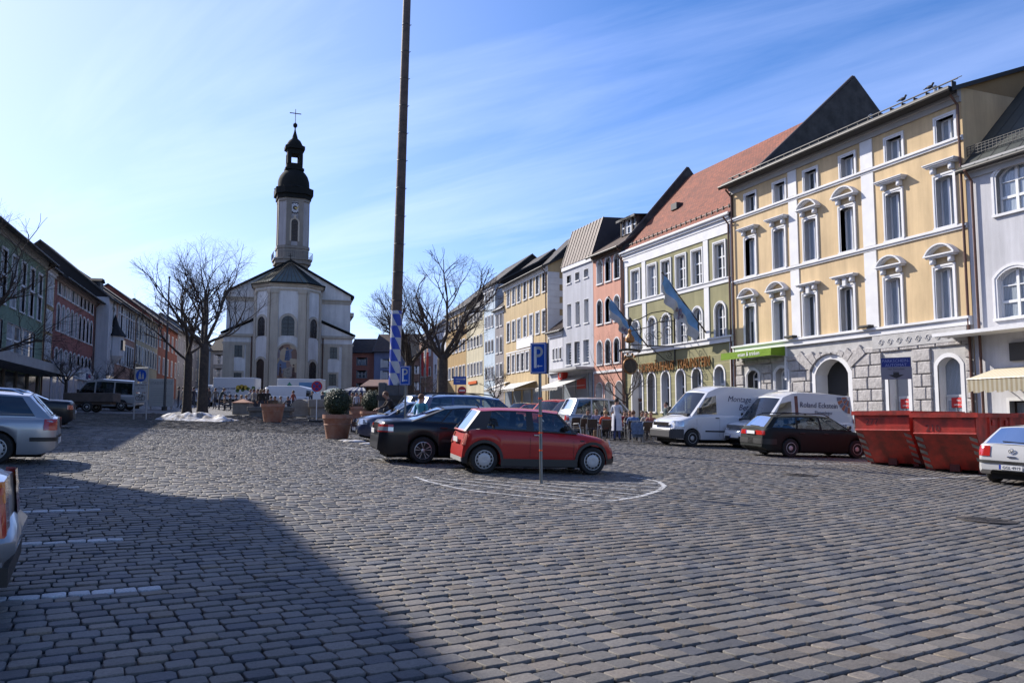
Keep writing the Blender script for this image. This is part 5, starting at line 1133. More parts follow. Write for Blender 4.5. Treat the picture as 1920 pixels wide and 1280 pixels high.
# ------------------------------------------------------------------ vehicles
GLASS = glass_mat('car_glass', (.42, .46, .45), .05); GLASSD = glass_mat('dark_car_glass', (.10, .12, .13), .05)
TYRE = mat('tyre_rubber', (.018, .018, .018), .85, 0); ALU = mat('wheel_alloy', (.42, .42, .43), .35, 0, metal=.6); HUBW = mat('wheel_cover', (.50, .50, .50), .45, 0, metal=.2)
REDL = mat('red_lamp_lens', (.45, .02, .012), .15, 0, coat=1); ORL = mat('orange_lamp_lens', (.6, .14, .01), .15, 0, coat=1); CLL = mat('clear_lamp_lens', (.55, .57, .6), .08, 0, metal=.6, coat=1)
SEAT = mat('seat_fabric', (.03, .03, .032), .9, 0); PLATE = mat('plate_white', (.7, .7, .7), .4, 0); PBLUE = mat('plate_blue', (.02, .05, .35), .4, 0); CHROME = mat('chrome', (.6, .6, .62), .12, 0, metal=1)
UNDER = mat('underbody', (.01, .01, .01), .9, 0)
def lerp(a, b, t): return a + (b - a) * t
def interp(P, x):
    if x <= P[0][0]: return P[0][1]
    for (x0, y0), (x1, y1) in zip(P, P[1:]):
        if x <= x1: return y0 + (y1 - y0) * (x - x0) / max(1e-6, x1 - x0)
    return P[-1][1]
def smooth(P, x, w=.12): return (interp(P, x - w) + 2 * interp(P, x) + interp(P, x + w)) / 4
WHEELS = {}
def wheel_meshes(r, style, w=.2):
    k = (round(r, 2), style)
    if k in WHEELS: return WHEELS[k]
    m = MB(); ri = r * (.66 if style != 'van' else .60); M = Matrix.Rotation(R(90), 4, 'X')
    m.lathe([(ri, -w / 2), (r * .9, -w / 2 - .004), (r * .97, -w / 2 + .02), (r, -w / 2 + .045), (r, w / 2 - .045), (r * .97, w / 2 - .02), (r * .9, w / 2 + .004), (ri, w / 2)], 30, M)
    m.lathe([(ri, w / 2), (.001, w / 2 - .03)], 20, M)
    tm = m.mesh('wheel', TYRE, 40)
    m = MB(); y0 = -w / 2      # outer face towards -y
    def P(rr_, a, y): return (rr_ * math.sin(a), y, rr_ * math.cos(a))
    m.mat(1); m.lathe([(ri, w / 2 * .9), (ri, w / 2 - .02), (.001, w / 2 - .10)], 28, M)     # dark dish behind; lathe z maps to -y
    m.mat(0); m.lathe([(ri, w / 2 + .006), (ri * .93, w / 2 + .010), (ri * .91, w / 2 - .03)], 30, M)
    if style == 'cover':
        m.lathe([(ri * .91, w / 2 - .0), (ri * .88, w / 2 + .004)], 30, M); m.lathe([(ri * .70, w / 2 + .004), (ri * .55, w / 2 + .016), (ri * .2, w / 2 + .012), (.001, w / 2 + .010)], 30, M)
        for i in range(13):
            a = 2 * math.pi * i / 13; d = .13
            m.add([P(ri * .68, a - d, y0 - .004), P(ri * .68, a + d, y0 - .004), P(ri * .92, a + d * .9, y0 - .006), P(ri * .92, a - d * .9, y0 - .006)], [(0, 1, 2, 3), (3, 2, 1, 0)])
    elif style in ('spoke5', 'spoke7', 'spoke10'):
        n = int(style[5:]); m.lathe([(ri * .22, w / 2 + .0), (ri * .12, w / 2 + .006), (.001, w / 2 + .006)], 16, M)
        for i in range(n):
            a = 2 * math.pi * i / n; d = .9 / n
            for sg in ((-1, 1) if n <= 7 else (0,)):
                m.add([P(ri * .15, a + sg * .1 - d * .35, y0 - .002), P(ri * .15, a + sg * .1 + d * .35, y0 - .002), P(ri * .95, a + sg * .22 + d * .28, y0 - .004), P(ri * .95, a + sg * .22 - d * .28, y0 - .004)], [(0, 1, 2, 3), (3, 2, 1, 0)])
    else:
        m.lathe([(ri * .86, w / 2 - .03), (ri * .6, w / 2 - .05), (ri * .35, w / 2 + .0), (.001, w / 2 + .01)], 24, M)
        m.mat(1)
        for i in range(8): a = 2 * math.pi * i / 8; m.lathe([(.001, .002), (ri * .09, .002)], 8, Matrix.Translation(P(ri * .7, a, y0 + .03)) @ M)
    rm = m.mesh('rim', [ALU if style != 'van' and style != 'cover' else HUBW, BLACK], 35)
    WHEELS[k] = (tm, rm); return WHEELS[k]

def car(name, label, cat, pos, heading, sp, group=None):
    """x forward, y left, origin on the ground mid-wheelbase"""
    L, Wd, H, wb = sp['L'], sp['W'], sp['H'], sp['wb']; r = sp.get('r', .31); fo = sp['front']    # x of nose
    xn, xt = fo, fo - L; xf, xr_ = wb / 2, -wb / 2; zf = sp.get('zf', .20)
    belt = sp['belt']            # (x, z) from rear to nose, top of the lower body
    hw = Wd / 2; bodym = sp['paint']; cladm = sp.get('clad', BLACK)
    fr, rr_ = sp.get('nose_r', .55), sp.get('tail_r', .35)
    def wx(x):
        d = 0
        if x > xn - fr: d = ((x - (xn - fr)) / fr) ** 2.4 * sp.get('nose_in', .28)
        if x < xt + rr_: d = max(d, (((xt + rr_) - x) / rr_) ** 2.4 * sp.get('tail_in', .16))
        return hw - d - .02 * ((x - (xn + xt) / 2) / (L / 2)) ** 2
    tk = sp.get('tuck', .0)
    def ringp(x):
        zs = smooth(belt, x, .06); w = wx(x); R_ = r + .055; za = zf; inw = False
        for xw in (xf, xr_):
            dxx = abs(x - xw)
            if dxx < R_: za = max(za, r + math.sqrt(R_ * R_ - dxx * dxx)); inw = True
        # bumpers lift towards the ends
        lift = 0
        if x > xn - .35: lift = ((x - xn + .35) / .35) ** 2 * .10
        if x < xt + .35: lift = max(lift, ((xt + .35 - x) / .35) ** 2 * .12)
        zl = max(za, zf + lift); h = zs - zl; zm = max(zl + .02, zf + .35 + (zs - zf - .35) * .35)
        wi = w - .26
        pts = [(0, zf + lift + .02), (wi, zf + lift + .02), (wi, zl + .0), (w - .025, zl), (w - .005, min(zl + .08, zs - .2)), (w, max(zl + .1, min(zm, zs - .18))), (w - .012, zs - .13), (w - .035, zs - .055), (w - .085, zs - .012), (w * .55, zs + sp.get('crown', .03) * .8), (0, zs + sp.get('crown', .03))]
        return pts
    xs = list(np.linspace(xt, xn, 54))
    for xw in (xf, xr_):
        for q in (-1, 1):
            for e_ in (.999, 1.001, .96, .85): xs.append(xw + q * (r + .055) * e_)
    xs += [xt + .01, xt + .03, xt + .07, xn - .01, xn - .03, xn - .07, xn - .14, xt + .13]
    xs = sorted(set(round(x, 4) for x in xs if xt <= x <= xn))
    root_ = root(name, label, cat, (pos[0], pos[1], gz(pos[0], pos[1])), heading, group)
    # the square slopes: tilt the car onto it
    root_.rotation_mode = 'QUATERNION'; up = Vector((-GX, -GY, 1)).normalized(); fw = Vector((math.cos(heading), math.sin(heading), 0)); fw = (fw - up * fw.dot(up)).normalized(); lf_ = up.cross(fw)
    root_.rotation_quaternion = Matrix((fw, lf_, up)).transposed().to_quaternion()
    m = MB(); rings = []
    nose_b, tail_b = sp.get('nose_b', .05), sp.get('tail_b', .05)
    for x in xs:
        P = ringp(x); n = len(P); vs = []
        for (y, z) in P:
            # lean the end faces so that nose and tail are not flat
            q = 0
            if x > xn - .14: q = -sp.get('nose_lean', .10) * max(0, (z - .55)) * (x - xn + .14) / .14
            if x < xt + .14: q = sp.get('tail_lean', .10) * max(0, (z - .55)) * (xt + .14 - x) / .14
            vs.append((x + q, y, z))
        rings.append(vs)
    n = len(rings[0]); full = []
    for vs in rings: full.append([(x, -y, z) for x, y, z in vs[::-1]][:-1] + vs)     # right top centre ... bottom ... left top
    k = len(full[0]); verts = [v for f_ in full for v in f_]; m.v = verts
    gx0, gx1 = sp.get('cab', (sp['gh'][3], sp['gh'][0]))
    for i in range(len(xs) - 1):
        xm = (xs[i] + xs[i + 1]) / 2
        for j in range(k - 1):
            a = (i * k + j, i * k + j + 1, (i + 1) * k + j + 1, (i + 1) * k + j); jj = min(j, k - 2 - j)
            mi = 0
            if jj in (n - 2, n - 3, n - 4) and True: mi = 2 if jj >= n - 3 else 0
            if jj in (0, 1) and gx0 < xm < gx1: mi = 2  # deck below the windows coloured black to pass for interior shade
            if sp.get('cladh') and jj in (n - 5, n - 6) and jj >= n - 5: mi = 1
            m.f.append(a); m.m.append(mi)
    for o0 in (0, (len(xs) - 1) * k):
        for i in range(k // 2): m.f.append((o0 + i, o0 + i + 1, o0 + k - 2 - i, o0 + k - 1 - i) if i + 1 < k - 2 - i else (o0 + i, o0 + i + 1, o0 + k - 1 - i)); m.m.append(0)
    def hwy(x, z):
        P = ringp(x); P = P[3:9]
        for (y0, z0), (y1, z1) in zip(P, P[1:]):
            if z <= z1: return lerp(y0, y1, min(1, max(0, (z - z0) / max(1e-5, z1 - z0))))
        return P[-1][0]
    body = m.build('body', [bodym, cladm, UNDER], root_, smooth=38)
    # greenhouse: xa windscreen foot, xb roof front, xc roof rear, xd rear window foot
    xa, xb, xc, xd = sp['gh']; ins = sp.get('inset', .15); shoulder = sp.get('shoulder', .085); rz = sp.get('roofz', [(xc, H - .02), ((xb + xc) / 2, H), (xb, H - .04)])
    pil = sp.get('pillar', bodym); roofm = sp.get('roofm', bodym)
    def gp(xbot, xtop, v, s_):
        x = lerp(xbot, xtop, v); zb_ = smooth(belt, xbot, .06) - .012; zt_ = smooth(rz, xtop, .1) - .055; z = lerp(zb_, zt_, v)
        w = min(wx(xbot), wx(min(max(xtop, xt + .4), xn - .6))) - shoulder - ins * (v ** 1.25); return (x, s_ * w, z)
    segs = sp['segs']            # list of (xb, xt, kind) boundaries rear->front; kind applies up to the next boundary
    mg = MB(); parts = {}
    def patch(mb, f, nu, nv):
        o = len(mb.v)
        for a in range(nu + 1):
            for b_ in range(nv + 1): mb.v.append(tuple(f(a / nu, b_ / nv)))
        for a in range(nu):
            for b_ in range(nv): mb.f.append((o + a * (nv + 1) + b_, o + (a + 1) * (nv + 1) + b_, o + (a + 1) * (nv + 1) + b_ + 1, o + a * (nv + 1) + b_ + 1)); mb.m.append(mb.mi)
    v0, v1 = sp.get('wv', (.07, .93))
    glassl = []
    for s_ in (-1, 1):
        for (a, b_) in zip(segs, segs[1:]):
            kind = a[2]; nu = max(1, int(abs(b_[0] - a[0]) / .25))
            if kind == 'g':
                patch(mg.mat(1), lambda u, v: gp(lerp(a[0], b_[0], u), lerp(a[1], b_[1], u), v * v0, s_), nu, 1); patch(mg.mat(1), lambda u, v: gp(lerp(a[0], b_[0], u), lerp(a[1], b_[1], u), v1 + v * (1 - v1), s_), nu, 1)
                q = MB(); patch(q, lambda u, v: gp(lerp(a[0], b_[0], u), lerp(a[1], b_[1], u), v0 + v * (v1 - v0), s_), nu, 4); glassl.append(('side_window', q))
            else: patch(mg.mat(1 if kind == 'p' else 0), lambda u, v: gp(lerp(a[0], b_[0], u), lerp(a[1], b_[1], u), v, s_), nu, 5)
    def scr(u, v, e, xbot, xtop, bow):
        A, B = gp(xbot, xtop, v, -1), gp(xbot, xtop, v, 1); y = lerp(A[1], B[1], u); c = 1 - (2 * u - 1) ** 2; return (A[0] + e * bow * c, y, A[2] + .03 * c * v + .015 * c)
    ws = sp.get('wsbow', .10)
    for nm, e, xbot, xtop, bow, m0, mat_ in (('windscreen', 1, xa, xb, ws, .06, GLASS), ('rear_window', -1, xd, xc, .05, sp.get('rwm', .10), sp.get('rglass', GLASSD))):
        if nm == 'rear_window' and sp.get('norear'): patch(mg.mat(0), lambda u, v: scr(u, v, e, xbot, xtop, bow), 8, 5); continue
        vb = sp.get('rwv', .10) if nm == 'rear_window' else .02
        patch(mg.mat(1), lambda u, v: scr(u * m0, v, e, xbot, xtop, bow), 1, 5); patch(mg.mat(1), lambda u, v: scr(1 - m0 + u * m0, v, e, xbot, xtop, bow), 1, 5)
        patch(mg.mat(0), lambda u, v: scr(m0 + u * (1 - 2 * m0), v * vb, e, xbot, xtop, bow), 6, 1); patch(mg.mat(0), lambda u, v: scr(m0 + u * (1 - 2 * m0), .94 + v * .06, e, xbot, xtop, bow), 6, 1)
        q = MB(); patch(q, lambda u, v: scr(m0 + u * (1 - 2 * m0), vb + v * (.94 - vb), e, xbot, xtop, bow), 8, 4); glassl.append((nm, q))
    def rf(u, v):
        x = lerp(xc, xb, u); A, B = gp(xc if False else x, x, 1, -1), gp(x, x, 1, 1); wA = lerp(abs(gp(xd, xc, 1, 1)[1]), abs(gp(xa, xb, 1, 1)[1]), u); c = 1 - abs(2 * v - 1) ** 2.6
        return (x + (ws * (1 - (2 * v - 1) ** 2) * max(0, (u - .8) / .2) if True else 0) - .05 * (1 - (2 * v - 1) ** 2) * max(0, (.1 - u) / .1), lerp(-wA, wA, v), smooth(rz, x, .1) - .055 + .055 * c)
    mr = MB(); patch(mr, rf, 14, 14)
    cabin = mg.build('cabin_frame', [bodym, pil], root_, smooth=40)
    roof = mr.build('roof', roofm, root_, smooth=50)
    for nm, q in glassl: q.build(nm, sp.get('sglass', GLASS) if nm == 'side_window' else (sp.get('rglass', GLASSD) if nm == 'rear_window' else GLASS), cabin, smooth=60)
    # seats
    if sp.get('seats', True):
        zb_ = interp(belt, (xa + xd) / 2)
        for k_, x_ in enumerate(sp.get('seatx', (xb - .55, xc + .75))):
            for y_ in (-.34, .34):
                q = MB(); Mx = Matrix.Translation((x_, y_, zb_ - .35)) @ Matrix.Rotation(R(-12), 4, 'Y'); q.bbox(-.07, .07, -.22, .22, 0, .48, .05, Mx); q.bbox(-.05, .05, -.12, .12, .52, .70, .04, Mx); q.build('seat', SEAT, root_)
        q = MB(); q.tube([(xa - .32 + .05 * math.cos(t_ * .5236), .34 + .19 * math.sin(t_ * .5236), zb_ + .02 + .17 * math.cos(t_ * .5236)) for t_ in range(13)], .015, 5); q.build('steering_wheel', BLACK, root_)
        q = MB(); q.bbox(xb - .1 if False else xa - .12, xa + .1, -hw + .25, hw - .25, zb_ - .2, zb_ + .02, .03); q.build('dashboard', SEAT, root_)
    # wheels
    tm, rm = wheel_meshes(r, sp.get('wheel', 'spoke7'))
    for xw in (xf, xr_):
        for s_ in (-1, 1):
            t_ = link('wheel', tm, root_); t_.location = (xw, s_ * (hw - .115), r); q = link('rim', rm, t_)
            if s_ > 0: t_.rotation_euler = (0, 0, math.pi)
    # side wrap helper for lamps, bumpers, plates
    def wrap(z0, z1, side, end, s_, off, e, mats, nm, par=root_, full=False, zs1=None):
        """strip following the body round a corner: side metres along the flank, end metres across the nose/tail"""
        xe = xn if e > 0 else xt; path = []
        for t_ in np.linspace(0, 1, 9): x = xe - e * side * (1 - t_); path.append((x, None))
        q = MB(); cols = []
        for x, _ in path: 
            lx = e * 0
            cols.append([(x + (0 if abs(x - xe) > .14 else -e * (sp.get('nose_lean', .1) if e > 0 else sp.get('tail_lean', .1)) * max(0, z - .55) * (1 - abs(x - xe) / .14)), s_ * (hwy(x, z) + off), z) for z in (z0, (z0 + z1) / 2, z1)])
        we = wx(xe) - .0
        for t_ in np.linspace(.06, 1, 5):
            y = we - end * t_; cols.append([(xe + e * off - e * (sp.get('nose_lean', .1) if e > 0 else sp.get('tail_lean', .1)) * max(0, z - .55), s_ * min(y, hwy(xe, z)), z) for z in (z0, (z0 + z1) / 2, z1)])
        for c_ in cols: q.v.extend(c_)
        for i in range(len(cols) - 1):
            for j in range(2): a = i * 3 + j; q.f.append((a, a + 3, a + 4, a + 1)); q.m.append(0)
        return q.build(nm, mats, par, smooth=60)
    for s_ in (-1, 1):
        tl = sp.get('tail', (.62, .88, .10, .22))
        if tl: 
            o = wrap(tl[0], tl[1], tl[2], tl[3], s_, .016, -1, sp.get('tailm', REDL), 'tail_light')
            if sp.get('tail2'): t2 = sp['tail2']; wrap(t2[0], t2[1], tl[2], tl[3], s_, .020, -1, t2[2], 'indicator', o)
        hl = sp.get('head', (.58, .74, .22, .34))
        if hl: wrap(hl[0], hl[1], hl[2], hl[3], s_, .016, 1, CLL, 'headlight')
        if sp.get('bump'):
            b0, b1 = sp['bump']; wrap(b0, b1, .45, hw * .98, s_, .018, -1, sp.get('bumpm', BLACK), 'bumper_strip'); wrap(b0, b1, .45, hw * .8, s_, .018, 1, sp.get('bumpm', BLACK), 'bumper_strip')
        if sp.get('rail'):
            q = MB(); a, b_ = xc + .1, xb - .05; yy = abs(gp((xa + xd) / 2, (xb + xc) / 2, 1, 1)[1]) - .05; q.tube([(lerp(a, b_, t_ / 10), s_ * yy, smooth(rz, lerp(a, b_, t_ / 10), .1) + (.045 if 0 < t_ < 10 else -.02)) for t_ in range(11)], .018, 6); q.build('roof_rail', sp['rail'], root_)
        # mirror
        q = MB(); mx_ = xa - .28; zz = interp(belt, mx_) + .06; yy = wx(mx_) - .06; s_m = sp.get('mir', 1)
        q.bbox(mx_ - .05, mx_ + .05 * s_m, s_ * (yy + .13) - .085, s_ * (yy + .13) + .085, zz, zz + .12 * s_m, .025); q.box(mx_ - .02, mx_ + .03, min(s_ * yy, s_ * (yy + .1)), max(s_ * yy, s_ * (yy + .1)), zz - .02, zz + .03); q.build('wing_mirror', sp.get('mirm', BLACK), root_)
        # shut lines
        q = MB(); 
        for x0 in sp.get('shut', ()):
            zz = np.linspace(zf + .14, interp(belt, x0) - .03, 8)
            for a, b_ in zip(zz, zz[1:]): q.add([(x0 - .004, s_ * (hwy(x0, a) + .0022), a), (x0 + .004, s_ * (hwy(x0, a) + .0022), a), (x0 + .004, s_ * (hwy(x0, b_) + .0022), b_), (x0 - .004, s_ * (hwy(x0, b_) + .0022), b_)], [(0, 1, 2, 3)])
        if q.v: q.build('door_gap', UNDER, root_)
        for x0, z_ in sp.get('handles', ()):
            q = MB(); y_ = s_ * (hwy(x0, z_) + .018); q.bbox(x0 - .09, x0 + .09, y_ - .015, y_ + .015, z_ - .018, z_ + .018, .008); q.build('door_handle', sp.get('handm', CHROME), root_)
        # body side moulding
        if sp.get('mould'):
            z_, x0, x1 = sp['mould']; q = MB(); X = np.linspace(x0, x1, 12)
            for a, b_ in zip(X, X[1:]): q.add([(a, s_ * (hwy(a, z_) + .008), z_ - .03), (b_, s_ * (hwy(b_, z_) + .008), z_ - .03), (b_, s_ * (hwy(b_, z_) + .008), z_ + .03), (a, s_ * (hwy(a, z_) + .008), z_ + .03)], [(0, 1, 2, 3)])
            q.build('side_moulding', sp.get('mouldm', BLACK), root_)
        if sp.get('cladding'):      # arch lips and sill
            q = MB()
            for xw in (xf, xr_):
                A = np.linspace(0, math.pi, 17); R0, R1 = r + .05, r + .115
                for a, b_ in zip(A, A[1:]):
                    c4 = []
                    for (rad, an) in ((R0, a), (R1, a), (R1, b_), (R0, b_)): x, z = xw + rad * math.cos(an), r + rad * math.sin(an); c4.append((x, s_ * (wx(x) + .012), z))
                    q.add(c4, [(0, 1, 2, 3)]); q.add([c4[1], (c4[1][0], c4[1][1] - s_ * .03, c4[1][2]), (c4[2][0], c4[2][1] - s_ * .03, c4[2][2]), c4[2]], [(0, 1, 2, 3)])
            q.box(xr_ + r + .06, xf - r - .06, min(s_ * (hw - .1), s_ * (hw + .008)), max(s_ * (hw - .1), s_ * (hw + .008)), zf - .03, zf + .13)
            for xe, e in ((xt, -1), (xn, 1)):
                xi = (xr_ - r - .06) if e < 0 else (xf + r + .06); X = np.linspace(xi, xe, 8)
                for a, b_ in zip(X, X[1:]): q.add([(a, s_ * (wx(a) + .02), zf), (b_, s_ * (wx(b_) + .02), zf + .04), (b_, s_ * (wx(b_) + .02), zf + .16), (a, s_ * (wx(a) + .02), zf + .13)], [(0, 1, 2, 3)])
            q.build('sill_cladding', BLACK, root_)
    for e, z_, txt in sp.get('plates', ((-1, .45, ''), (1, .38, ''))):
        q = MB(); xe = (xn + .022) if e > 0 else (xt - .03); M_ = Matrix.Translation((xe, 0, z_)) @ Matrix.Rotation(R(90 * e), 4, 'Z') @ Matrix.Rotation(R(90), 4, 'X')
        q.mat(0); q.box(-.26, .26, -.055, .055, -.01, .004, M_); q.mat(1); q.box(-.26, -.215, -.055, .055, .0045, .006, M_); q.mat(2)
        if txt: text_into(q, txt, .095, M_ @ Matrix.Translation((.02, -.035, .007)), 2, .001)
        q.build('number_plate', [PLATE, PBLUE, BLACK], root_)
    if sp.get('grille'):
        z0, z1, w_ = sp['grille']; q = MB()
        q.mat(0); q.box(xn - .05, xn + .008, -w_, w_, z0, z1)
        q.mat(1)
        for k_ in range(4): z_ = lerp(z0, z1, (k_ + .5) / 4); q.box(xn - .0, xn + .016, -w_, w_, z_ - .008, z_ + .008)
        q.build('grille', [UNDER, sp.get('grm', CHROME)], root_)
    if sp.get('low', True):
        q = MB(); q.box(xn - .05, xn + .012, -hw * .6, hw * .6, zf + .08, zf + .2); q.build('air_intake', UNDER, root_)
    if sp.get('wiper'):
        q = MB(); a = scr(.25, .12, -1, xd, xc, .05); b_ = scr(.68, .16, -1, xd, xc, .05); q.tube([(a[0] - .02, a[1], a[2]), (b_[0] - .025, b_[1], b_[2])], .011, 4); q.build('rear_wiper', BLACK, root_)
    if sp.get('aerial'):
        q = MB(); x = sp['aerial']; q.tube([(x, 0, smooth(rz, x, .1)), (x - .12, 0, smooth(rz, x, .1) + .28)], .006, 4); q.build('aerial', BLACK, root_)
    q = MB(); q.box(xt + .25, xn - .3, -hw + .3, hw - .3, .13, zf + .06); q.build('underbody', UNDER, root_)
    return root_, dict(hwy=hwy, wx=wx, gp=gp, scr=scr, xt=xt, xn=xn)
def place(px, py_, Lf, heading, ref):
    """car whose contact point ref=(x,y in car frame) stands at the ground seen at (px,py)"""
    g_ = G(px, py_); c, s_ = math.cos(heading), math.sin(heading); return (g_.x - (c * ref[0] - s_ * ref[1]), g_.y - (s_ * ref[0] + c * ref[1]))

P_RED = mat('chilli_red_paint', (.40, .010, .008), .5, 0, coat=.5, spec=.3); P_BLK = mat('black_car_paint', (.008, .009, .013), .3, 0, coat=.25, spec=.3); P_NAVY = paint('dark_navy_paint', (.02, .03, .075)); P_SIL = mat('silver_paint', (.42, .43, .45), .32, 0, metal=.55, coat=.8)
P_WHT = paint('white_van_paint', (.66, .67, .70)); P_BLUE = mat('metallic_blue_paint', (.035, .05, .12), .3, 0, metal=.4, coat=1); P_DGRN = mat('dark_green_black_paint', (.012, .015, .014), .55, 0, spec=.2); P_RED2 = mat('bright_red_paint', (.46, .014, .01), .5, 0, coat=.5, spec=.3)
# red small hatchback, the hero
hd = R(14.5)
mini = dict(L=3.53, W=1.69, H=1.42, wb=2.467, front=1.2335 + .60, r=.305, zf=.20, paint=P_RED, wheel='cover', nose_in=.34, nose_r=.75, tail_in=.14, tail_r=.4, nose_lean=.35, tail_lean=.30, crown=.035,
    belt=[(-1.70, .86), (-1.62, .93), (-1.25, .965), (.0, .935), (.72, .90), (.95, .885), (1.45, .80), (1.70, .72), (1.80, .62), (1.84, .55)],
    gh=(.86, .42, -1.29, -1.64), roofz=[(-1.29, 1.385), (-.9, 1.415), (-.3, 1.42), (.1, 1.41), (.42, 1.375)], pillar=BLACK, inset=.14, wsbow=.16,
    segs=[(-1.64, -1.29, 'p'), (-1.20, -1.05, 'g'), (-.30, -.30, 'p'), (-.13, -.16, 'g'), (.76, .37, 'p'), (.86, .42, 'p')], shut=(-.22, .78), handles=((-.05, .845),), cladding=True, tail=(.60, .84, .05, .16), head=(.60, .76, .10, .28), tailm=mat('pale_red_lens', (.55, .16, .12), .2, 0, coat=1),
    plates=((-1, .70, ''),), grille=(.45, .58, .38), aerial=None, seatx=(.0, -.95), rwv=.06, rglass=GLASS, shoulder=.05)
pos = place(907, 888, 0, hd, (-2.467 / 2, -.84)); MINI, mf = car('small_hatchback', 'small red two-door hatchback with black wheel arches, parked nearest behind the parking sign', 'car', pos, hd, mini)
q = MB(); q.tube([(-1.2, 0, 1.39), (-1.28, 0, 1.47)], .012, 5); q.build('aerial', BLACK, MINI)
q = MB()    # chrome belt line
for s_ in (-1, 1):
    X = np.linspace(-1.6, .86, 14); q.tube([(x, s_ * (mf['wx'](x) - .088), smooth(mini['belt'], x, .06) - .004) for x in X], .009, 4)
q.build('belt_trim', CHROME, MINI)
q = MB()
for s_ in (-1, 1): q.bbox(.93, 1.03, s_ * mf['hwy'](.98, .74) - .01, s_ * mf['hwy'](.98, .74) + .01, .725, .755, .004)
q.build('side_vent', BLACK, MINI)
q = MB(); q.box(mf['xt'] - .010, mf['xt'] + .05, -.62, .62, .24, .33); q.build('rear_valance', mat('silver_valance', (.4, .4, .4), .4, 0), MINI)
for s_ in (-1, 1): pass
# dark saloon
hd = R(17)
sal = dict(L=4.68, W=1.78, H=1.43, wb=2.675, front=1.3375 + .93, r=.32, paint=P_BLK, wheel='spoke5', belt=[(-2.41, .90), (-2.3, .985), (-1.75, 1.02), (-1.2, 1.0), (0, .95), (.9, .92), (1.15, .90), (1.9, .77), (2.2, .66), (2.27, .55)],
    gh=(1.15, .42, -.78, -1.62), roofz=[(-.78, 1.37), (-.3, 1.42), (.1, 1.42), (.42, 1.38)], segs=[(-1.62, -.78, 'p'), (-1.38, -.80, 'g'), (-.95, -.62, 'p'), (-.90, -.57, 'g'), (-.10, -.12, 'p'), (.0, -.05, 'g'), (1.0, .36, 'p'), (1.15, .42, 'p')], shut=(-1.0, -.06, 1.0), handles=((-.85, .87), (.08, .86)), handm=P_BLK,
    mould=(.56, -.9, .95), tail=(.74, .92, .34, .30), tailm=REDL, tail2=(.77, .86, CLL), plates=((-1, .75, ''),), nose_lean=.2, tail_lean=.18, pillar=BLACK)
pos = place(791, 869, 0, hd, (-2.675 / 2, -.80)); SAL, _ = car('saloon_car', 'black saloon with clear tail lights and five-spoke wheels, next behind the small red hatchback', 'car', pos, hd, sal)
# blue estate / van with roof rails
hd = R(22)
mpv = dict(L=4.62, W=1.81, H=1.72, wb=2.84, front=1.42 + .88, r=.31, paint=P_BLUE, wheel='spoke7', tail_lean=.12, belt=[(-2.32, .95), (-2.2, 1.0), (0, .98), (1.2, .98), (1.35, .97), (2.0, .83), (2.25, .68), (2.3, .58)], gh=(1.35, .55, -1.85, -2.24), roofz=[(-1.85, 1.64), (-1.2, 1.70), (-.2, 1.72), (.55, 1.64)],
    segs=[(-2.24, -1.85, 'b'), (-2.0, -1.72, 'g'), (-1.15, -1.1, 'p'), (-1.05, -1.02, 'g'), (-.15, -.15, 'p'), (-.05, -.08, 'g'), (1.15, .5, 'p'), (1.35, .55, 'b')], shut=(-1.1, -.1, 1.2), rail=BLACK, tail=(.70, .93, .12, .2), rwv=.12, aerial=-1.5, wiper=True, pillar=P_BLUE, roofm=P_BLUE, rglass=GLASSD)
g_ = GP(742, 27.2); pos = (g_.x + 2.0 * math.cos(hd) + .7, g_.y + 2.0 * math.sin(hd)); car('blue_minivan', 'metallic blue family van with black roof rails, behind the black saloon', 'car', pos, hd, mpv)
blk = dict(mpv, paint=P_BLK, pillar=P_BLK, roofm=P_BLK, H=1.66); hd2 = R(24)
g_ = GP(880, 31.5); car('black_estate_car', 'black estate car whose dark roof shows beyond the blue family van', 'car', (g_.x - .6, g_.y), hd2, blk)
# black hatchback facing left
hd = R(203)
hb = dict(L=4.15, W=1.73, H=1.45, wb=2.51, front=1.255 + .86, r=.31, paint=P_NAVY, wheel='spoke7', belt=[(-2.03, .92), (-1.9, .98), (0, .95), (1.0, .95), (1.15, .93), (1.75, .82), (2.02, .70), (2.11, .60)], gh=(1.10, .35, -1.45, -1.9), roofz=[(-1.45, 1.38), (-.7, 1.44), (0, 1.44), (.35, 1.39)],
    segs=[(-1.9, -1.45, 'b'), (-1.5, -1.2, 'g'), (-.95, -.9, 'p'), (-.85, -.82, 'g'), (-.1, -.1, 'p'), (0, -.05, 'g'), (.95, .3, 'p'), (1.10, .35, 'b')], shut=(-.9, -.05, 1.0), handles=((-.75, .84), (.1, .83)), handm=P_NAVY, head=(.60, .76, .26, .34), grille=(.52, .66, .36), tail=(.78, .95, .1, .22), plates=((1, .42, ''), (-1, .5, '')), nose_lean=.3)
pos = place(664, 826, 0, hd, (2.1, .0)); car('navy_hatchback', 'dark navy hatchback facing left with bright headlights, beside the terracotta planter', 'car', pos, hd, hb)
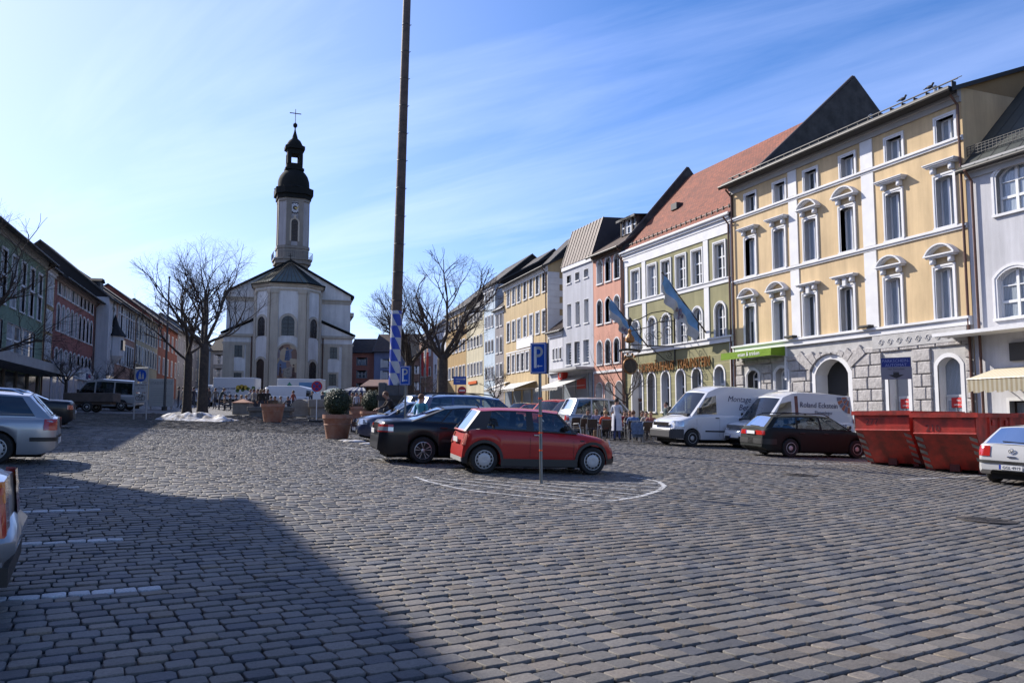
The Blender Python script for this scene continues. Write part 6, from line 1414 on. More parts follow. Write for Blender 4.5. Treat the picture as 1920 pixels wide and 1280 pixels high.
# silver estate, left edge
hd = R(205)
est = dict(L=4.40, W=1.74, H=1.49, wb=2.515, front=1.2575 + .86, r=.31, paint=P_SIL, wheel='cover', belt=[(-2.28, .88), (-2.15, .93), (0, .93), (1.0, .92), (1.2, .90), (1.8, .78), (2.05, .66), (2.12, .56)], gh=(1.15, .4, -1.75, -2.18), roofz=[(-1.75, 1.40), (-1.0, 1.44), (0, 1.45), (.4, 1.40)],
    segs=[(-2.18, -1.75, 'b'), (-1.92, -1.62, 'g'), (-1.0, -.95, 'p'), (-.92, -.9, 'g'), (-.1, -.1, 'p'), (0, -.05, 'g'), (1.0, .34, 'p'), (1.15, .4, 'b')], shut=(-.95, -.05, 1.05), handles=((-.8, .82), (.1, .81)), handm=P_SIL, rail=CHROME, tail=(.68, .90, .22, .2), bump=(.46, .54), mould=(.5, -.9, .9), wiper=True, pillar=P_SIL, rglass=GLASSD, clad=BLACK, low=False, tail_lean=.05)
pos = place(-12, 871, 0, hd, (-2.515 / 2, .82)); SE, sf = car('silver_estate_car', 'silver estate car with chrome roof rails and red tail light, cut by the left edge', 'car', pos, hd, est)
# silver car, bottom left corner
hd = R(207)
sv = dict(est, L=4.5, front=2.15, wheel='spoke7', tail=(.55, .92, .10, .3), tail2=(.78, .92, ORL), bump=None, rail=None, tail_in=.20, tail_r=.6, zf=.22, tail_lean=.12, plates=())
g_ = G(34, 1150); pos = place(-10, 1162, 0, hd, (-2.33, .62)); SC, sc_f = car('silver_hatchback', 'silver car of which only the rear corner and large red lamp show at lower left', 'car', pos, hd, sv)
q = MB(); q.bbox(sc_f['xt'] - .07, sc_f['xt'] + .3, -.72, .72, .34, .62, .10); q.mat(1); q.box(sc_f['xt'] - .04, sc_f['xt'] + .3, -.66, .66, .22, .35); q.build('bumper', [P_SIL, BLACK], SC, smooth=60)
# dark saloon in the shade
hd = R(204); g_ = GP(126, 31.0)
d2 = dict(sal, paint=P_BLK, tail=(.70, .86, .2, .3), tail2=None, wheel='spoke7', plates=((-1, .6, ''),)); car('dark_saloon_car', 'black saloon in the shade behind the silver estate car, tail towards the square', 'car', (g_.x - 2.2 * .91, g_.y - 2.2 * .41), hd, d2)
# charcoal estate in front of the vans
hd = R(16)
cpas = dict(L=4.55, W=1.70, H=1.48, wb=2.62, front=1.31 + .92, r=.31, paint=P_DGRN, wheel='van', belt=[(-2.32, .88), (-2.2, .97), (0, .93), (1.0, .92), (1.2, .90), (2.0, .78), (2.2, .68), (2.23, .58)], gh=(1.18, .42, -1.80, -2.20), roofz=[(-1.80, 1.38), (-1.0, 1.42), (0, 1.43), (.42, 1.38)],
    segs=[(-2.20, -1.80, 'b'), (-2.0, -1.66, 'g'), (-1.08, -1.02, 'p'), (-1.0, -.96, 'g'), (-.16, -.16, 'p'), (-.06, -.1, 'g'), (1.02, .36, 'p'), (1.18, .42, 'b')], shut=(-1.02, -.1, 1.08), handles=((-.88, .82), (.04, .81)), handm=BLACK, rail=BLACK, tail=(.72, .86, .06, .42), tailm=REDL, bump=(.42, .60), wiper=True, plates=((-1, .79, ''), (1, .4, '')), tail_lean=.1, rglass=GLASSD, sglass=GLASS)
pos = place(1482, 857, 0, hd, (-1.31, -.80)); car('charcoal_estate_car', 'charcoal estate car with black roof rails parked before the two white vans', 'car', pos, hd, cpas)
# silver hatchback at the right edge
hd = R(33)
P_LSIL = mat('light_silver_paint', (.58, .58, .58), .4, 0, metal=.25, coat=.6)
gf = dict(L=4.15, W=1.735, H=1.44, wb=2.51, front=1.255 + .84, r=.31, paint=P_LSIL, wheel='spoke7', belt=[(-2.05, .90), (-1.95, .96), (0, .95), (1.0, .94), (1.15, .92), (1.75, .80), (2.0, .70), (2.09, .60)], gh=(1.10, .35, -1.42, -1.94), roofz=[(-1.42, 1.39), (-.7, 1.43), (0, 1.44), (.35, 1.38)],
    segs=[(-1.94, -1.42, 'b'), (-1.55, -1.2, 'g'), (-.95, -.9, 'p'), (-.85, -.82, 'g'), (-.1, -.1, 'p'), (0, -.05, 'g'), (.95, .3, 'p'), (1.10, .35, 'b')], shut=(-.9, -.05, 1.0), handles=((-.75, .84),), tail=(.66, .90, .12, .20), bump=(.50, .565), wiper=True, rwv=.03, rwm=.05, plates=((-1, .42, 'GGL·4919'),), tail_lean=.18, zf=.22)
SILG = P_SIL
pos = place(1857, 906, 0, hd, (-1.9, .55)); GO, gf_ = car('silver_compact_car', 'silver compact hatchback seen from behind, cut by the right edge beside the red skips', 'car', pos, hd, gf)
q = MB(); xe = gf_['xt']; Mx = Matrix.Translation((xe + .045, 0, .80)) @ Matrix.Rotation(R(-90), 4, 'Y'); q.tube([(xe + .02, .062 * math.cos(t_ * .5236), .80 + .062 * math.sin(t_ * .5236)) for t_ in range(13)], .008, 5); q.tube([(xe + .02, .035, .84), (xe + .02, .012, .76), (xe + .02, 0, .80), (xe + .02, -.012, .76), (xe + .02, -.035, .84)], .007, 4); q.bbox(xe - .01, xe + .03, -.10, .10, .655, .685, .01); q.build('tailgate_badge', CHROME, GO)
# far cars on the right
far = lambda nm, lb, px, Y, hdg, base_, **kw: car(nm, lb, 'car', (GP(px, Y).x, GP(px, Y).y), R(hdg), dict(base_, **kw))
P_DBL = paint('dark_slate_paint', (.03, .04, .05))
far('slate_hatchback', 'dark slate car parked farthest along the right-hand shops', 980, 60, 250, hb, paint=P_DBL, pillar=P_DBL)
far('red_compact_car', 'small bright red car between the slate car and the red people carrier', 1003, 52, 240, hb, paint=P_RED2, pillar=P_RED2, L=3.7, front=1.9)
far('red_minivan', 'bright red people carrier with dark windscreen facing the square', 1040, 47, 236, mpv, paint=P_RED2, pillar=P_RED2, roofm=P_RED2, rail=None)
suv = dict(mpv, paint=P_BLK, pillar=P_BLK, roofm=P_BLK, r=.37, H=1.70, rail=None)
far('black_suv', 'black off-road style car between the red people carrier and the silver van', 1078, 43.5, 238, suv)
svn = dict(mpv, paint=P_SIL, pillar=P_SIL, roofm=P_SIL, H=1.86, roofz=[(-1.85, 1.80), (-1.2, 1.85), (-.2, 1.86), (.55, 1.78)], rail=None, rwv=.3, L=4.75)
far('silver_minivan', 'silver van with large dark rear window, behind the café waiter', 1132, 42.5, 20, svn)
# panel vans
van = dict(L=5.39, W=1.99, H=2.47, wb=3.58, front=1.79 + .86, r=.34, zf=.28, paint=P_WHT, wheel='van', nose_in=.30, nose_r=.7, tail_in=.05, tail_r=.2, belt=[(-2.74, 1.28), (.9, 1.28), (1.55, 1.26), (1.72, 1.22), (2.35, 1.02), (2.58, .86), (2.65, .74)], gh=(1.80, .92, -2.66, -2.72), inset=.13, wsbow=.16,
    roofz=[(-2.66, 2.42), (-1.5, 2.46), (0, 2.47), (.5, 2.42), (.92, 2.22)], segs=[(-2.72, -2.66, 'b'), (.52, .50, 'b'), (.60, .58, 'g'), (1.56, .93, 'b'), (1.80, .92, 'b')], wv=(.03, .74), norear=True, seats=True, seatx=(.55,), shut=(.50, 1.60), handles=((.62, 1.15),), handm=BLACK,
    head=(.78, 1.0, .46, .22), tail=(.9, 1.3, .05, .12), mould=(.62, -1.3, 1.2), mouldm=BLACK, plates=((1, .48, ''),), mir=1.9, nose_lean=.45, low=True, cab=(.4, 1.8), grille=(.78, .92, .50), tail_lean=.02)
hd = R(203.5); pos = place(1297, 837, 0, hd, (1.79, .93)); V1, vf = car('panel_van', 'high white panel van lettered Montage Betrieb, nearest to the café tables', 'van', pos, hd, van)
q = MB(); xn = vf['xn']
for s_ in (-1, 1):
    X = np.linspace(xn - .44, xn + .02, 8)
    for a, b_ in zip(X, X[1:]): a_, b2 = min(a, xn), min(b_, xn); q.add([(a, s_ * (vf['wx'](a_) + .03), .30), (b_, s_ * (vf['wx'](b2) + .03), .32), (b_, s_ * (vf['wx'](b2) + .03), .70), (a, s_ * (vf['wx'](a_) + .03), .66)], [(0, 1, 2, 3)])
q.bbox(xn - .12, xn + .05, -.74, .74, .30, .66, .06); q.build('bumper', mat('grey_bumper_plastic', (.035, .035, .04), .6, .05), V1)
q = MB()
for s_, in ((1,), (-1,)):
    pass
def side_text(vf, parent, items, mt):
    q = MB()
    for txt, x, z, size, sh in items:
        zb_, v = 1.27, (z - 1.27) / 1.1; y = vf['gp'](x, x, max(0, min(1, v)), 1)[1] if z > 1.27 else vf['hwy'](x, z)
        M_ = Matrix.Translation((x, y + .012, z)) @ Matrix.Rotation(R(180), 4, 'Z') @ Matrix.Rotation(R(90 - (7 if z > 1.3 else 0)), 4, 'X'); text_into(q, txt, size, M_, 0, .002, sh, 'CENTER')
    return q.build('lettering', mt, parent)
NAVYP = mat('navy_lettering', (.03, .035, .09), .5, 0)
side_text(vf, V1, [('Montage', -.55, 1.83, .34, .35), ('Betrieb', -1.0, 1.50, .34, .35)], NAVYP)
hd = R(202); t4 = dict(van, H=2.32, wb=3.3, L=5.2, front=1.65 + .85, belt=[(-2.7, 1.16), (.8, 1.16), (1.42, 1.15), (1.62, 1.10), (2.25, .95), (2.43, .84), (2.5, .72)], gh=(1.66, .80, -2.62, -2.68), roofz=[(-2.62, 2.24), (-1.5, 2.31), (0, 2.32), (.4, 2.28), (.80, 2.10)], segs=[(-2.68, -2.62, 'b'), (.38, .38, 'b'), (.46, .46, 'g'), (1.42, .82, 'b'), (1.66, .80, 'b')], seatx=(.5,), shut=(.36, 1.5), handles=((.5, 1.06),), mould=None, cab=(.3, 1.66), bump=None, head=(.72, .86, .10, .30), mir=1.5)
nose = GP(1412, 31.9); c_, s2 = math.cos(hd), math.sin(hd); pos = (nose.x - (c_ * 2.35 - s2 * .95), nose.y - (s2 * 2.35 + c_ * .95)); V2, v2 = car('delivery_van', 'white delivery van lettered Roland Eckstein Fliesenleger, behind the charcoal estate car', 'van', pos, hd, t4)
side_text(v2, V2, [('Roland Eckstein', -.88, 1.70, .30, .12), ('Fliesenleger', -1.1, 1.45, .19, 0), ('63 27', -1.95, .92, .20, .1)], NAVYP)
q = MB(); y0 = v2['gp'](-2.2, -2.2, .5, 1)[1] + .02
for k_ in range(6):
    for j in range(2):
        a0, a1 = R(182 + k_ * 14.5), R(182 + k_ * 14.5 + 13); r0, r1 = .12 + j * .22, .12 + j * .22 + .2
        P4 = []
        for rr2, aa in ((r0, a0), (r1, a0), (r1, a1), (r0, a1)): 
            zz = 2.17 + rr2 * 1.25 * math.sin(aa); xx = -2.52 - rr2 * 1.25 * math.cos(aa) * 1.0; v = (zz - 1.15) / 1.1; P4.append((xx, v2['gp'](xx, xx, min(1, v), 1)[1] + .008, zz))
        q.mat((k_ + j) % 2); q.add(P4, [(0, 1, 2, 3), (3, 2, 1, 0)])
q.build('tile_fan_logo', [mat('logo_terracotta', (.42, .13, .07), .6, 0), mat('logo_slate', (.16, .17, .24), .6, 0)], V2)
q = MB(); q.mat(0); a = [v2['gp'](.30, .30, v, 1) for v in (.08, .9)]; b_ = [v2['gp'](.14, .14, v, 1) for v in (.08, .9)]
q.add([(p[0], p[1] + .008, p[2]) for p in (a[0], b_[0], b_[1], a[1])], [(0, 1, 2, 3), (3, 2, 1, 0)]); q.build('stripe_decal', mat('logo_brown', (.20, .07, .06), .6, .2, 8), V2)
# pale van with trailer, in the shade on the left, and market trucks
P_GRY = paint('grey_beige_paint', (.34, .34, .35))
sm = dict(van, H=2.1, L=4.7, wb=2.92, front=1.46 + .85, paint=P_GRY, belt=[(-2.4, 1.05), (.9, 1.05), (1.35, 1.03), (1.5, 1.0), (2.1, .86), (2.25, .76), (2.31, .66)], gh=(1.5, .75, -2.3, -2.38), roofz=[(-2.3, 2.02), (0, 2.1), (.75, 1.96)], segs=[(-2.38, -2.3, 'b'), (-2.1, -2.05, 'g'), (-1.0, -1.0, 'b'), (-.9, -.9, 'g'), (.2, .2, 'b'), (.3, .3, 'g'), (1.3, .75, 'b'), (1.5, .75, 'b')], norear=False, sglass=GLASSD, mould=None, shut=(.2, 1.4), wv=(.05, .85), cab=(-2.2, 1.5), seatx=(.4,), bump=None, grille=None, head=(.65, .8, .1, .3))
g_ = GP(192, 56); car('grey_minibus', 'pale grey minibus parked in the shade beside the market stall, left side', 'van', (g_.x, g_.y), R(188), sm)
g_ = GP(172, 50); t_ = root('trailer', 'brown flat-sided trailer standing in front of the pale grey minibus', 'trailer', (g_.x, g_.y, g_.z), R(8)); m = MB(); m.bbox(-1.4, 1.4, -.7, .7, .6, 1.15, .03); m.box(-1.2, 1.2, -.5, .5, .45, .6); m.tube([(1.4, 0, .6), (2.3, 0, .5)], .04, 5); m.build('trailer_box', mat('brown_tarpaulin', (.13, .10, .085), .8, .15, 2), t_)
for s_ in (-1, 1): q = link('wheel', wheel_meshes(.31, 'van')[0], t_); q.location = (0, s_ * .78, .31); link('rim', wheel_meshes(.31, 'van')[1], q)
def truck(name, label, pl, pr, Y, ytop, heading_off, decor):
    a, b_ = GP(pl, Y), GP(pr, Y); Ln = (b_ - a).length; zt = PY((pl + pr) / 2, ytop, Y).z; z0 = (a.z + b_.z) / 2; r_ = root(name, label, 'truck', (a.x, a.y, z0), math.atan2(b_.y - a.y, b_.x - a.x)); Hh = zt - z0
    m = MB(); m.bbox(0, Ln, 0, 2.2, .75, Hh, .04); m.build('box_body', paint('white_box_body', (.62, .63, .65), .3), r_)
    m = MB(); m.bbox(-1.7, -.08, .1, 2.1, .5, 1.6, .1); m.bbox(-1.3, -.08, .15, 2.05, 1.5, 2.15, .12); m.build('cab', P_WHT, r_)
    m = MB(); m.box(-1.0, -.3, .135, .15, 1.5, 2.0); m.build('cab_window', PANE, r_)
    m = MB(); m.box(.1, Ln - .1, .2, 2.0, .45, .75); m.build('chassis', UNDER, r_)
    for x in (-1.1, Ln * .62, ):
        for y in (.12, 2.08): q = link('wheel', wheel_meshes(.38, 'van')[0], r_); q.location = (x, y, .38); link('rim', wheel_meshes(.38, 'van')[1], q)
    decor(r_, Ln, Hh); return r_
def dec1(r_, Ln, Hh):
    m = MB(); m.mat(0)
    text_into(m, 'Grubers mit', .34, upright(Ln * .32, -.012, Hh * .60), 0, .003, .3); text_into(m, 'Liebe im', .34, upright(Ln * .28, -.012, Hh * .47), 0, .003, .3); text_into(m, 'unser Traunstein', .30, upright(Ln * .36, -.012, Hh * .35), 0, .003, .3)
    m.mat(1); [m.lathe([(.001, 0), (.24, 0), (.24, .012)], 12, Matrix.Translation((Ln * .62 + k * .32, -.002, Hh * (.66 + .02 * (k % 2)))) @ M90) for k in range(3)]
    m.mat(2); [m.lathe([(.001, 0), (.18, 0), (.18, .012)], 10, Matrix.Translation((Ln * .6 + k * .5, -.002, Hh * (.56 + .03 * k))) @ M90) for k in range(4)]; m.build('side_lettering', [NAVYP, mat('fruit_yellow', (.55, .38, .05), .6, .1), mat('leaf_green', (.10, .16, .05), .6, .1)], r_)
M90 = Matrix.Rotation(R(90), 4, 'X')
truck('market_truck', 'white market truck with fruit picture and slanting script, left of the church door', 398, 475, 78, 707.5, 0, dec1)
def dec2(r_, Ln, Hh):
    m = MB(); m.mat(0); m.prism([(Ln * .14, Hh * .62), (Ln * .42, Hh * .62), (Ln * .28, Hh * .90)], -.012, -.002); m.mat(1); m.box(Ln * .50, Ln * .86, -.012, -.002, Hh * .72, Hh * .88); m.mat(2); m.box(Ln * .50, Ln * .86, -.012, -.002, Hh * .62, Hh * .72); m.build('side_picture', [mat('mountain_green', (.03, .22, .14), .6, 0), mat('picture_sky_blue', (.10, .25, .45), .6, 0), mat('meadow_green', (.12, .26, .10), .6, .2)], r_)
truck('box_truck', 'white box truck with green triangle and landscape picture, in front of the church apse', 519, 600, 82, 710, 0, dec2)
g_ = GP(563, 72); wv = dict(van, H=2.2, roofz=[(-2.66, 2.12), (0, 2.2), (.92, 2.0)]); car('market_van', 'white market van in front of the box truck with the green triangle', 'van', (g_.x, g_.y), R(3), wv)
# ------------------------------------------------------------------ skips
RUST = mat('skip_red_paint', (.60, .045, .028), .5, .2, 2.2, .15, 14, col2=(.20, .03, .02)); RUST2 = mat('skip_dark_red', (.13, .012, .010), .55, .25, 3)
def skip(label, px, Y, num, zoff=0):
    a = GP(px, Y); ex = Vector((.68, -.73, 0)).normalized(); r_ = root('skip_container', label, 'skip', (a.x, a.y, gz(a.x, a.y) - .03), math.atan2(ex.y, ex.x), 'red skips'); W_ = 1.62; Ln = 4.2; Hh = 1.62; zb = 1.08; s_ = .78
    # x across the end face, y along the skip (away), end face slants inwards below zb
    P = lambda y0, y1: None
    m = MB(); pts = [(0, Hh), (0, zb), (s_, .08), (Ln - s_, .08), (Ln, zb), (Ln, Hh)]   # side outline (y,z)
    t = .03
    for x in (0, W_): m.add([(x, y, z) for y, z in pts] + [(x + (t if x == 0 else -t), y, z) for y, z in pts], [(0, 1, 2, 3, 4, 5), (11, 10, 9, 8, 7, 6)] + [(i, i + 6, (i + 1) % 6 + 6, (i + 1) % 6) for i in range(6)])
    m.mat(1)
    for i in range(5):
        (y0, z0), (y1, z1) = pts[i], pts[i + 1]; m.add([(0, y0, z0), (W_, y0, z0), (W_, y1, z1), (0, y1, z1)], [(0, 1, 2, 3)]); q = .03; m.add([(0, y0 + q, z0 + q), (W_, y0 + q, z0 + q), (W_, y1 + q, z1 + q), (0, y1 + q, z1 + q)], [(3, 2, 1, 0)])
    m.build('body', [RUST, RUST], r_)
    m = MB(); rg = random.Random(px)
    for k in range(26): m.bbox(*(lambda x, y, s: (x, x + s, y, y + s * .8))(rg.uniform(.15, 1.1), rg.uniform(.5, 2.6), rg.uniform(.15, .4)), .8, rg.uniform(1.15, 1.58), .03)
    m.build('rubble', mat('broken_plaster', (.30, .27, .24), .9, .3, 5), r_)
    m = MB(); e = .07     # top rim
    for a_ in ((-e, W_ + e, -e, .02), (-e, W_ + e, Ln - .02, Ln + e)): m.box(a_[0], a_[1], a_[2], a_[3], Hh - .10, Hh + .02)
    for a_ in ((-e, .02), (W_ - .02, W_ + e)): m.box(a_[0], a_[1], .02, Ln - .02, Hh - .10, Hh + .02)
    m.tube([(0, .0, zb), (W_, .0, zb)], .025, 5); m.build('rim', RUST, r_)
    m = MB()
    for y in (.9, 1.75, 2.6):
        for x in (-.05, W_): m.box(x, x + .05, y, y + .1, .3, Hh - .1)
    for x in (-.09, W_): m.tube([(x + .045, 1.2, 1.3), (x + .045, 1.2, 1.45)], .05, 8); m.tube([(x + .045, 2.3, 1.3), (x + .045, 2.3, 1.45)], .05, 8)
    m.build('lifting_lug', RUST, r_)
    m = MB(); q = Vector((0, s_, .08 - zb)); n_ = Vector((0, -q.z, q.y)).normalized() * -1; nrm_ = Vector((0, .08 - zb, -s_)).normalized()
    def sl(f, x): return Vector((x, q.y * f, zb + q.z * f)) + nrm_ * .012
    for k in range(5):
        for x0, sg in ((.02, 1), (W_ - .20, -1)):
            f0 = .06 + k * .19; m.add([sl(f0, x0), sl(f0 + .07, x0 + .18), sl(f0 + .17, x0 + .18), sl(f0 + .10, x0)], [(0, 1, 2, 3), (3, 2, 1, 0)])
    m.build('reflective_stripe', mat('reflective_white', (.50, .48, .45), .5, .15, 12), r_)
    m = MB(); text_into(m, num, .26, upright(W_ * .32, -.006, Hh - .38 if num == '277' else zb + .06), 0, .002); m.box(W_ - .34, W_ - .05, -.01, -.004, Hh - .16, Hh - .11); m.build('stencil_number', mat('faded_stencil', (.14, .03, .03), .7, .2, 20), r_)
    m = MB(); m.box(W_ * .42, W_ * .58, s_ - .12, s_ + .05, .03, .30); m.box(.1, .25, s_, Ln - s_, .0, .08); m.box(W_ - .25, W_ - .1, s_, Ln - s_, .0, .08); m.build('skid', RUST2, r_)
    return r_
skip('red skip numbered 277, the left and farther of the two', 1606, 25.4, '277')
skip('red skip numbered 210, the right one beside the silver compact car', 1716, 23.4, '210')
# ------------------------------------------------------------------ signs
BLUE_S = mat('sign_blue', (.008, .075, .42), .35, 0); WHT_S = mat('sign_white', (.74, .75, .76), .4, 0); RED_S = mat('sign_red', (.5, .012, .015), .35, 0); GREY_B = mat('sign_back_grey', (.10, .11, .13), .5, 0); POLE = mat('sign_pole_steel', (.20, .22, .23), .4, .08, 9, metal=.6)
ORB = mat('orange_reflector', (.85, .10, .01), .4, 0)
def psign(label, px, py_, htop, wd, ht, rz, bands=True, tiltx=0.0):
    b_ = G(px, py_); r_ = root('parking_sign', label, 'sign', (b_.x, b_.y, b_.z), rz); m = MB(); m.tube([(0, 0, -.05), (tiltx, 0, htop - ht * .2)], .033, 10); m.build('pole', POLE, r_)
    M0 = Matrix.Translation((tiltx, 0, htop - ht)); o = outline(wd, ht, 0)
    m = MB(); m.mat(0); m.bbox(-wd / 2, wd / 2, -.062, -.045, 0, ht, .004, M0); m.mat(1)
    e = .018
    for (x0, x1, z0, z1) in ((-wd / 2 + e, wd / 2 - e, e, e + .012), (-wd / 2 + e, wd / 2 - e, ht - e - .012, ht - e), (-wd / 2 + e, -wd / 2 + e + .012, e, ht - e), (wd / 2 - e - .012, wd / 2 - e, e, ht - e)): m.box(x0, x1, -.065, -.0625, z0, z1, M0)
    m.mat(1); h0 = ht * .24; H_ = ht * .64; w_ = wd * .26       # the letter P drawn from strokes
    m.box(-w_ - .0, -w_ + .055, -.066, -.0625, h0 - .03, h0 + H_, M0); pr = H_ * .27; cz_ = h0 + H_ - pr
    oo = [(-w_ + .05, cz_ + pr)] + [(wd * .02 + pr * math.cos(a) * .95, cz_ + pr * math.sin(a)) for a in np.linspace(math.pi / 2, -math.pi / 2, 12)] + [(-w_ + .05, cz_ - pr)]
    ii = [(-w_ + .05, cz_ + pr - .055)] + [(wd * .02 + (pr - .055) * math.cos(a) * .95, cz_ + (pr - .055) * math.sin(a)) for a in np.linspace(math.pi / 2, -math.pi / 2, 12)] + [(-w_ + .05, cz_ - pr + .055)]
    vs = []; [vs.extend(((a[0], -.066, a[1]), (b2[0], -.066, b2[1]))) for a, b2 in zip(ii, oo)]; m.add([M0 @ Vector(v) for v in vs], [(2 * i, 2 * i + 1, 2 * i + 3, 2 * i + 2) for i in range(len(oo) - 1)] + [(2 * i + 2, 2 * i + 3, 2 * i + 1, 2 * i) for i in range(len(oo) - 1)])
    m.box(wd * .02, wd * .26, -.066, -.0625, h0 - .005, h0 + .012, M0); m.prism([(wd * .02, h0 - .03), (wd * .02, h0 + .037), (-wd * .07, h0 + .003)], -.066, -.0625, M0)
    m.build('sign_plate', [BLUE_S, WHT_S], r_)
    m = MB(); m.box(-wd / 2, wd / 2, .045, .062, 0, ht, M0); m.build('back_plate', GREY_B, r_)
    m = MB(); [m.box(-.04 + tiltx, .04 + tiltx, -.045, .045, z - .02, z + .02) for z in (htop - ht * .8, htop - ht * .25)]; m.build('clamp', POLE, r_)
    if bands:
        m = MB(); [m.lathe([(.0365, z - .016), (.0365, z + .016)], 10, Matrix.Translation((tiltx * z / htop, 0, 0))) for z in bands]; m.build('reflector_band', ORB, r_)
    return r_
psign('blue parking sign with orange-banded pole, in front of the small red hatchback', 1015, 906, 2.74, .345, .61, R(-28), (.64, .98, 1.31, 1.65), -.03)
psign('smaller looking blue parking sign beside the striped maypole', 759, 838, 2.55, .36, .60, R(-20), None)
def round_disc(m, c, r_, y, mi, inner=0, n=24):
    m.mat(mi); M_ = Matrix.Translation((c[0], y, c[1])) @ M90
    m.lathe([(max(.001, inner), 0), (r_, 0), (r_, -.004)], n, M_)
# parking ticket machine sign
b_ = GP(1688, 27.5); r_ = root('ticket_sign', 'blue and grey parking ticket machine sign with a black arrow above the red skips', 'sign', b_, R(-32)); zt = PY(1688, 670, 27.5).z - b_.z; zb_ = PY(1688, 711, 27.5).z - b_.z; w_ = .46
m = MB(); m.tube([(0, 0, 0), (0, 0, zt - .1)], .035, 8); m.build('pole', POLE, r_)
m = MB(); m.mat(0); m.box(-w_, w_, -.06, -.04, zb_, zt); zm_ = zt - (zt - zb_) * .43; m.mat(1); m.box(-w_ + .02, w_ - .02, -.064, -.0605, zm_, zt - .02); m.mat(2); text_into(m, 'PARKSCHEIN-', .135, upright(0, -.066, zt - .16), 2, .001); text_into(m, 'AUTOMAT', .135, upright(0, -.066, zt - .30), 2, .001)
text_into(m, 'Hier Parkschein', .08, upright(0, -.063, zm_ - .10), 3, .001); text_into(m, 'lösen', .08, upright(0, -.063, zm_ - .19), 3, .001)
m.mat(3); zq = zb_ + .05; m.prism([(-.09, zq + .17), (-.09, zq + .10), (-.24, zq + .10), (0, zq - .02), (.24, zq + .10), (.09, zq + .10), (.09, zq + .17)], -.064, -.0605)
m.build('sign_plate', [mat('sign_grey_face', (.20, .21, .24), .5, 0), mat('sign_deep_blue', (.012, .03, .20), .4, 0), mat('sign_pale_blue_text', (.25, .30, .5), .5, 0), BLACK], r_)
# no-entry and direction signs
b_ = GP(866, 66); r_ = root('no_entry_sign', 'round red no-entry sign below the blue direction board', 'sign', b_, R(5)); z_ = PY(866, 732, 66).z - b_.z; m = MB(); m.tube([(0, 0, 0), (0, 0, z_ + .3)], .04, 7); m.build('pole', POLE, r_); m = MB(); round_disc(m, (0, z_), .33, -.05, 0); m.mat(1); m.box(-.23, .23, -.056, -.0505, z_ - .055, z_ + .055); round_disc(m, (0, z_), .35, -.046, 1, .33); m.build('sign_plate', [RED_S, WHT_S], r_)
b_ = GP(857, 64); r_ = root('direction_sign', 'blue rectangular direction board beside the big tree trunk', 'sign', b_, R(5)); z0_ = PY(861, 721, 64).z - b_.z; z1_ = PY(861, 705.5, 64).z - b_.z; m = MB(); m.tube([(-.1, 0, 0), (-.1, 0, z1_ - .05)], .04, 7); m.build('pole', POLE, r_); m = MB(); m.mat(0); m.box(-.3, .68, -.06, -.045, z0_, z1_); m.mat(1); m.box(-.12, .5, -.064, -.0605, z0_ + .40, z0_ + .44); m.box(-.12, .2, -.064, -.0605, z0_ + .22, z0_ + .26); m.prism([(.5, z0_ + .34), (.62, z0_ + .42), (.5, z0_ + .50)], -.064, -.0605); m.build('sign_plate', [BLUE_S, WHT_S], r_)
# no-stopping sign on a portable foot
b_ = G(593, 791); r_ = root('no_stopping_sign', 'round blue and red no-stopping sign on a thin white pole with rubber foot', 'sign', b_, 0); kz = b_.y / FPX; z_ = PY(593, 724, b_.y).z - b_.z
m = MB(); m.tube([(0, 0, .05), (0, 0, z_ + .2)], .028, 7); m.build('pole', WHT_S, r_); m = MB(); m.bbox(-.4, .4, -.25, .25, 0, .12, .03); m.build('foot', BLACK, r_)
m = MB(); round_disc(m, (0, z_), .30, -.04, 0); round_disc(m, (0, z_), .30, -.045, 1, .23); m.mat(1); [m.box(-.25, .25, -.05, -.0455, -.03, .03, Matrix.Translation((0, 0, z_)) @ Matrix.Rotation(a, 4, 'Y')) for a in (R(45), R(-45))]; m.mat(2); m.box(-.22, .22, -.05, -.04, z_ - .72, z_ - .40); m.build('sign_plate', [mat('sign_violet_blue', (.03, .04, .25), .4, 0), RED_S, WHT_S], r_)
# zone sign in a frame
b_ = G(262, 786); Yb = b_.y; W1 = (GP(275, Yb).x - GP(248, Yb).x); r_ = root('zone_sign', 'framed pedestrian zone sign with blue round symbol, two text plates and a bicycle plate', 'sign', b_, R(-14)); zf_ = lambda y: PY(262, y, Yb).z - b_.z
m = MB(); h_ = zf_(690); [m.tube([(x, 0, 0), (x, 0, h_)], .035, 7) for x in (-W1 / 2, W1 / 2)]; m.tube([(-W1 / 2, 0, h_), (W1 / 2, 0, h_)], .035, 7); m.tube([(-W1 / 2, 0, zf_(754)), (W1 / 2, 0, zf_(754))], .025, 7); m.build('frame', mat('light_post', (.34, .35, .36), .5, .05), r_)
e = W1 / 2 - .05; m = MB(); m.mat(0); m.box(-e, e, -.02, .02, zf_(716), zf_(693)); m.box(-e, e, -.02, .02, zf_(735), zf_(718)); m.box(-e, e, -.02, .02, zf_(753), zf_(737)); cz_ = zf_(703.5); round_disc(m, (0, cz_), .30, -.03, 1); m.mat(0)
for dx_, s_ in ((-.07, 1), (.11, .7)): round_disc(m, (dx_, cz_ + .15 * s_), .035 * s_, -.036, 0, 0, 10); m.prism([(dx_ - .05 * s_, cz_ + .1 * s_), (dx_ + .05 * s_, cz_ + .1 * s_), (dx_ + .09 * s_, cz_ - .18), (dx_ - .09 * s_, cz_ - .18)], -.04, -.035)
for z_, t_, sz_ in ((zf_(715), 'ZONE', .16), (zf_(724), 'Lieferverkehr frei', .11), (zf_(730), '18 - 10 h', .11), (zf_(752.3), 'frei', .14)): text_into(m, t_, sz_, upright(0, -.024, z_ + .03), 2, .001)
m.mat(2); zc_ = zf_(746)
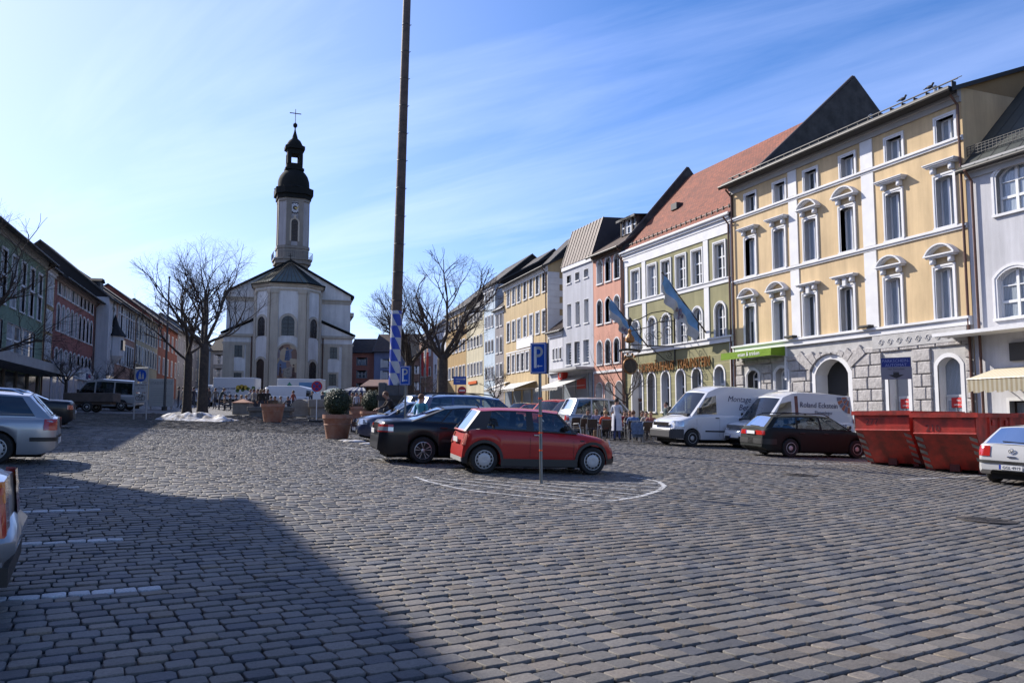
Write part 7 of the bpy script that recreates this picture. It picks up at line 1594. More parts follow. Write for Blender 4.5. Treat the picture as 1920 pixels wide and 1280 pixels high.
for dx_ in (-.16, .16): m.tube([(dx_ + .11 * math.cos(a * .5236), -.026, zc_ + .11 * math.sin(a * .5236)) for a in range(13)], .012, 4)
m.tube([(-.16, -.026, zc_), (-.06, -.026, zc_ + .17), (.1, -.026, zc_ + .17), (.0, -.026, zc_), (-.06, -.026, zc_ + .17)], .011, 4); m.tube([(.16, -.026, zc_), (.09, -.026, zc_ + .22)], .011, 4)
m.build('sign_plate', [mat('sign_dull_white', (.45, .46, .48), .5, .05), BLUE_S, BLACK], r_)
# white information board
a = GP(278, 62); b2 = GP(324, 62); r_ = root('notice_board', 'large white notice board with small print, between the zone sign and the tree trunks', 'board', (a.x, a.y, (a.z + b2.z) / 2), 0); Wb = b2.x - a.x; zt = PY(300, 709, 62).z - a.z; z0_ = PY(300, 761, 62).z - a.z
m = MB(); m.mat(0); m.bbox(0, Wb, -.03, .05, z0_, zt, .01); m.mat(1); text_into(m, 'STADTPLATZ', .28, upright(Wb / 2, -.034, zt - .42), 1, .001)
for k in range(7): m.box(Wb * .18, Wb * (.85 - .12 * (k % 3)), -.033, -.0305, zt - .75 - k * .17, zt - .73 - k * .17)
m.build('board_panel', [mat('board_white', (.50, .50, .47), .6, .05), mat('board_grey_print', (.22, .24, .25), .6, 0)], r_); m = MB(); [m.tube([(x, .06, 0), (x, .06, z0_ + .2)], .04, 6) for x in (.15, Wb - .15)]; m.build('leg', STEEL, r_)
# tall lamp / flag masts near the trees
for px_, pyb, pyt, lb in ((308, 772, 520, 'thin dark mast standing in front of the notice board and vermilion house'),):
    b_ = GP(px_, 60 if px_ < 500 else 62); r_ = root('mast', lb, 'mast', b_, 0); m = MB(); h_ = PY(px_, pyt, b_.y).z - b_.z; m.tube([(0, 0, 0), (0, 0, h_ * .5), (0, 0, h_)], [.10, .08, .05], 8); m.build('shaft', mat('mast_paint', (.07, .075, .08), .5, .1), r_); m = MB(); m.lathe([(.11, 0), (.2, 0), (.2, .25), (.11, .3)], 8); m.ball((0, 0, h_), .09, 8, 6); m.build('mast_cap', DARK, r_)
# ------------------------------------------------------------------ maypole
b_ = GP(736, 33.0); mp_ = root('maypole', 'very tall maypole, blue and white spiral lozenges below and bare wood above', 'maypole', b_, 0); TB = PY(763, 0, 33.0); kx = (TB.x - b_.x) / (TB.z - b_.z)
zA, zB = PY(739, 722, 33).z - b_.z, PY(744, 583, 33).z - b_.z; Ht = 27.0
def pr_(z): return .235 - .0042 * z
m = MB(); n = 24; zz = [zB + (Ht - zB) * i / 30 for i in range(31)]; m.tube([(kx * z, 0, z) for z in zz], [pr_(z) for z in zz], n)
m.build('pole_wood', mat('weathered_pole_wood', (.115, .075, .055), .7, .25, 3, .3, 18), mp_, smooth=40)
m = MB()
for z in np.arange(zB + .4, Ht, 1.15): m.tube([(kx * z + pr_(z) * .98, .0, z), (kx * z + pr_(z) + .06, 0, z + .02)], .015, 4); m.lathe([(pr_(z) + .004, z - .02), (pr_(z) + .012, z), (pr_(z) + .004, z + .02)], 16, Matrix.Translation((kx * z, 0, 0)))
m.build('pole_ring', DARK, mp_)
m = MB(); nz_ = 44; na = 24
for i in range(nz_ + 1):
    z = zA + (zB - zA) * i / nz_
    for j in range(na): a = 2 * math.pi * j / na - i * .17; m.v.append((kx * z + pr_(z) * math.cos(a), pr_(z) * math.sin(a), z))
for i in range(nz_):
    for j in range(na): m.f.append((i * na + j, i * na + (j + 1) % na, (i + 1) * na + (j + 1) % na, (i + 1) * na + j)); m.m.append(((j // 6) + (i // 7)) % 2)
m.build('lozenge_band', [mat('maypole_blue', (.015, .06, .42), .5, .05), mat('maypole_white', (.55, .57, .60), .5, .1, 3)], mp_, smooth=40)
m = MB(); m.bbox(-.55, -.27, -.3, .3, -.1, zA + .1, .03); m.bbox(.27, .55, -.3, .3, -.1, zA + .1, .03); m.box(-.28, .28, -.2, .2, -.1, zA - .0); m.build('foot', mat('grey_timber_foot', (.11, .11, .115), .8, .15, 3), mp_)
m = MB(); m.box(-.6, .6, -.33, -.30, zA - .6, zA - .4); m.build('foot_strap', DARK, mp_)
# timber hut behind the maypole
a = GP(686, 46); b2 = GP(738, 46); r_ = root('timber_hut', 'low timber hut with flat brown roof behind the round bushes', 'hut', (a.x, a.y, a.z), 0); w_ = b2.x - a.x; zt = PY(710, 724, 46).z - a.z; m = MB(); m.box(0, w_, 0, 2.5, 0, zt); m.build('wall', mat('hut_timber', (.13, .085, .05), .8, .25, 3), r_); m = MB(); m.add([(-.3, -.4, zt), (w_ + .3, -.4, zt), (w_ + .3, 2.7, zt + .5), (-.3, 2.7, zt + .5)] + [(-.3, -.4, zt - .08), (w_ + .3, -.4, zt - .08), (w_ + .3, 2.7, zt + .42), (-.3, 2.7, zt + .42)], [(0, 1, 2, 3), (7, 6, 5, 4), (0, 4, 5, 1), (1, 5, 6, 2)]); m.build('roof', mat('hut_roof_rust', (.14, .06, .04), .8, .15), r_); m = MB(); [m.box(x, x + .04, -.02, -.0, .1, zt - .1) for x in np.arange(.2, w_, .35)]; m.build('batten', mat('hut_batten', (.08, .05, .03), .8, 0), r_)
# ------------------------------------------------------------------ planters and clipped bushes
TERRA = mat('terracotta', (.34, .13, .075), .8, .18, 3, .15, 25, col2=(.40, .22, .15))
def leaf_ball(n, rx, rz, c, size, rng, squash=0):
    vs = []; fs = []
    for i in range(n):
        d = Vector((rng.gauss(0, 1), rng.gauss(0, 1), rng.gauss(0, 1))).normalized(); k = rng.uniform(.78, 1.04) if rng.random() < .8 else rng.uniform(.5, .85); bump_ = 1 + .06 * math.sin(d.x * 7) * math.cos(d.y * 6 + d.z * 5)
        p = Vector((c[0] + d.x * rx * k * bump_, c[1] + d.y * rx * k * bump_, c[2] + d.z * rz * k * bump_)); a = Vector((rng.gauss(0, 1), rng.gauss(0, 1), rng.gauss(0, 1))).normalized(); b2 = a.cross(d); b2 = b2.normalized() if b2.length > .01 else a.orthogonal(); s_ = size * rng.uniform(.6, 1.3)
        o = len(vs); vs += [p - a * s_, p + b2 * s_ * .5, p + a * s_, p - b2 * s_ * .5]; fs.append((o, o + 1, o + 2, o + 3))
    return vs, fs
LEAFB = mat('box_leaves', (.030, .055, .020), .6, .3, 9, col2=(.018, .032, .012)); DRY = mat('dry_twigs', (.09, .06, .035), .9, .3, 8)
def pot(label, p, rtop, h, style, seed, bushr=None, group=None):
    r_ = root('planter', label, 'planter', p, 0, group); m = MB(); rb = rtop * .72
    m.lathe([(.01, 0), (rb, 0), (rb + .01, .04), (rtop * .93, h * .80), (rtop * .96, h * .82), (rtop * 1.0, h * .84), (rtop, h), (rtop * .9, h), (rtop * .88, h * .9), (.01, h * .9)], 30)
    m.lathe([(lerp(rb, rtop * .93, .62) + .0, h * .55), (lerp(rb, rtop * .93, .62) + .035, h * .58), (lerp(rb, rtop * .93, .66) + .01, h * .61)], 30)
    m.build('pot', TERRA, r_, smooth=35); m = MB(); m.lathe([(rtop * .88, h * .91), (.01, h * .94)], 16); m.build('soil', mat('dark_soil', (.03, .022, .016), .95, .2, 9), r_)
    rng = random.Random(seed)
    if style == 'ball':
        vs, fs = leaf_ball(4200, bushr, bushr * 1.0, (0, 0, h + bushr * .86), .035, rng); m = MB(); m.add(vs, fs); m.mat(1); m.ball((0, 0, h + bushr * .86), bushr * .84, 14, 10); m.build('clipped_bush', [LEAFB, mat('bush_inside', (.008, .014, .006), .9, 0)], r_)
    else:
        m = MB()
        for k in range(70): a = rng.uniform(0, 6.28); rr2 = rng.uniform(0, rtop * .75); hh = rng.uniform(.12, .38); m.tube([(rr2 * math.cos(a), rr2 * math.sin(a), h * .92), (rr2 * 1.2 * math.cos(a + .2), rr2 * 1.2 * math.sin(a + .2), h * .92 + hh)], [.012, .004], 3)
        m.build('dry_plants', DRY, r_)
p = G(632, 822); pot('large terracotta planter with a clipped round bush, nearest the navy hatchback', p, .53, .86, 'ball', 3, .50)
p = GP(698, 41.5); pot('terracotta planter with a clipped round bush, right of and behind the large one', p, .62, .80, 'ball', 4, .56)
p = G(511, 791); pot('terracotta planter with dry brown plants, in front of the stone benches', p, .62, .95, 'dry', 5)
p = GP(675, 46); pot('terracotta planter without a bush, half hidden behind the navy hatchback', p, .65, .95, 'dry', 6)
# stone trough and rounded stone benches
STN = mat('pale_sandstone', (.30, .27, .235), .9, .15, 2.5, .25, 18)
def block(name, label, cat, px0, px1, Y, y0, y1, dep, rnd=False, mt=STN, group=None):
    a, b2 = GP(px0, Y), GP(px1, Y); w_ = b2.x - a.x; r_ = root(name, label, cat, (a.x, a.y, min(a.z, b2.z)), 0, group); zt = PY((px0 + px1) / 2, y0, Y).z - r_.location.z
    m = MB()
    if rnd: o_ = outline(w_, zt, min(w_ / 2 - .01, zt * .8), 14); m.prism([(x + w_ / 2, z) for x, z in o_], 0, dep)
    else: m.bbox(0, w_, 0, dep, zt * .55, zt, .05); m.bbox(.12, w_ - .12, .1, dep - .1, 0, zt * .55, .02)
    m.build('stone_block', mt, r_)
    m = MB(); m.bbox(-.08, w_ + .08, -.12, dep + .1, 0, .12, .02); m.build('plinth', mt, r_); return r_
block('fountain_basin', 'round-topped sandstone fountain block, left of the square sandstone one', 'fountain', 545, 578, 56, 748, 778, 1.1, True)
block('fountain_trough', 'square sandstone fountain block right of the round-topped one', 'fountain', 577, 612, 55, 748, 778, 1.4)
block('stone_trough', 'low grey stone trough behind the dry planter', 'trough', 462, 545, 53, 762, 784, 1.0, mt=mat('grey_trough_stone', (.20, .185, .165), .9, .15, 2.5, .25, 18))
b_ = GP(455, 56); r_ = root('flower_box', 'square bin with an orange sloping lid beside the grey stone trough', 'bin', b_, 0); m = MB(); m.mat(0); m.bbox(-.55, .55, -.5, .5, 0, .75, .03); m.build('box_body', STN, r_); m = MB(); m.lathe([(.80, .75), (.80, .80), (.02, 1.05)], 4, Matrix.Rotation(R(45), 4, 'Z')); m.build('lid', TERRA, r_)
# snow heap
m = MB(); a, b2 = G(285, 786), G(475, 786); nx, ny = 90, 16; rng = np.random.default_rng(8); Ls = (b2.x - a.x)
from mathutils import noise as mno
for j in range(ny + 1):
    for i in range(nx + 1):
        x = a.x + Ls * i / nx; y = a.y - .2 + 3.2 * j / ny; f_ = math.sin(math.pi * i / nx) ** .35 * math.sin(math.pi * min(1, j / ny)) ** .6; nn = .5 + .5 * mno.noise(Vector((x * .55, y * .8, 3))) + .35 * mno.noise(Vector((x * 1.9, y * 2.2, 7))) + .12 * mno.noise(Vector((x * 5, y * 5, 2)))
        m.v.append((x, y, gz(x, y) - .03 + .66 * f_ * max(0, nn)))
for j in range(ny):
    for i in range(nx): o = j * (nx + 1) + i; m.f.append((o, o + 1, o + nx + 2, o + nx + 1)); m.m.append(0)
snow = mat('dirty_snow', (.72, .73, .76), .7, .3, 3.2, .5, 8, col2=(.17, .145, .12)); tag(m.build('snow_heap', snow, None, smooth=180), 'long low heap of dirty melting snow at the feet of the twin trees', 'snow', kind='stuff')
for k, (px_, py_, s_) in enumerate(((665, 828, .35), (648, 826, .22), (690, 832, .25))):
    g_ = G(px_, py_); m = MB(); m.ball((0, 0, 0), s_, 10, 6, (1.2, .7, .22)); o = m.build('snow_patch', snow, None, smooth=180); o.location = g_; tag(o, ['remnant of snow under the nose of the navy hatchback', 'smallest snow remnant close to the foot of the large planter', 'snow remnant by the front wheel of the navy hatchback'][k], 'snow', 'snow remnants by the planter')
# market stalls with awnings
def stall(label, pl, pr, Y, ye, yt_, m1, kind='striped'):
    a, b2 = GP(pl, Y), GP(pr, Y); w_ = b2.x - a.x; r_ = root('market_stall', label, 'stall', (a.x, a.y, a.z), 0, 'market stalls'); ze = PY((pl + pr) / 2, ye, Y).z - a.z; zt = PY((pl + pr) / 2, yt_, Y).z - a.z
    m = MB(); n = int(w_ / .22)
    for i in range(n):
        x0, x1 = w_ * i / n, w_ * (i + 1) / n; f0, f1 = (abs(2 * x0 / w_ - 1)), (abs(2 * x1 / w_ - 1)); m.mat(i % 2)
        m.add([(x0, -1.2, ze), (x1, -1.2, ze), (lerp(w_ / 2, x1, .45), .8, zt), (lerp(w_ / 2, x0, .45), .8, zt)], [(0, 1, 2, 3), (3, 2, 1, 0)]); m.add([(x0, -1.2, ze), (x1, -1.2, ze), (x1, -1.22, ze - .35), (x0, -1.22, ze - .35)], [(0, 3, 2, 1), (0, 1, 2, 3)])
    m.build('awning', m1, r_); m = MB(); [m.tube([(x, y, 0), (x, y, ze)], .03, 5) for x in (.1, w_ - .1) for y in (-1.1, 1.2)]; m.build('post', STEEL, r_)
    m = MB(); m.bbox(.2, w_ - .2, -.6, .4, .0, .9, .03); m.build('counter', mat('stall_counter', (.10, .11, .10), .8, .2), r_)
    m = MB(); rg = random.Random(pl)
    for k in range(14): m.mat(k % 3); x = .4 + (w_ - .8) * k / 13; m.bbox(x - .14, x + .14, -.5, -.1, .9, 1.0 + rg.random() * .15, .03)
    m.build('produce', [mat('produce_green', (.08, .2, .04), .7, .2, 9), mat('produce_orange', (.5, .2, .04), .7, .2, 9), mat('produce_red', (.35, .04, .03), .7, .2, 9)], r_); return r_
CLW = mat('awning_white', (.60, .62, .64), .8, 0); CLB = mat('awning_navy', (.04, .07, .22), .8, 0); CLG = mat('awning_pale_green', (.28, .42, .36), .8, 0); CLD = mat('awning_dark', (.05, .055, .07), .8, 0)
stall('market stall with blue and white striped awning, right of the market van', 643, 690, 66, 733, 725, [CLW, CLB])
stall('market stall with green and white striped awning, right of the no-stopping sign', 606, 642, 70, 736, 727, [CLW, CLG])
stall('market stall with pale tent roof in the shade, beside the grey minibus', 207, 249, 58, 722, 713, [mat('awning_grey_white', (.34, .35, .37), .8, 0), CLD])
stall('white-roofed market stall between the truck with fruit and the twin trees', 358, 398, 84, 731, 727, [CLW, CLW])
# ------------------------------------------------------------------ trees
BARK = mat('lime_bark', (.085, .065, .050), .9, .3, 6, .6, 22, col2=(.04, .032, .028)); TWIG = mat('bare_twigs', (.060, .040, .034), .85, .1)
def tree(name, label, pos, H, cw, th, tr, seed, nl=6, levels=4, dens=1.0, up=.55, group='bare trees', lean=(0, 0)):
    """bare pollarded tree: th trunk height, tr trunk radius, cw crown half width"""
    rng = random.Random(seed); r_ = root(name, label, 'tree', pos, 0, group); m = MB(); tw_ = MB()
    top = Vector((lean[0], lean[1], th)); m.tube([(0, 0, -.1), (lean[0] * .15, lean[1] * .15, th * .12), (lean[0] * .5, lean[1] * .5, th * .5), top * .99, top + Vector((0, 0, .3))], [tr * 1.35, tr * 1.08, tr * .95, tr * .92, tr * .6], 12)
    m.build('trunk', BARK, r_, smooth=60); cen = Vector((lean[0], lean[1], th + (H - th) * .30)); az = H - th
    def inside(p): q = p - cen; return (q.x / cw) ** 2 + (q.y / cw) ** 2 + (q.z / (H - cen.z if q.z > 0 else (cen.z - th * .75) + 1.0)) ** 2
    def grow_(p, d, L, rad, lev):
        n = 5 if lev < 2 else 4; pts = [p]; rs = [rad]; q = p.copy(); dd = d.copy()
        for i in range(n):
            wob = Vector((rng.gauss(0, 1), rng.gauss(0, 1), rng.gauss(0, .6))) * (.16 + .05 * lev); dd = (dd + wob + Vector((0, 0, up * (.14 if lev < 3 else .05)))).normalized()
            q = q + dd * L / n; pts.append(q.copy()); rs.append(rad * (1 - (i + 1) / n * .48))
            if inside(q) > 1.05 and lev > 0 and i > 0: break
        (m2 if lev < 2 else tw_).tube(pts, rs, 7 if lev < 2 else (4 if lev < 4 else 3), cap=False)
        if lev >= levels: return
        k = {0: 5, 1: 5, 2: 4, 3: 3, 4: 3}[lev]; k = max(2, int(round(k * dens)))
        for c in range(k):
            f_ = rng.uniform(.30, 1.0) if c < k - 1 else 1.0; ii = min(len(pts) - 1, max(1, int(f_ * (len(pts) - 1) + .5))); pp = pts[ii]; base_d = (pts[ii] - pts[ii - 1]).normalized()
            ax_ = base_d.orthogonal().normalized(); ax_ = Matrix.Rotation(rng.uniform(0, 6.28), 3, base_d) @ ax_; ang = rng.uniform(.35, .85) if f_ < 1 else rng.uniform(.08, .35)
            nd = (Matrix.Rotation(ang, 3, ax_) @ base_d); nd.z = nd.z * .85 + .12
            if inside(pp) > 1.0: continue
            grow_(pp, nd.normalized(), L * rng.uniform(.48, .70), rs[ii] * rng.uniform(.56, .74), lev + 1)
    m2 = MB()
    for i in range(nl):
        a = 2 * math.pi * (i + rng.uniform(-.3, .3)) / nl; el = rng.uniform(.35, .75) if i % 2 else rng.uniform(.8, 1.25)
        d = Vector((math.cos(a) * math.cos(el), math.sin(a) * math.cos(el), math.sin(el))); grow_(top + Vector((0, 0, rng.uniform(-.35, .25))), d, (H - th) * rng.uniform(.50, .62) * (1 if el > .8 else .95 * cw / (H - th) * 1.25), tr * rng.uniform(.30, .42), 0)
    m2.build('limbs', BARK, r_, smooth=60); tw_.build('crown', TWIG, r_); return r_
A = G(379, 779); tree('lime_tree', 'tall bare tree, right one of the twin pair standing in the snow heap', A, 11.0, 5.2, 4.1, .30, 11, 7, 5, 1.0, .6)
B = G(350, 774); tree('lime_tree', 'tall bare tree, left one of the twin pair standing in the snow heap', B, 10.6, 4.9, 3.8, .27, 23, 6, 5, 1.0, .5)
C = GP(829, 60); tree('lime_tree', 'largest bare tree on the right, thick forked trunk before the ochre house', C, 12.2, 4.9, 4.4, .42, 37, 8, 5, 1.05, .7)
D = GP(767, 66); tree('lime_tree', 'bare tree directly behind the striped maypole', D, 11.0, 4.3, 4.2, .42, 41, 7, 5, 1.0, .5)
E = GP(-60, 38); tree('street_tree', 'bare tree reaching into the picture from the left edge before the sage green store', E, 10.0, 4.6, 2.6, .2, 51, 7, 5, 1.1, .15)
for px_, Y_, hpy, hw_, sd, lb in ((122, 60, 618, 2.1, 61, 'small bare street tree before the brick red house'), (194, 70, 655, 1.6, 62, 'small bare street tree before the white bay house'), (243, 80, 665, 1.5, 63, 'small bare street tree behind the zone sign'), (1176, 44.5, 598, 2.0, 64, 'slender bare tree by the café in front of the green restaurant house'), (930, 66, 672, 1.2, 65, 'young bare tree before the long yellow house'), (800, 80, 690, 1.8, 66, 'small bare tree far down the street left of the biggest trunk')):
    p_ = GP(px_, Y_); H_ = PY(px_, hpy, Y_).z - p_.z; tree('street_tree', lb, p_, H_, hw_, H_ * .30, .12 if px_ != 1176 else .10, sd, 6, 4, 1.25 if px_ != 1176 else .9, .35)
# stakes and bicycles stand at the young tree
b_ = GP(930, 65.2); r_ = root('tree_guard', 'steel guard hoops round the foot of the young tree', 'tree guard', b_, 0); m = MB()
for k in range(6): a = k * 1.047; m.tube([(.45 * math.cos(a), .45 * math.sin(a), 0), (.42 * math.cos(a), .42 * math.sin(a), 1.5)], .02, 4)
m.tube([(.42 * math.cos(t_ * .5236), .42 * math.sin(t_ * .5236), 1.5) for t_ in range(13)], .02, 4); m.build('hoop', STEEL, r_)
# ------------------------------------------------------------------ people
SK = {}
def skeleton(pose):
    J = {}; E = []
    def j(n, p, r, reg): J[n] = (Vector(p), r, reg)
    sit = pose.startswith('sit'); zz = -.47 if sit else 0
    ly = .22 if pose == 'lean' else (.08 if pose in ('sit_lean',) else 0)
    j('pel', (0, 0, .96 + zz), (.155, .11), 2); j('wst', (0, ly * .35, 1.12 + zz), (.135, .095), 1); j('chs', (0, ly * .8, 1.33 + zz), (.165, .11), 1); j('nck', (0, ly * 1.15, 1.475 + zz), (.060, .060), 0); j('hd0', (0, ly * 1.35 + .012, 1.56 + zz), (.082, .092), 0); j('hd1', (0, ly * 1.5 + .015, 1.64 + zz), (.094, .112), 0); j('hd2', (0, ly * 1.55 + .0, 1.715 + zz), (.080, .095), 0); j('nose', (0, ly * 1.5 + .118, 1.615 + zz), (.016, .016), 0)
    E += [('pel', 'wst'), ('wst', 'chs'), ('chs', 'nck'), ('nck', 'hd0'), ('hd0', 'hd1'), ('hd1', 'hd2'), ('hd1', 'nose')]
    for s, n in ((-1, 'r'), (1, 'l')):
        j('hip' + n, (s * .095, 0, .90 + zz), (.095, .095), 2); E.append(('pel', 'hip' + n))
        if sit: kn = (s * .13, .42, .50); an = (s * .13, .40, .10); to = (s * .13, .54, .05)
        elif pose == 'walk': kn = (s * .09, .10 + s * .14, .50); an = (s * .09, s * .26, .10 + (.05 if s < 0 else 0)); to = (s * .09, s * .26 + .14, .04)
        else: kn = (s * .10, .02, .50); an = (s * .11, -.01, .09); to = (s * .13, .13, .04)
        if pose == 'lean' : kn = (s * .10, -.02, .50); an = (s * .11, -.06, .09); to = (s * .13, .08, .04)
        j('kne' + n, kn, (.062, .066), 2); j('ank' + n, an, (.042, .045), 2); j('toe' + n, to, (.038, .03), 3); E += [('hip' + n, 'kne' + n), ('kne' + n, 'ank' + n), ('ank' + n, 'toe' + n)]
        sh = Vector((s * .19, ly * .95, 1.44 + zz)); j('sho' + n, sh, (.062, .062), 1); E.append(('chs', 'sho' + n))
        if pose == 'stand' or pose == 'walk': el = sh + Vector((s * .05, -.02 + (-s * .10 if pose == 'walk' else 0), -.28)); wr = el + Vector((s * .01, .08 + (-s * .08 if pose == 'walk' else 0), -.24))
        elif pose == 'carry': el = sh + Vector((s * .05, -.01, -.27)); wr = el + Vector((-s * .04, .23, .03))
        elif pose == 'lean': el = sh + Vector((s * .04, .16, -.22)); wr = el + Vector((-s * .02, .22, -.08))
        elif pose == 'sit_lean': el = sh + Vector((s * .08, .12, -.24)); wr = el + Vector((-s * .10, .20, .04))
        else: el = sh + Vector((s * .06, .05, -.26)); wr = el + Vector((-s * .06, .22, -.02))
        d = (wr - el).normalized(); j('elb' + n, el, (.045, .045), 1); j('wri' + n, wr, (.028, .026), 1); hp = wr + d * .085; j('pal' + n, hp, (.034, .020), 0); E += [('sho' + n, 'elb' + n), ('elb' + n, 'wri' + n), ('wri' + n, 'pal' + n)]
        sd = d.cross(Vector((0, 0, 1))); sd = sd.normalized() if sd.length > .2 else Vector((0, 1, 0)); dn = Vector((0, 0, -1)) if abs(d.z) < .7 else Vector((-s, 0, 0))
        for k in range(4): q = hp + sd * (k - 1.5) * .021 + d * .045; q2 = q + d * (.030 + .008 * (k in (1, 2))) + dn * .018; j('f%d%s' % (k, n), q, (.0095, .0095), 0); j('g%d%s' % (k, n), q2, (.008, .008), 0); E += [('pal' + n, 'f%d%s' % (k, n)), ('f%d%s' % (k, n), 'g%d%s' % (k, n))]
        q = wr + d * .05 - sd * .042; j('th' + n, q, (.011, .011), 0); E.append(('wri' + n, 'th' + n)); j('ti' + n, q + d * .04 + dn * .01, (.009, .009), 0); E.append(('th' + n, 'ti' + n))
    return J, E
def body_mesh(pose, sleeve=True):
    k = (pose, sleeve)
    if k in SK: return SK[k]
    J, E = skeleton(pose); names = list(J); idx = {n: i for i, n in enumerate(names)}
    me = bpy.data.meshes.new('person_body'); me.from_pydata([J[n][0] for n in names], [(idx[a], idx[b]) for a, b in E], []); o = bpy.data.objects.new('tmp', me); COL.objects.link(o)
    md = o.modifiers.new('s', 'SKIN'); md.use_smooth_shade = True; sv = me.skin_vertices[0].data
    for i, n in enumerate(names): sv[i].radius = J[n][1]; sv[i].use_root = (n == 'pel')
    sb = o.modifiers.new('u', 'SUBSURF'); sb.levels = 1; sb.render_levels = 1
    dg = bpy.context.evaluated_depsgraph_get(); dg.update(); nm = bpy.data.meshes.new_from_object(o.evaluated_get(dg)); bpy.data.objects.remove(o)
    segs = []
    for a, b in E:
        ra, rb = J[a][2], J[b][2]; reg = rb
        if (a[:3], b[:3]) == ('wri', 'pal'): reg = 0
        if a == 'chs' and b == 'nck': reg = 1
        if not sleeve and a[:3] == 'elb': reg = 0
        if a[:3] == 'ank': reg = 3
        if b == 'wst': reg = 1
        segs.append((J[a][0], J[b][0], reg))
    mi = []
    for p in nm.polygons:
        c = p.center; best = (9, 0)
        for a, b, reg in segs:
            ab = b - a; t = max(0, min(1, (c - a).dot(ab) / max(1e-6, ab.length_squared))); d = (c - (a + ab * t)).length
            if d < best[0]: best = (d, reg)
        mi.append(best[1])
    for _ in range(4): nm.materials.append(None)
    nm.polygons.foreach_set('material_index', mi); nm.name = 'person_body'; SK[k] = (nm, J); return SK[k]
SKIN = mat('skin', (.42, .22, .15), .6, .05); 
def cm(c): return mat('cloth_%02d_%02d_%02d' % tuple(int(x * 99) for x in c), c, .9, .12, 6)
HAIRS = dict(brown=mat('brown_hair', (.05, .025, .014), .7, .2, 30), dark=mat('dark_hair', (.015, .011, .009), .7, .2, 30), blond=mat('blond_hair', (.34, .22, .10), .7, .2, 30), auburn=mat('auburn_hair', (.14, .05, .02), .7, .2, 30), grey=mat('grey_hair', (.3, .29, .28), .7, .2, 30))
def person(label, pos, face, pose, top, legs, hair='brown', hairlen=0, sc=1.0, sleeve=True, apron=None, group=None, shoes=(.03, .025, .02)):
    nm, J = body_mesh(pose, sleeve); me = nm.copy(); 
    for i, mt in enumerate((SKIN, cm(top), cm(legs), cm(shoes))): me.materials[i] = mt
    o = link('person', me); tag(o, label, 'person', group); z = gz(pos[0], pos[1]) if len(pos) < 3 else pos[2]
    o.location = (pos[0], pos[1], z); o.rotation_euler = (0, 0, face - math.pi / 2); o.scale = (sc,) * 3
    h = J['hd1'][0]; m = MB(); n, k = 14, 10
    for i in range(k + 1):
        ph = math.pi * .62 * i / k
        for j_ in range(n):
            a = 2 * math.pi * j_ / n; back = -math.sin(a); rr = 1 + .05 * math.sin(a * 5 + i)
            low = 1.0 if back > -.1 else .62
            q = Vector((math.cos(a) * math.sin(ph * low) * .098, math.sin(a) * math.sin(ph * low) * .116, math.cos(ph * low) * .112)) * rr; m.v.append(h + Vector((0, -.014, .012)) + q)
    for i in range(k):
        for j_ in range(n): m.f.append((i * n + j_, (i + 1) * n + j_, (i + 1) * n + (j_ + 1) % n, i * n + (j_ + 1) % n)); m.m.append(0)
    if hairlen: m.bbox(h.x - .09, h.x + .09, h.y - .12, h.y - .02, h.z - hairlen, h.z + .03, .035)
    m.build('hair', HAIRS[hair], o, smooth=180)
    m = MB(); m.mat(0)
    for s in (-1, 1): m.ball(h + Vector((s * .030, .090, .0)), .010, 6, 4)
    m.mat(1); m.box(h.x - .022, h.x + .022, h.y + .083, h.y + .094, h.z - .062, h.z - .052); m.build('face_features', [mat('eye_dark', (.02, .015, .012), .3, 0), mat('lip', (.3, .09, .07), .6, 0)], o)
    if apron:
        p0 = J['pel'][0]; m = MB(); A_ = np.linspace(-2.9, 2.9, 13)
        prof = [(.185, 1.12), (.195, .95), (.21, .7), (.225, .42)]
        for rr2, z_ in prof:
            for a in A_: m.v.append((rr2 * math.sin(a) * 1.05, rr2 * math.cos(a) * (.86 + .05 * math.sin(a * 9)), z_))
        for i in range(3):
            for q in range(12): b_ = i * 13 + q; m.f += [(b_, b_ + 1, b_ + 14, b_ + 13)]; m.m.append(0)
        m.build('apron', apron, o, smooth=180)
    return o
# café chairs and tables
def cafe_chair(loc, rz, label):
    r_ = root('cafe_chair', label, 'chair', loc, rz, 'rattan café chairs'); m = MB()
    for s in (-1, 1):
        m.tube([(s * .24, .22, 0), (s * .25, .20, .45), (s * .26, .18, .64), (s * .26, -.18, .66), (s * .24, -.24, .45), (s * .22, -.30, 0)], .014, 5); m.tube([(s * .22, -.2, .45), (s * .21, -.29, .88)], .013, 5)
    m.tube([(-.21, -.29, .88), (.21, -.29, .88)], .013, 5); m.build('frame', mat('brushed_aluminium', (.5, .5, .5), .35, 0, metal=.7), r_)
    m = MB(); m.bbox(-.22, .22, -.22, .22, .43, .465, .01); m.build('seat', RAT, r_); m = MB(); m.add([(-.21, -.215, .50), (.21, -.215, .50), (.21, -.285, .87), (-.21, -.285, .87), (-.21, -.23, .50), (.21, -.23, .50), (.21, -.30, .87), (-.21, -.30, .87)], [(0, 1, 2, 3), (7, 6, 5, 4), (0, 3, 7, 4), (1, 5, 6, 2), (3, 2, 6, 7)]); m.build('backrest', RAT, r_); return r_
RAT = mat('brown_rattan', (.085, .05, .03), .8, .25, 25)
chair0 = cafe_chair((0, 0, 0), 0, 'x')
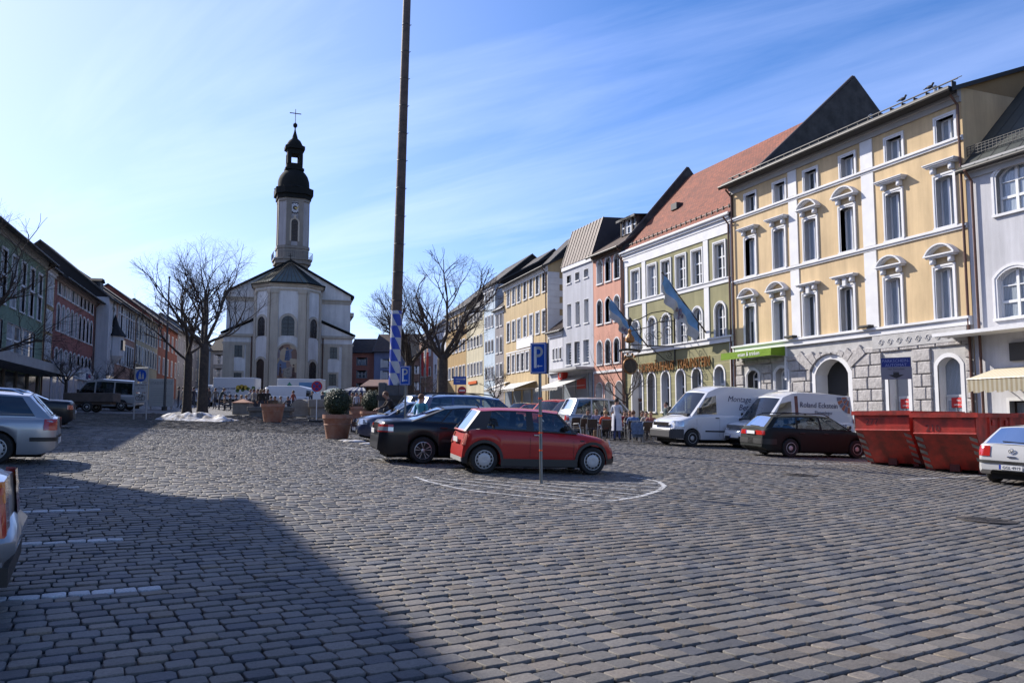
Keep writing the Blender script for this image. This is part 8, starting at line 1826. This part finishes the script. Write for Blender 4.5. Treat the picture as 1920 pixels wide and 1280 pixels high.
def cafe_table(loc, label):
    r_ = root('cafe_table', label, 'table', loc, 0, 'café tables'); m = MB(); m.bbox(-.4, .4, -.4, .4, .72, .75, .01); m.build('tabletop', mat('dark_tabletop', (.05, .04, .035), .4, .1), r_); m = MB(); m.tube([(0, 0, .02), (0, 0, .72)], .03, 7); m.lathe([(.001, .03), (.25, .02), (.25, 0)], 12); m.build('pedestal', BLACK, r_)
    m = MB(); m.mat(0); m.lathe([(.03, .75), (.035, .9), (.03, .9)], 8, Matrix.Translation((.12, .05, 0))); m.mat(1); m.bbox(-.25, -.05, -.12, .05, .752, .765, .003); m.lathe([(.035, .75), (.035, .80)], 8, Matrix.Translation((-.1, .2, 0))); m.build('tableware', [glass_mat('drink_glass', (.8, .75, .5), .2), WHITE], r_); return r_
tl = ['café table farthest left beside the silver van', 'café table in front of the person in the orange-red top', 'café table right of the waiter', 'café table nearest the high white panel van']
tp = [GP(1096, 39.5), GP(1128, 38.2), GP(1166, 37.8), GP(1205, 38.0)]
for q, lb in zip(tp, tl): cafe_table((q.x, q.y, q.z), lb)
ch_ = [(1076, 38.6, 200, 'café chair farthest left, side on, empty'), (1089, 37.2, 215, 'empty café chair second from the left, turned towards the far left table'), (1110, 36.8, 180, 'empty café chair with its back to the cobbles, left of the occupied orange one'), (1136, 36.6, 185, 'café chair holding the person in the orange-red top'), (1188, 36.3, 172, 'café chair right of the waiter carrying the person in the blue shirt'), (1197, 35.0, 165, 'café chair with a jacket over it, close to the person in the blue shirt'), (1214, 35.2, 178, 'last café chair on the right, touching the front of the high white van'), (1118, 40.6, 0, 'café chair on the far side of the second table'), (1172, 39.6, 10, 'café chair on the far side of the third table, in front of the slender tree'), (1212, 39.8, 0, 'café chair on the far side beside the green house windows')]
chp = []
for i, (px_, Y_, an, lb) in enumerate(ch_):
    p_ = GP(px_, Y_); face = R(90 + (an - 180)) if an > 90 else R(-90 + an)
    rz = face - math.pi / 2; chp.append((p_, face))
    if i == 0: chair0.location = p_; chair0.rotation_euler = (0, 0, rz); chair0['label'] = lb
    else: copy_tree(chair0, (p_.x, p_.y, p_.z), rz, lb)
def seat(i): p_, f_ = chp[i]; return (p_.x, p_.y, p_.z), f_
def pt(px, Y): q = GP(px, Y); return (q.x, q.y, q.z)
person('waiter with dark hair, white shirt and long white apron standing among the café tables', pt(1157, 36.0), R(60), 'carry', (.62, .62, .68), (.06, .08, .20), 'dark', sleeve=False, apron=mat('white_apron', (.60, .60, .68), .9, .08, 5), sc=1.04)
p_, f_ = seat(3); person('seated person with blond hair and orange-red top seen from behind', p_, f_, 'sit', (.62, .08, .03), (.05, .05, .06), 'blond')
p_, f_ = seat(4); person('seated person with auburn hair and blue shirt right of the waiter', p_, f_, 'sit_lean', (.10, .18, .40), (.05, .06, .1), 'auburn', sc=1.03)
p_, f_ = seat(7); person('seated person in a pale lilac shirt facing us over the second table', p_, f_, 'sit_lean', (.42, .38, .52), (.05, .05, .08), 'auburn')
p_, f_ = seat(8); person('seated person in dark red behind the person in blue', p_, f_, 'sit', (.28, .03, .04), (.04, .04, .05), 'dark')
p_, f_ = seat(9); person('seated person in cream jacket close to the front of the white panel van', p_, f_, 'sit', (.50, .42, .36), (.05, .05, .05), 'brown', .12)
for px_, Y_, an, col, hr, lb in ((1101, 40.6, -80, (.16, .17, .19), 'dark', 'grey jumper at the far left café table'), (1181, 38.9, -95, (.05, .05, .06), 'auburn', 'black jacket between the waiter and the blue shirt'), (1222, 38.6, -110, (.34, .12, .10), 'blond', 'faded red top hidden behind the bonnet of the high white van'), (1203, 41.2, -80, (.10, .14, .10), 'brown', 'dark green top farthest back by the arched windows'), (1149, 40.2, -85, (.45, .43, .40), 'grey', 'cream cardigan half hidden by the waiter')):
    p_ = GP(px_, Y_); cq = copy_tree(chair0, (p_.x, p_.y, p_.z), R(an) - math.pi / 2, 'café chair of the person with ' + lb); cq['label'] = ' '.join(cq['label'].split()[:16]); person('seated person with ' + lb, (p_.x, p_.y, p_.z), R(an), 'sit_lean', col, (.05, .05, .06), hr)
person('standing person in grey-green jacket by the arched windows of the green house', pt(1250, 42), R(200), 'stand', (.10, .14, .14), (.04, .04, .05), 'dark')
person('person in black sitting beyond the waiter near the slender tree trunk', (chp[8][0].x - .8, chp[8][0].y + 1.2, chp[8][0].z - .02), R(-100), 'stand', (.03, .03, .035), (.03, .03, .04), 'dark', sc=.86)
for px_, Y_, lb in ((1100, 39.9, 'x'),): pass
# jacket over a chair
p_, f_ = chp[5]; m = MB(); vs = []
for i in range(7):
    for j_ in range(9): a = j_ / 8; z_ = .92 - abs(a - .45) * 1.25; vs.append(((i / 6 - .5) * .5 + .03 * math.sin(j_ * 2), -.32 + (a - .45) * .22 + .03 * math.sin(i * 2.3 + j_), z_))
m.add(vs, [(i * 9 + j_, (i + 1) * 9 + j_, (i + 1) * 9 + j_ + 1, i * 9 + j_ + 1) for i in range(6) for j_ in range(8)]); o = m.build('jacket', mat('denim_blue', (.13, .18, .28), .9, .2, 9), None, smooth=180); o.location = p_; o.rotation_euler = (0, 0, f_ - math.pi / 2); tag(o, 'pale blue jacket draped over a café chair', 'jacket')
q = G(1119, 818); m = MB(); m.bbox(-.16, .16, -.07, .07, .0, .30, .03); m.tube([(-.1, 0, .3), (-.06, 0, .42), (.06, 0, .42), (.1, 0, .3)], .012, 4); o = m.build('handbag', mat('tan_leather', (.25, .14, .07), .6, .1), None); o.location = q; tag(o, 'tan bag standing on the cobbles beside a café chair', 'bag')
# two people between the cars
person('woman with auburn hair and dark brown jacket leaning behind the navy hatchback', pt(739, 30.3), R(200), 'lean', (.05, .032, .028), (.04, .04, .05), 'auburn', .06, sc=1.0)
person('person with curly auburn hair and turquoise top between the blue van and the black saloon', pt(789, 24.9), R(60), 'stand', (.07, .30, .42), (.05, .06, .12), 'auburn', sc=.96)
# market crowd
crowd = [(334, 70, 'stand', (.05, .05, .06), 200, 'dark', 'person in black standing just left of the left twin trunk'), (343, 66, 'walk', (.32, .30, .28), 10, 'brown', 'person in pale coat half hidden by the left twin trunk'), (362, 68, 'walk', (.04, .04, .06), 170, 'dark', 'person in dark coat walking between the twin trunks'), (391, 70, 'stand', (.13, .10, .08), 240, 'brown', 'person in brown coat right of the right twin trunk'),
    (411, 66, 'lean', (.04, .06, .06), 20, 'brown', 'person in dark green bending forward in front of the fruit truck'), (421, 67, 'sit', (.30, .22, .16), 200, 'auburn', 'seated person in tan top below the fruit truck lettering'), (431, 64, 'sit', (.09, .09, .10), 180, 'brown', 'seated person in charcoal right of the one in tan'), (452, 62, 'sit', (.16, .14, .10), 160, 'blond', 'seated person with blond hair in olive behind the orange-lidded bin'), (461, 64, 'sit', (.35, .35, .38), 190, 'blond', 'seated person in light grey behind the grey trough'),
    (469, 68, 'stand', (.40, .40, .46), 250, 'brown', 'standing person in pale blue-grey right of the fruit truck'), (475, 58, 'stand', (.36, .35, .34), 60, 'brown', 'person in light grey sweater with back to us by the trough'), (488, 57, 'stand', (.03, .025, .022), 90, 'blond', 'person with long blond hair and black coat behind the trough'), (494, 58.5, 'stand', (.035, .03, .03), 80, 'auburn', 'person with auburn hair and black coat next to the blond one'),
    (507, 60, 'sit_lean', (.05, .05, .06), 100, 'dark', 'dark-haired person behind the dry planter'), (517, 60, 'sit_lean', (.12, .06, .05), 240, 'dark', 'person in maroon behind the right rim of the dry planter'), (541, 62, 'sit_lean', (.05, .05, .07), 250, 'dark', 'person in black seated left of the round-topped fountain block'), (549, 66, 'walk', (.30, .08, .06), 170, 'brown', 'person in red top walking before the market van'),
    (585, 64, 'stand', (.04, .045, .06), 270, 'dark', 'person in navy standing behind the no-stopping sign'), (617, 62, 'stand', (.30, .30, .32), 90, 'grey', 'grey-haired person near the green-striped stall'), (650, 62, 'walk', (.08, .06, .06), 180, 'dark', 'person in dark clothes at the left end of the blue-striped stall'), (668, 60, 'stand', (.45, .45, .52), 250, 'dark', 'person in white shirt in front of the blue-striped stall'), (676, 61, 'stand', (.40, .18, .08), 90, 'brown', 'person in orange-brown top at the blue-striped stall'),
    (482, 61, 'stand', (.10, .09, .08), 230, 'brown', 'person in dark grey coat left of the dry planter, behind the trough'), (501, 62, 'stand', (.06, .05, .05), 260, 'brown', 'taller person in black-brown coat behind the dry planter'), (526, 64, 'sit', (.20, .20, .22), 200, 'grey', 'seated grey-haired person just right of the dry planter'), (604, 66, 'walk', (.10, .12, .16), 120, 'brown', 'person in slate jacket walking right of the no-stopping sign'), (627, 64, 'stand', (.06, .06, .07), 240, 'dark', 'person in black under the green-striped stall'), (640, 63, 'sit', (.22, .10, .08), 90, 'auburn', 'seated person in rust top between the two striped stalls'), (660, 63, 'stand', (.10, .08, .07), 200, 'dark', 'person in dark brown before the blue-striped stall'), (683, 62, 'stand', (.25, .25, .27), 100, 'brown', 'person in grey at the right end of the blue-striped stall'), (403, 68, 'walk', (.20, .18, .16), 150, 'brown', 'person in beige-grey coat at the left end of the fruit truck'), (442, 66, 'sit', (.06, .07, .10), 190, 'dark', 'seated person in navy under the fruit picture'),
    (228, 60, 'walk', (.04, .04, .05), 190, 'dark', 'dark figure walking in the shade under the pale tent roof')]
for px_, Y_, po, col, an, hr, lb in crowd:
    p_ = pt(px_, Y_); person(lb, p_, R(an), po, col, (.05, .055, .08), hr, .14 if 'long' in lb else 0, group='people on the market')
    if po.startswith('sit'):
        r_ = root('stool', 'stool under the ' + lb[:60].replace('seated ', ''), 'stool', p_, R(an)); r_['label'] = ' '.join(r_['label'].split()[:15]); m = MB(); m.bbox(-.22, .22, -.22, .22, .34, .38, .01); m.build('seat', STEEL, r_); m = MB(); [m.tube([(x, y, 0), (x, y, .34)], .015, 4) for x in (-.2, .2) for y in (-.2, .2)]; m.build('leg', STEEL, r_)
# pigeons on the eaves of the yellow house
Fy = fac_r(1379, 1829); zt_ = Fy.z(1750, 186)
for px_, lb in ((1694, 'left pigeon sitting on the gutter of the yellow house'), (1746, 'right pigeon sitting on the gutter of the yellow house')):
    u_ = Fy.u(px_, 190); P = Fy.p0 + Fy.t * u_ - Fy.n * .05; m = MB(); m.ball((0, 0, .12), .09, 8, 6, (1.7, .8, .9)); m.ball((.15, 0, .24), .05, 8, 6); m.tube([(.08, 0, .15), (.14, 0, .22)], .045, 6); m.tube([(-.1, 0, .12), (-.28, 0, .08)], [.05, .02], 5); m.tube([(.19, 0, .24), (.23, 0, .235)], [.012, .004], 4)
    [m.tube([(0, s * .03, .05), (0, s * .03, -.02)], .008, 3) for s in (-1, 1)]; o = m.build('pigeon', mat('pigeon_grey', (.05, .05, .055), .7, .2, 20), None, smooth=180); o.location = (P.x, P.y, zt_ + .46); o.rotation_euler = (0, 0, Fy.rot + .3); tag(o, lb, 'bird', 'pigeons on the gutter')
bpy.context.view_layer.update()
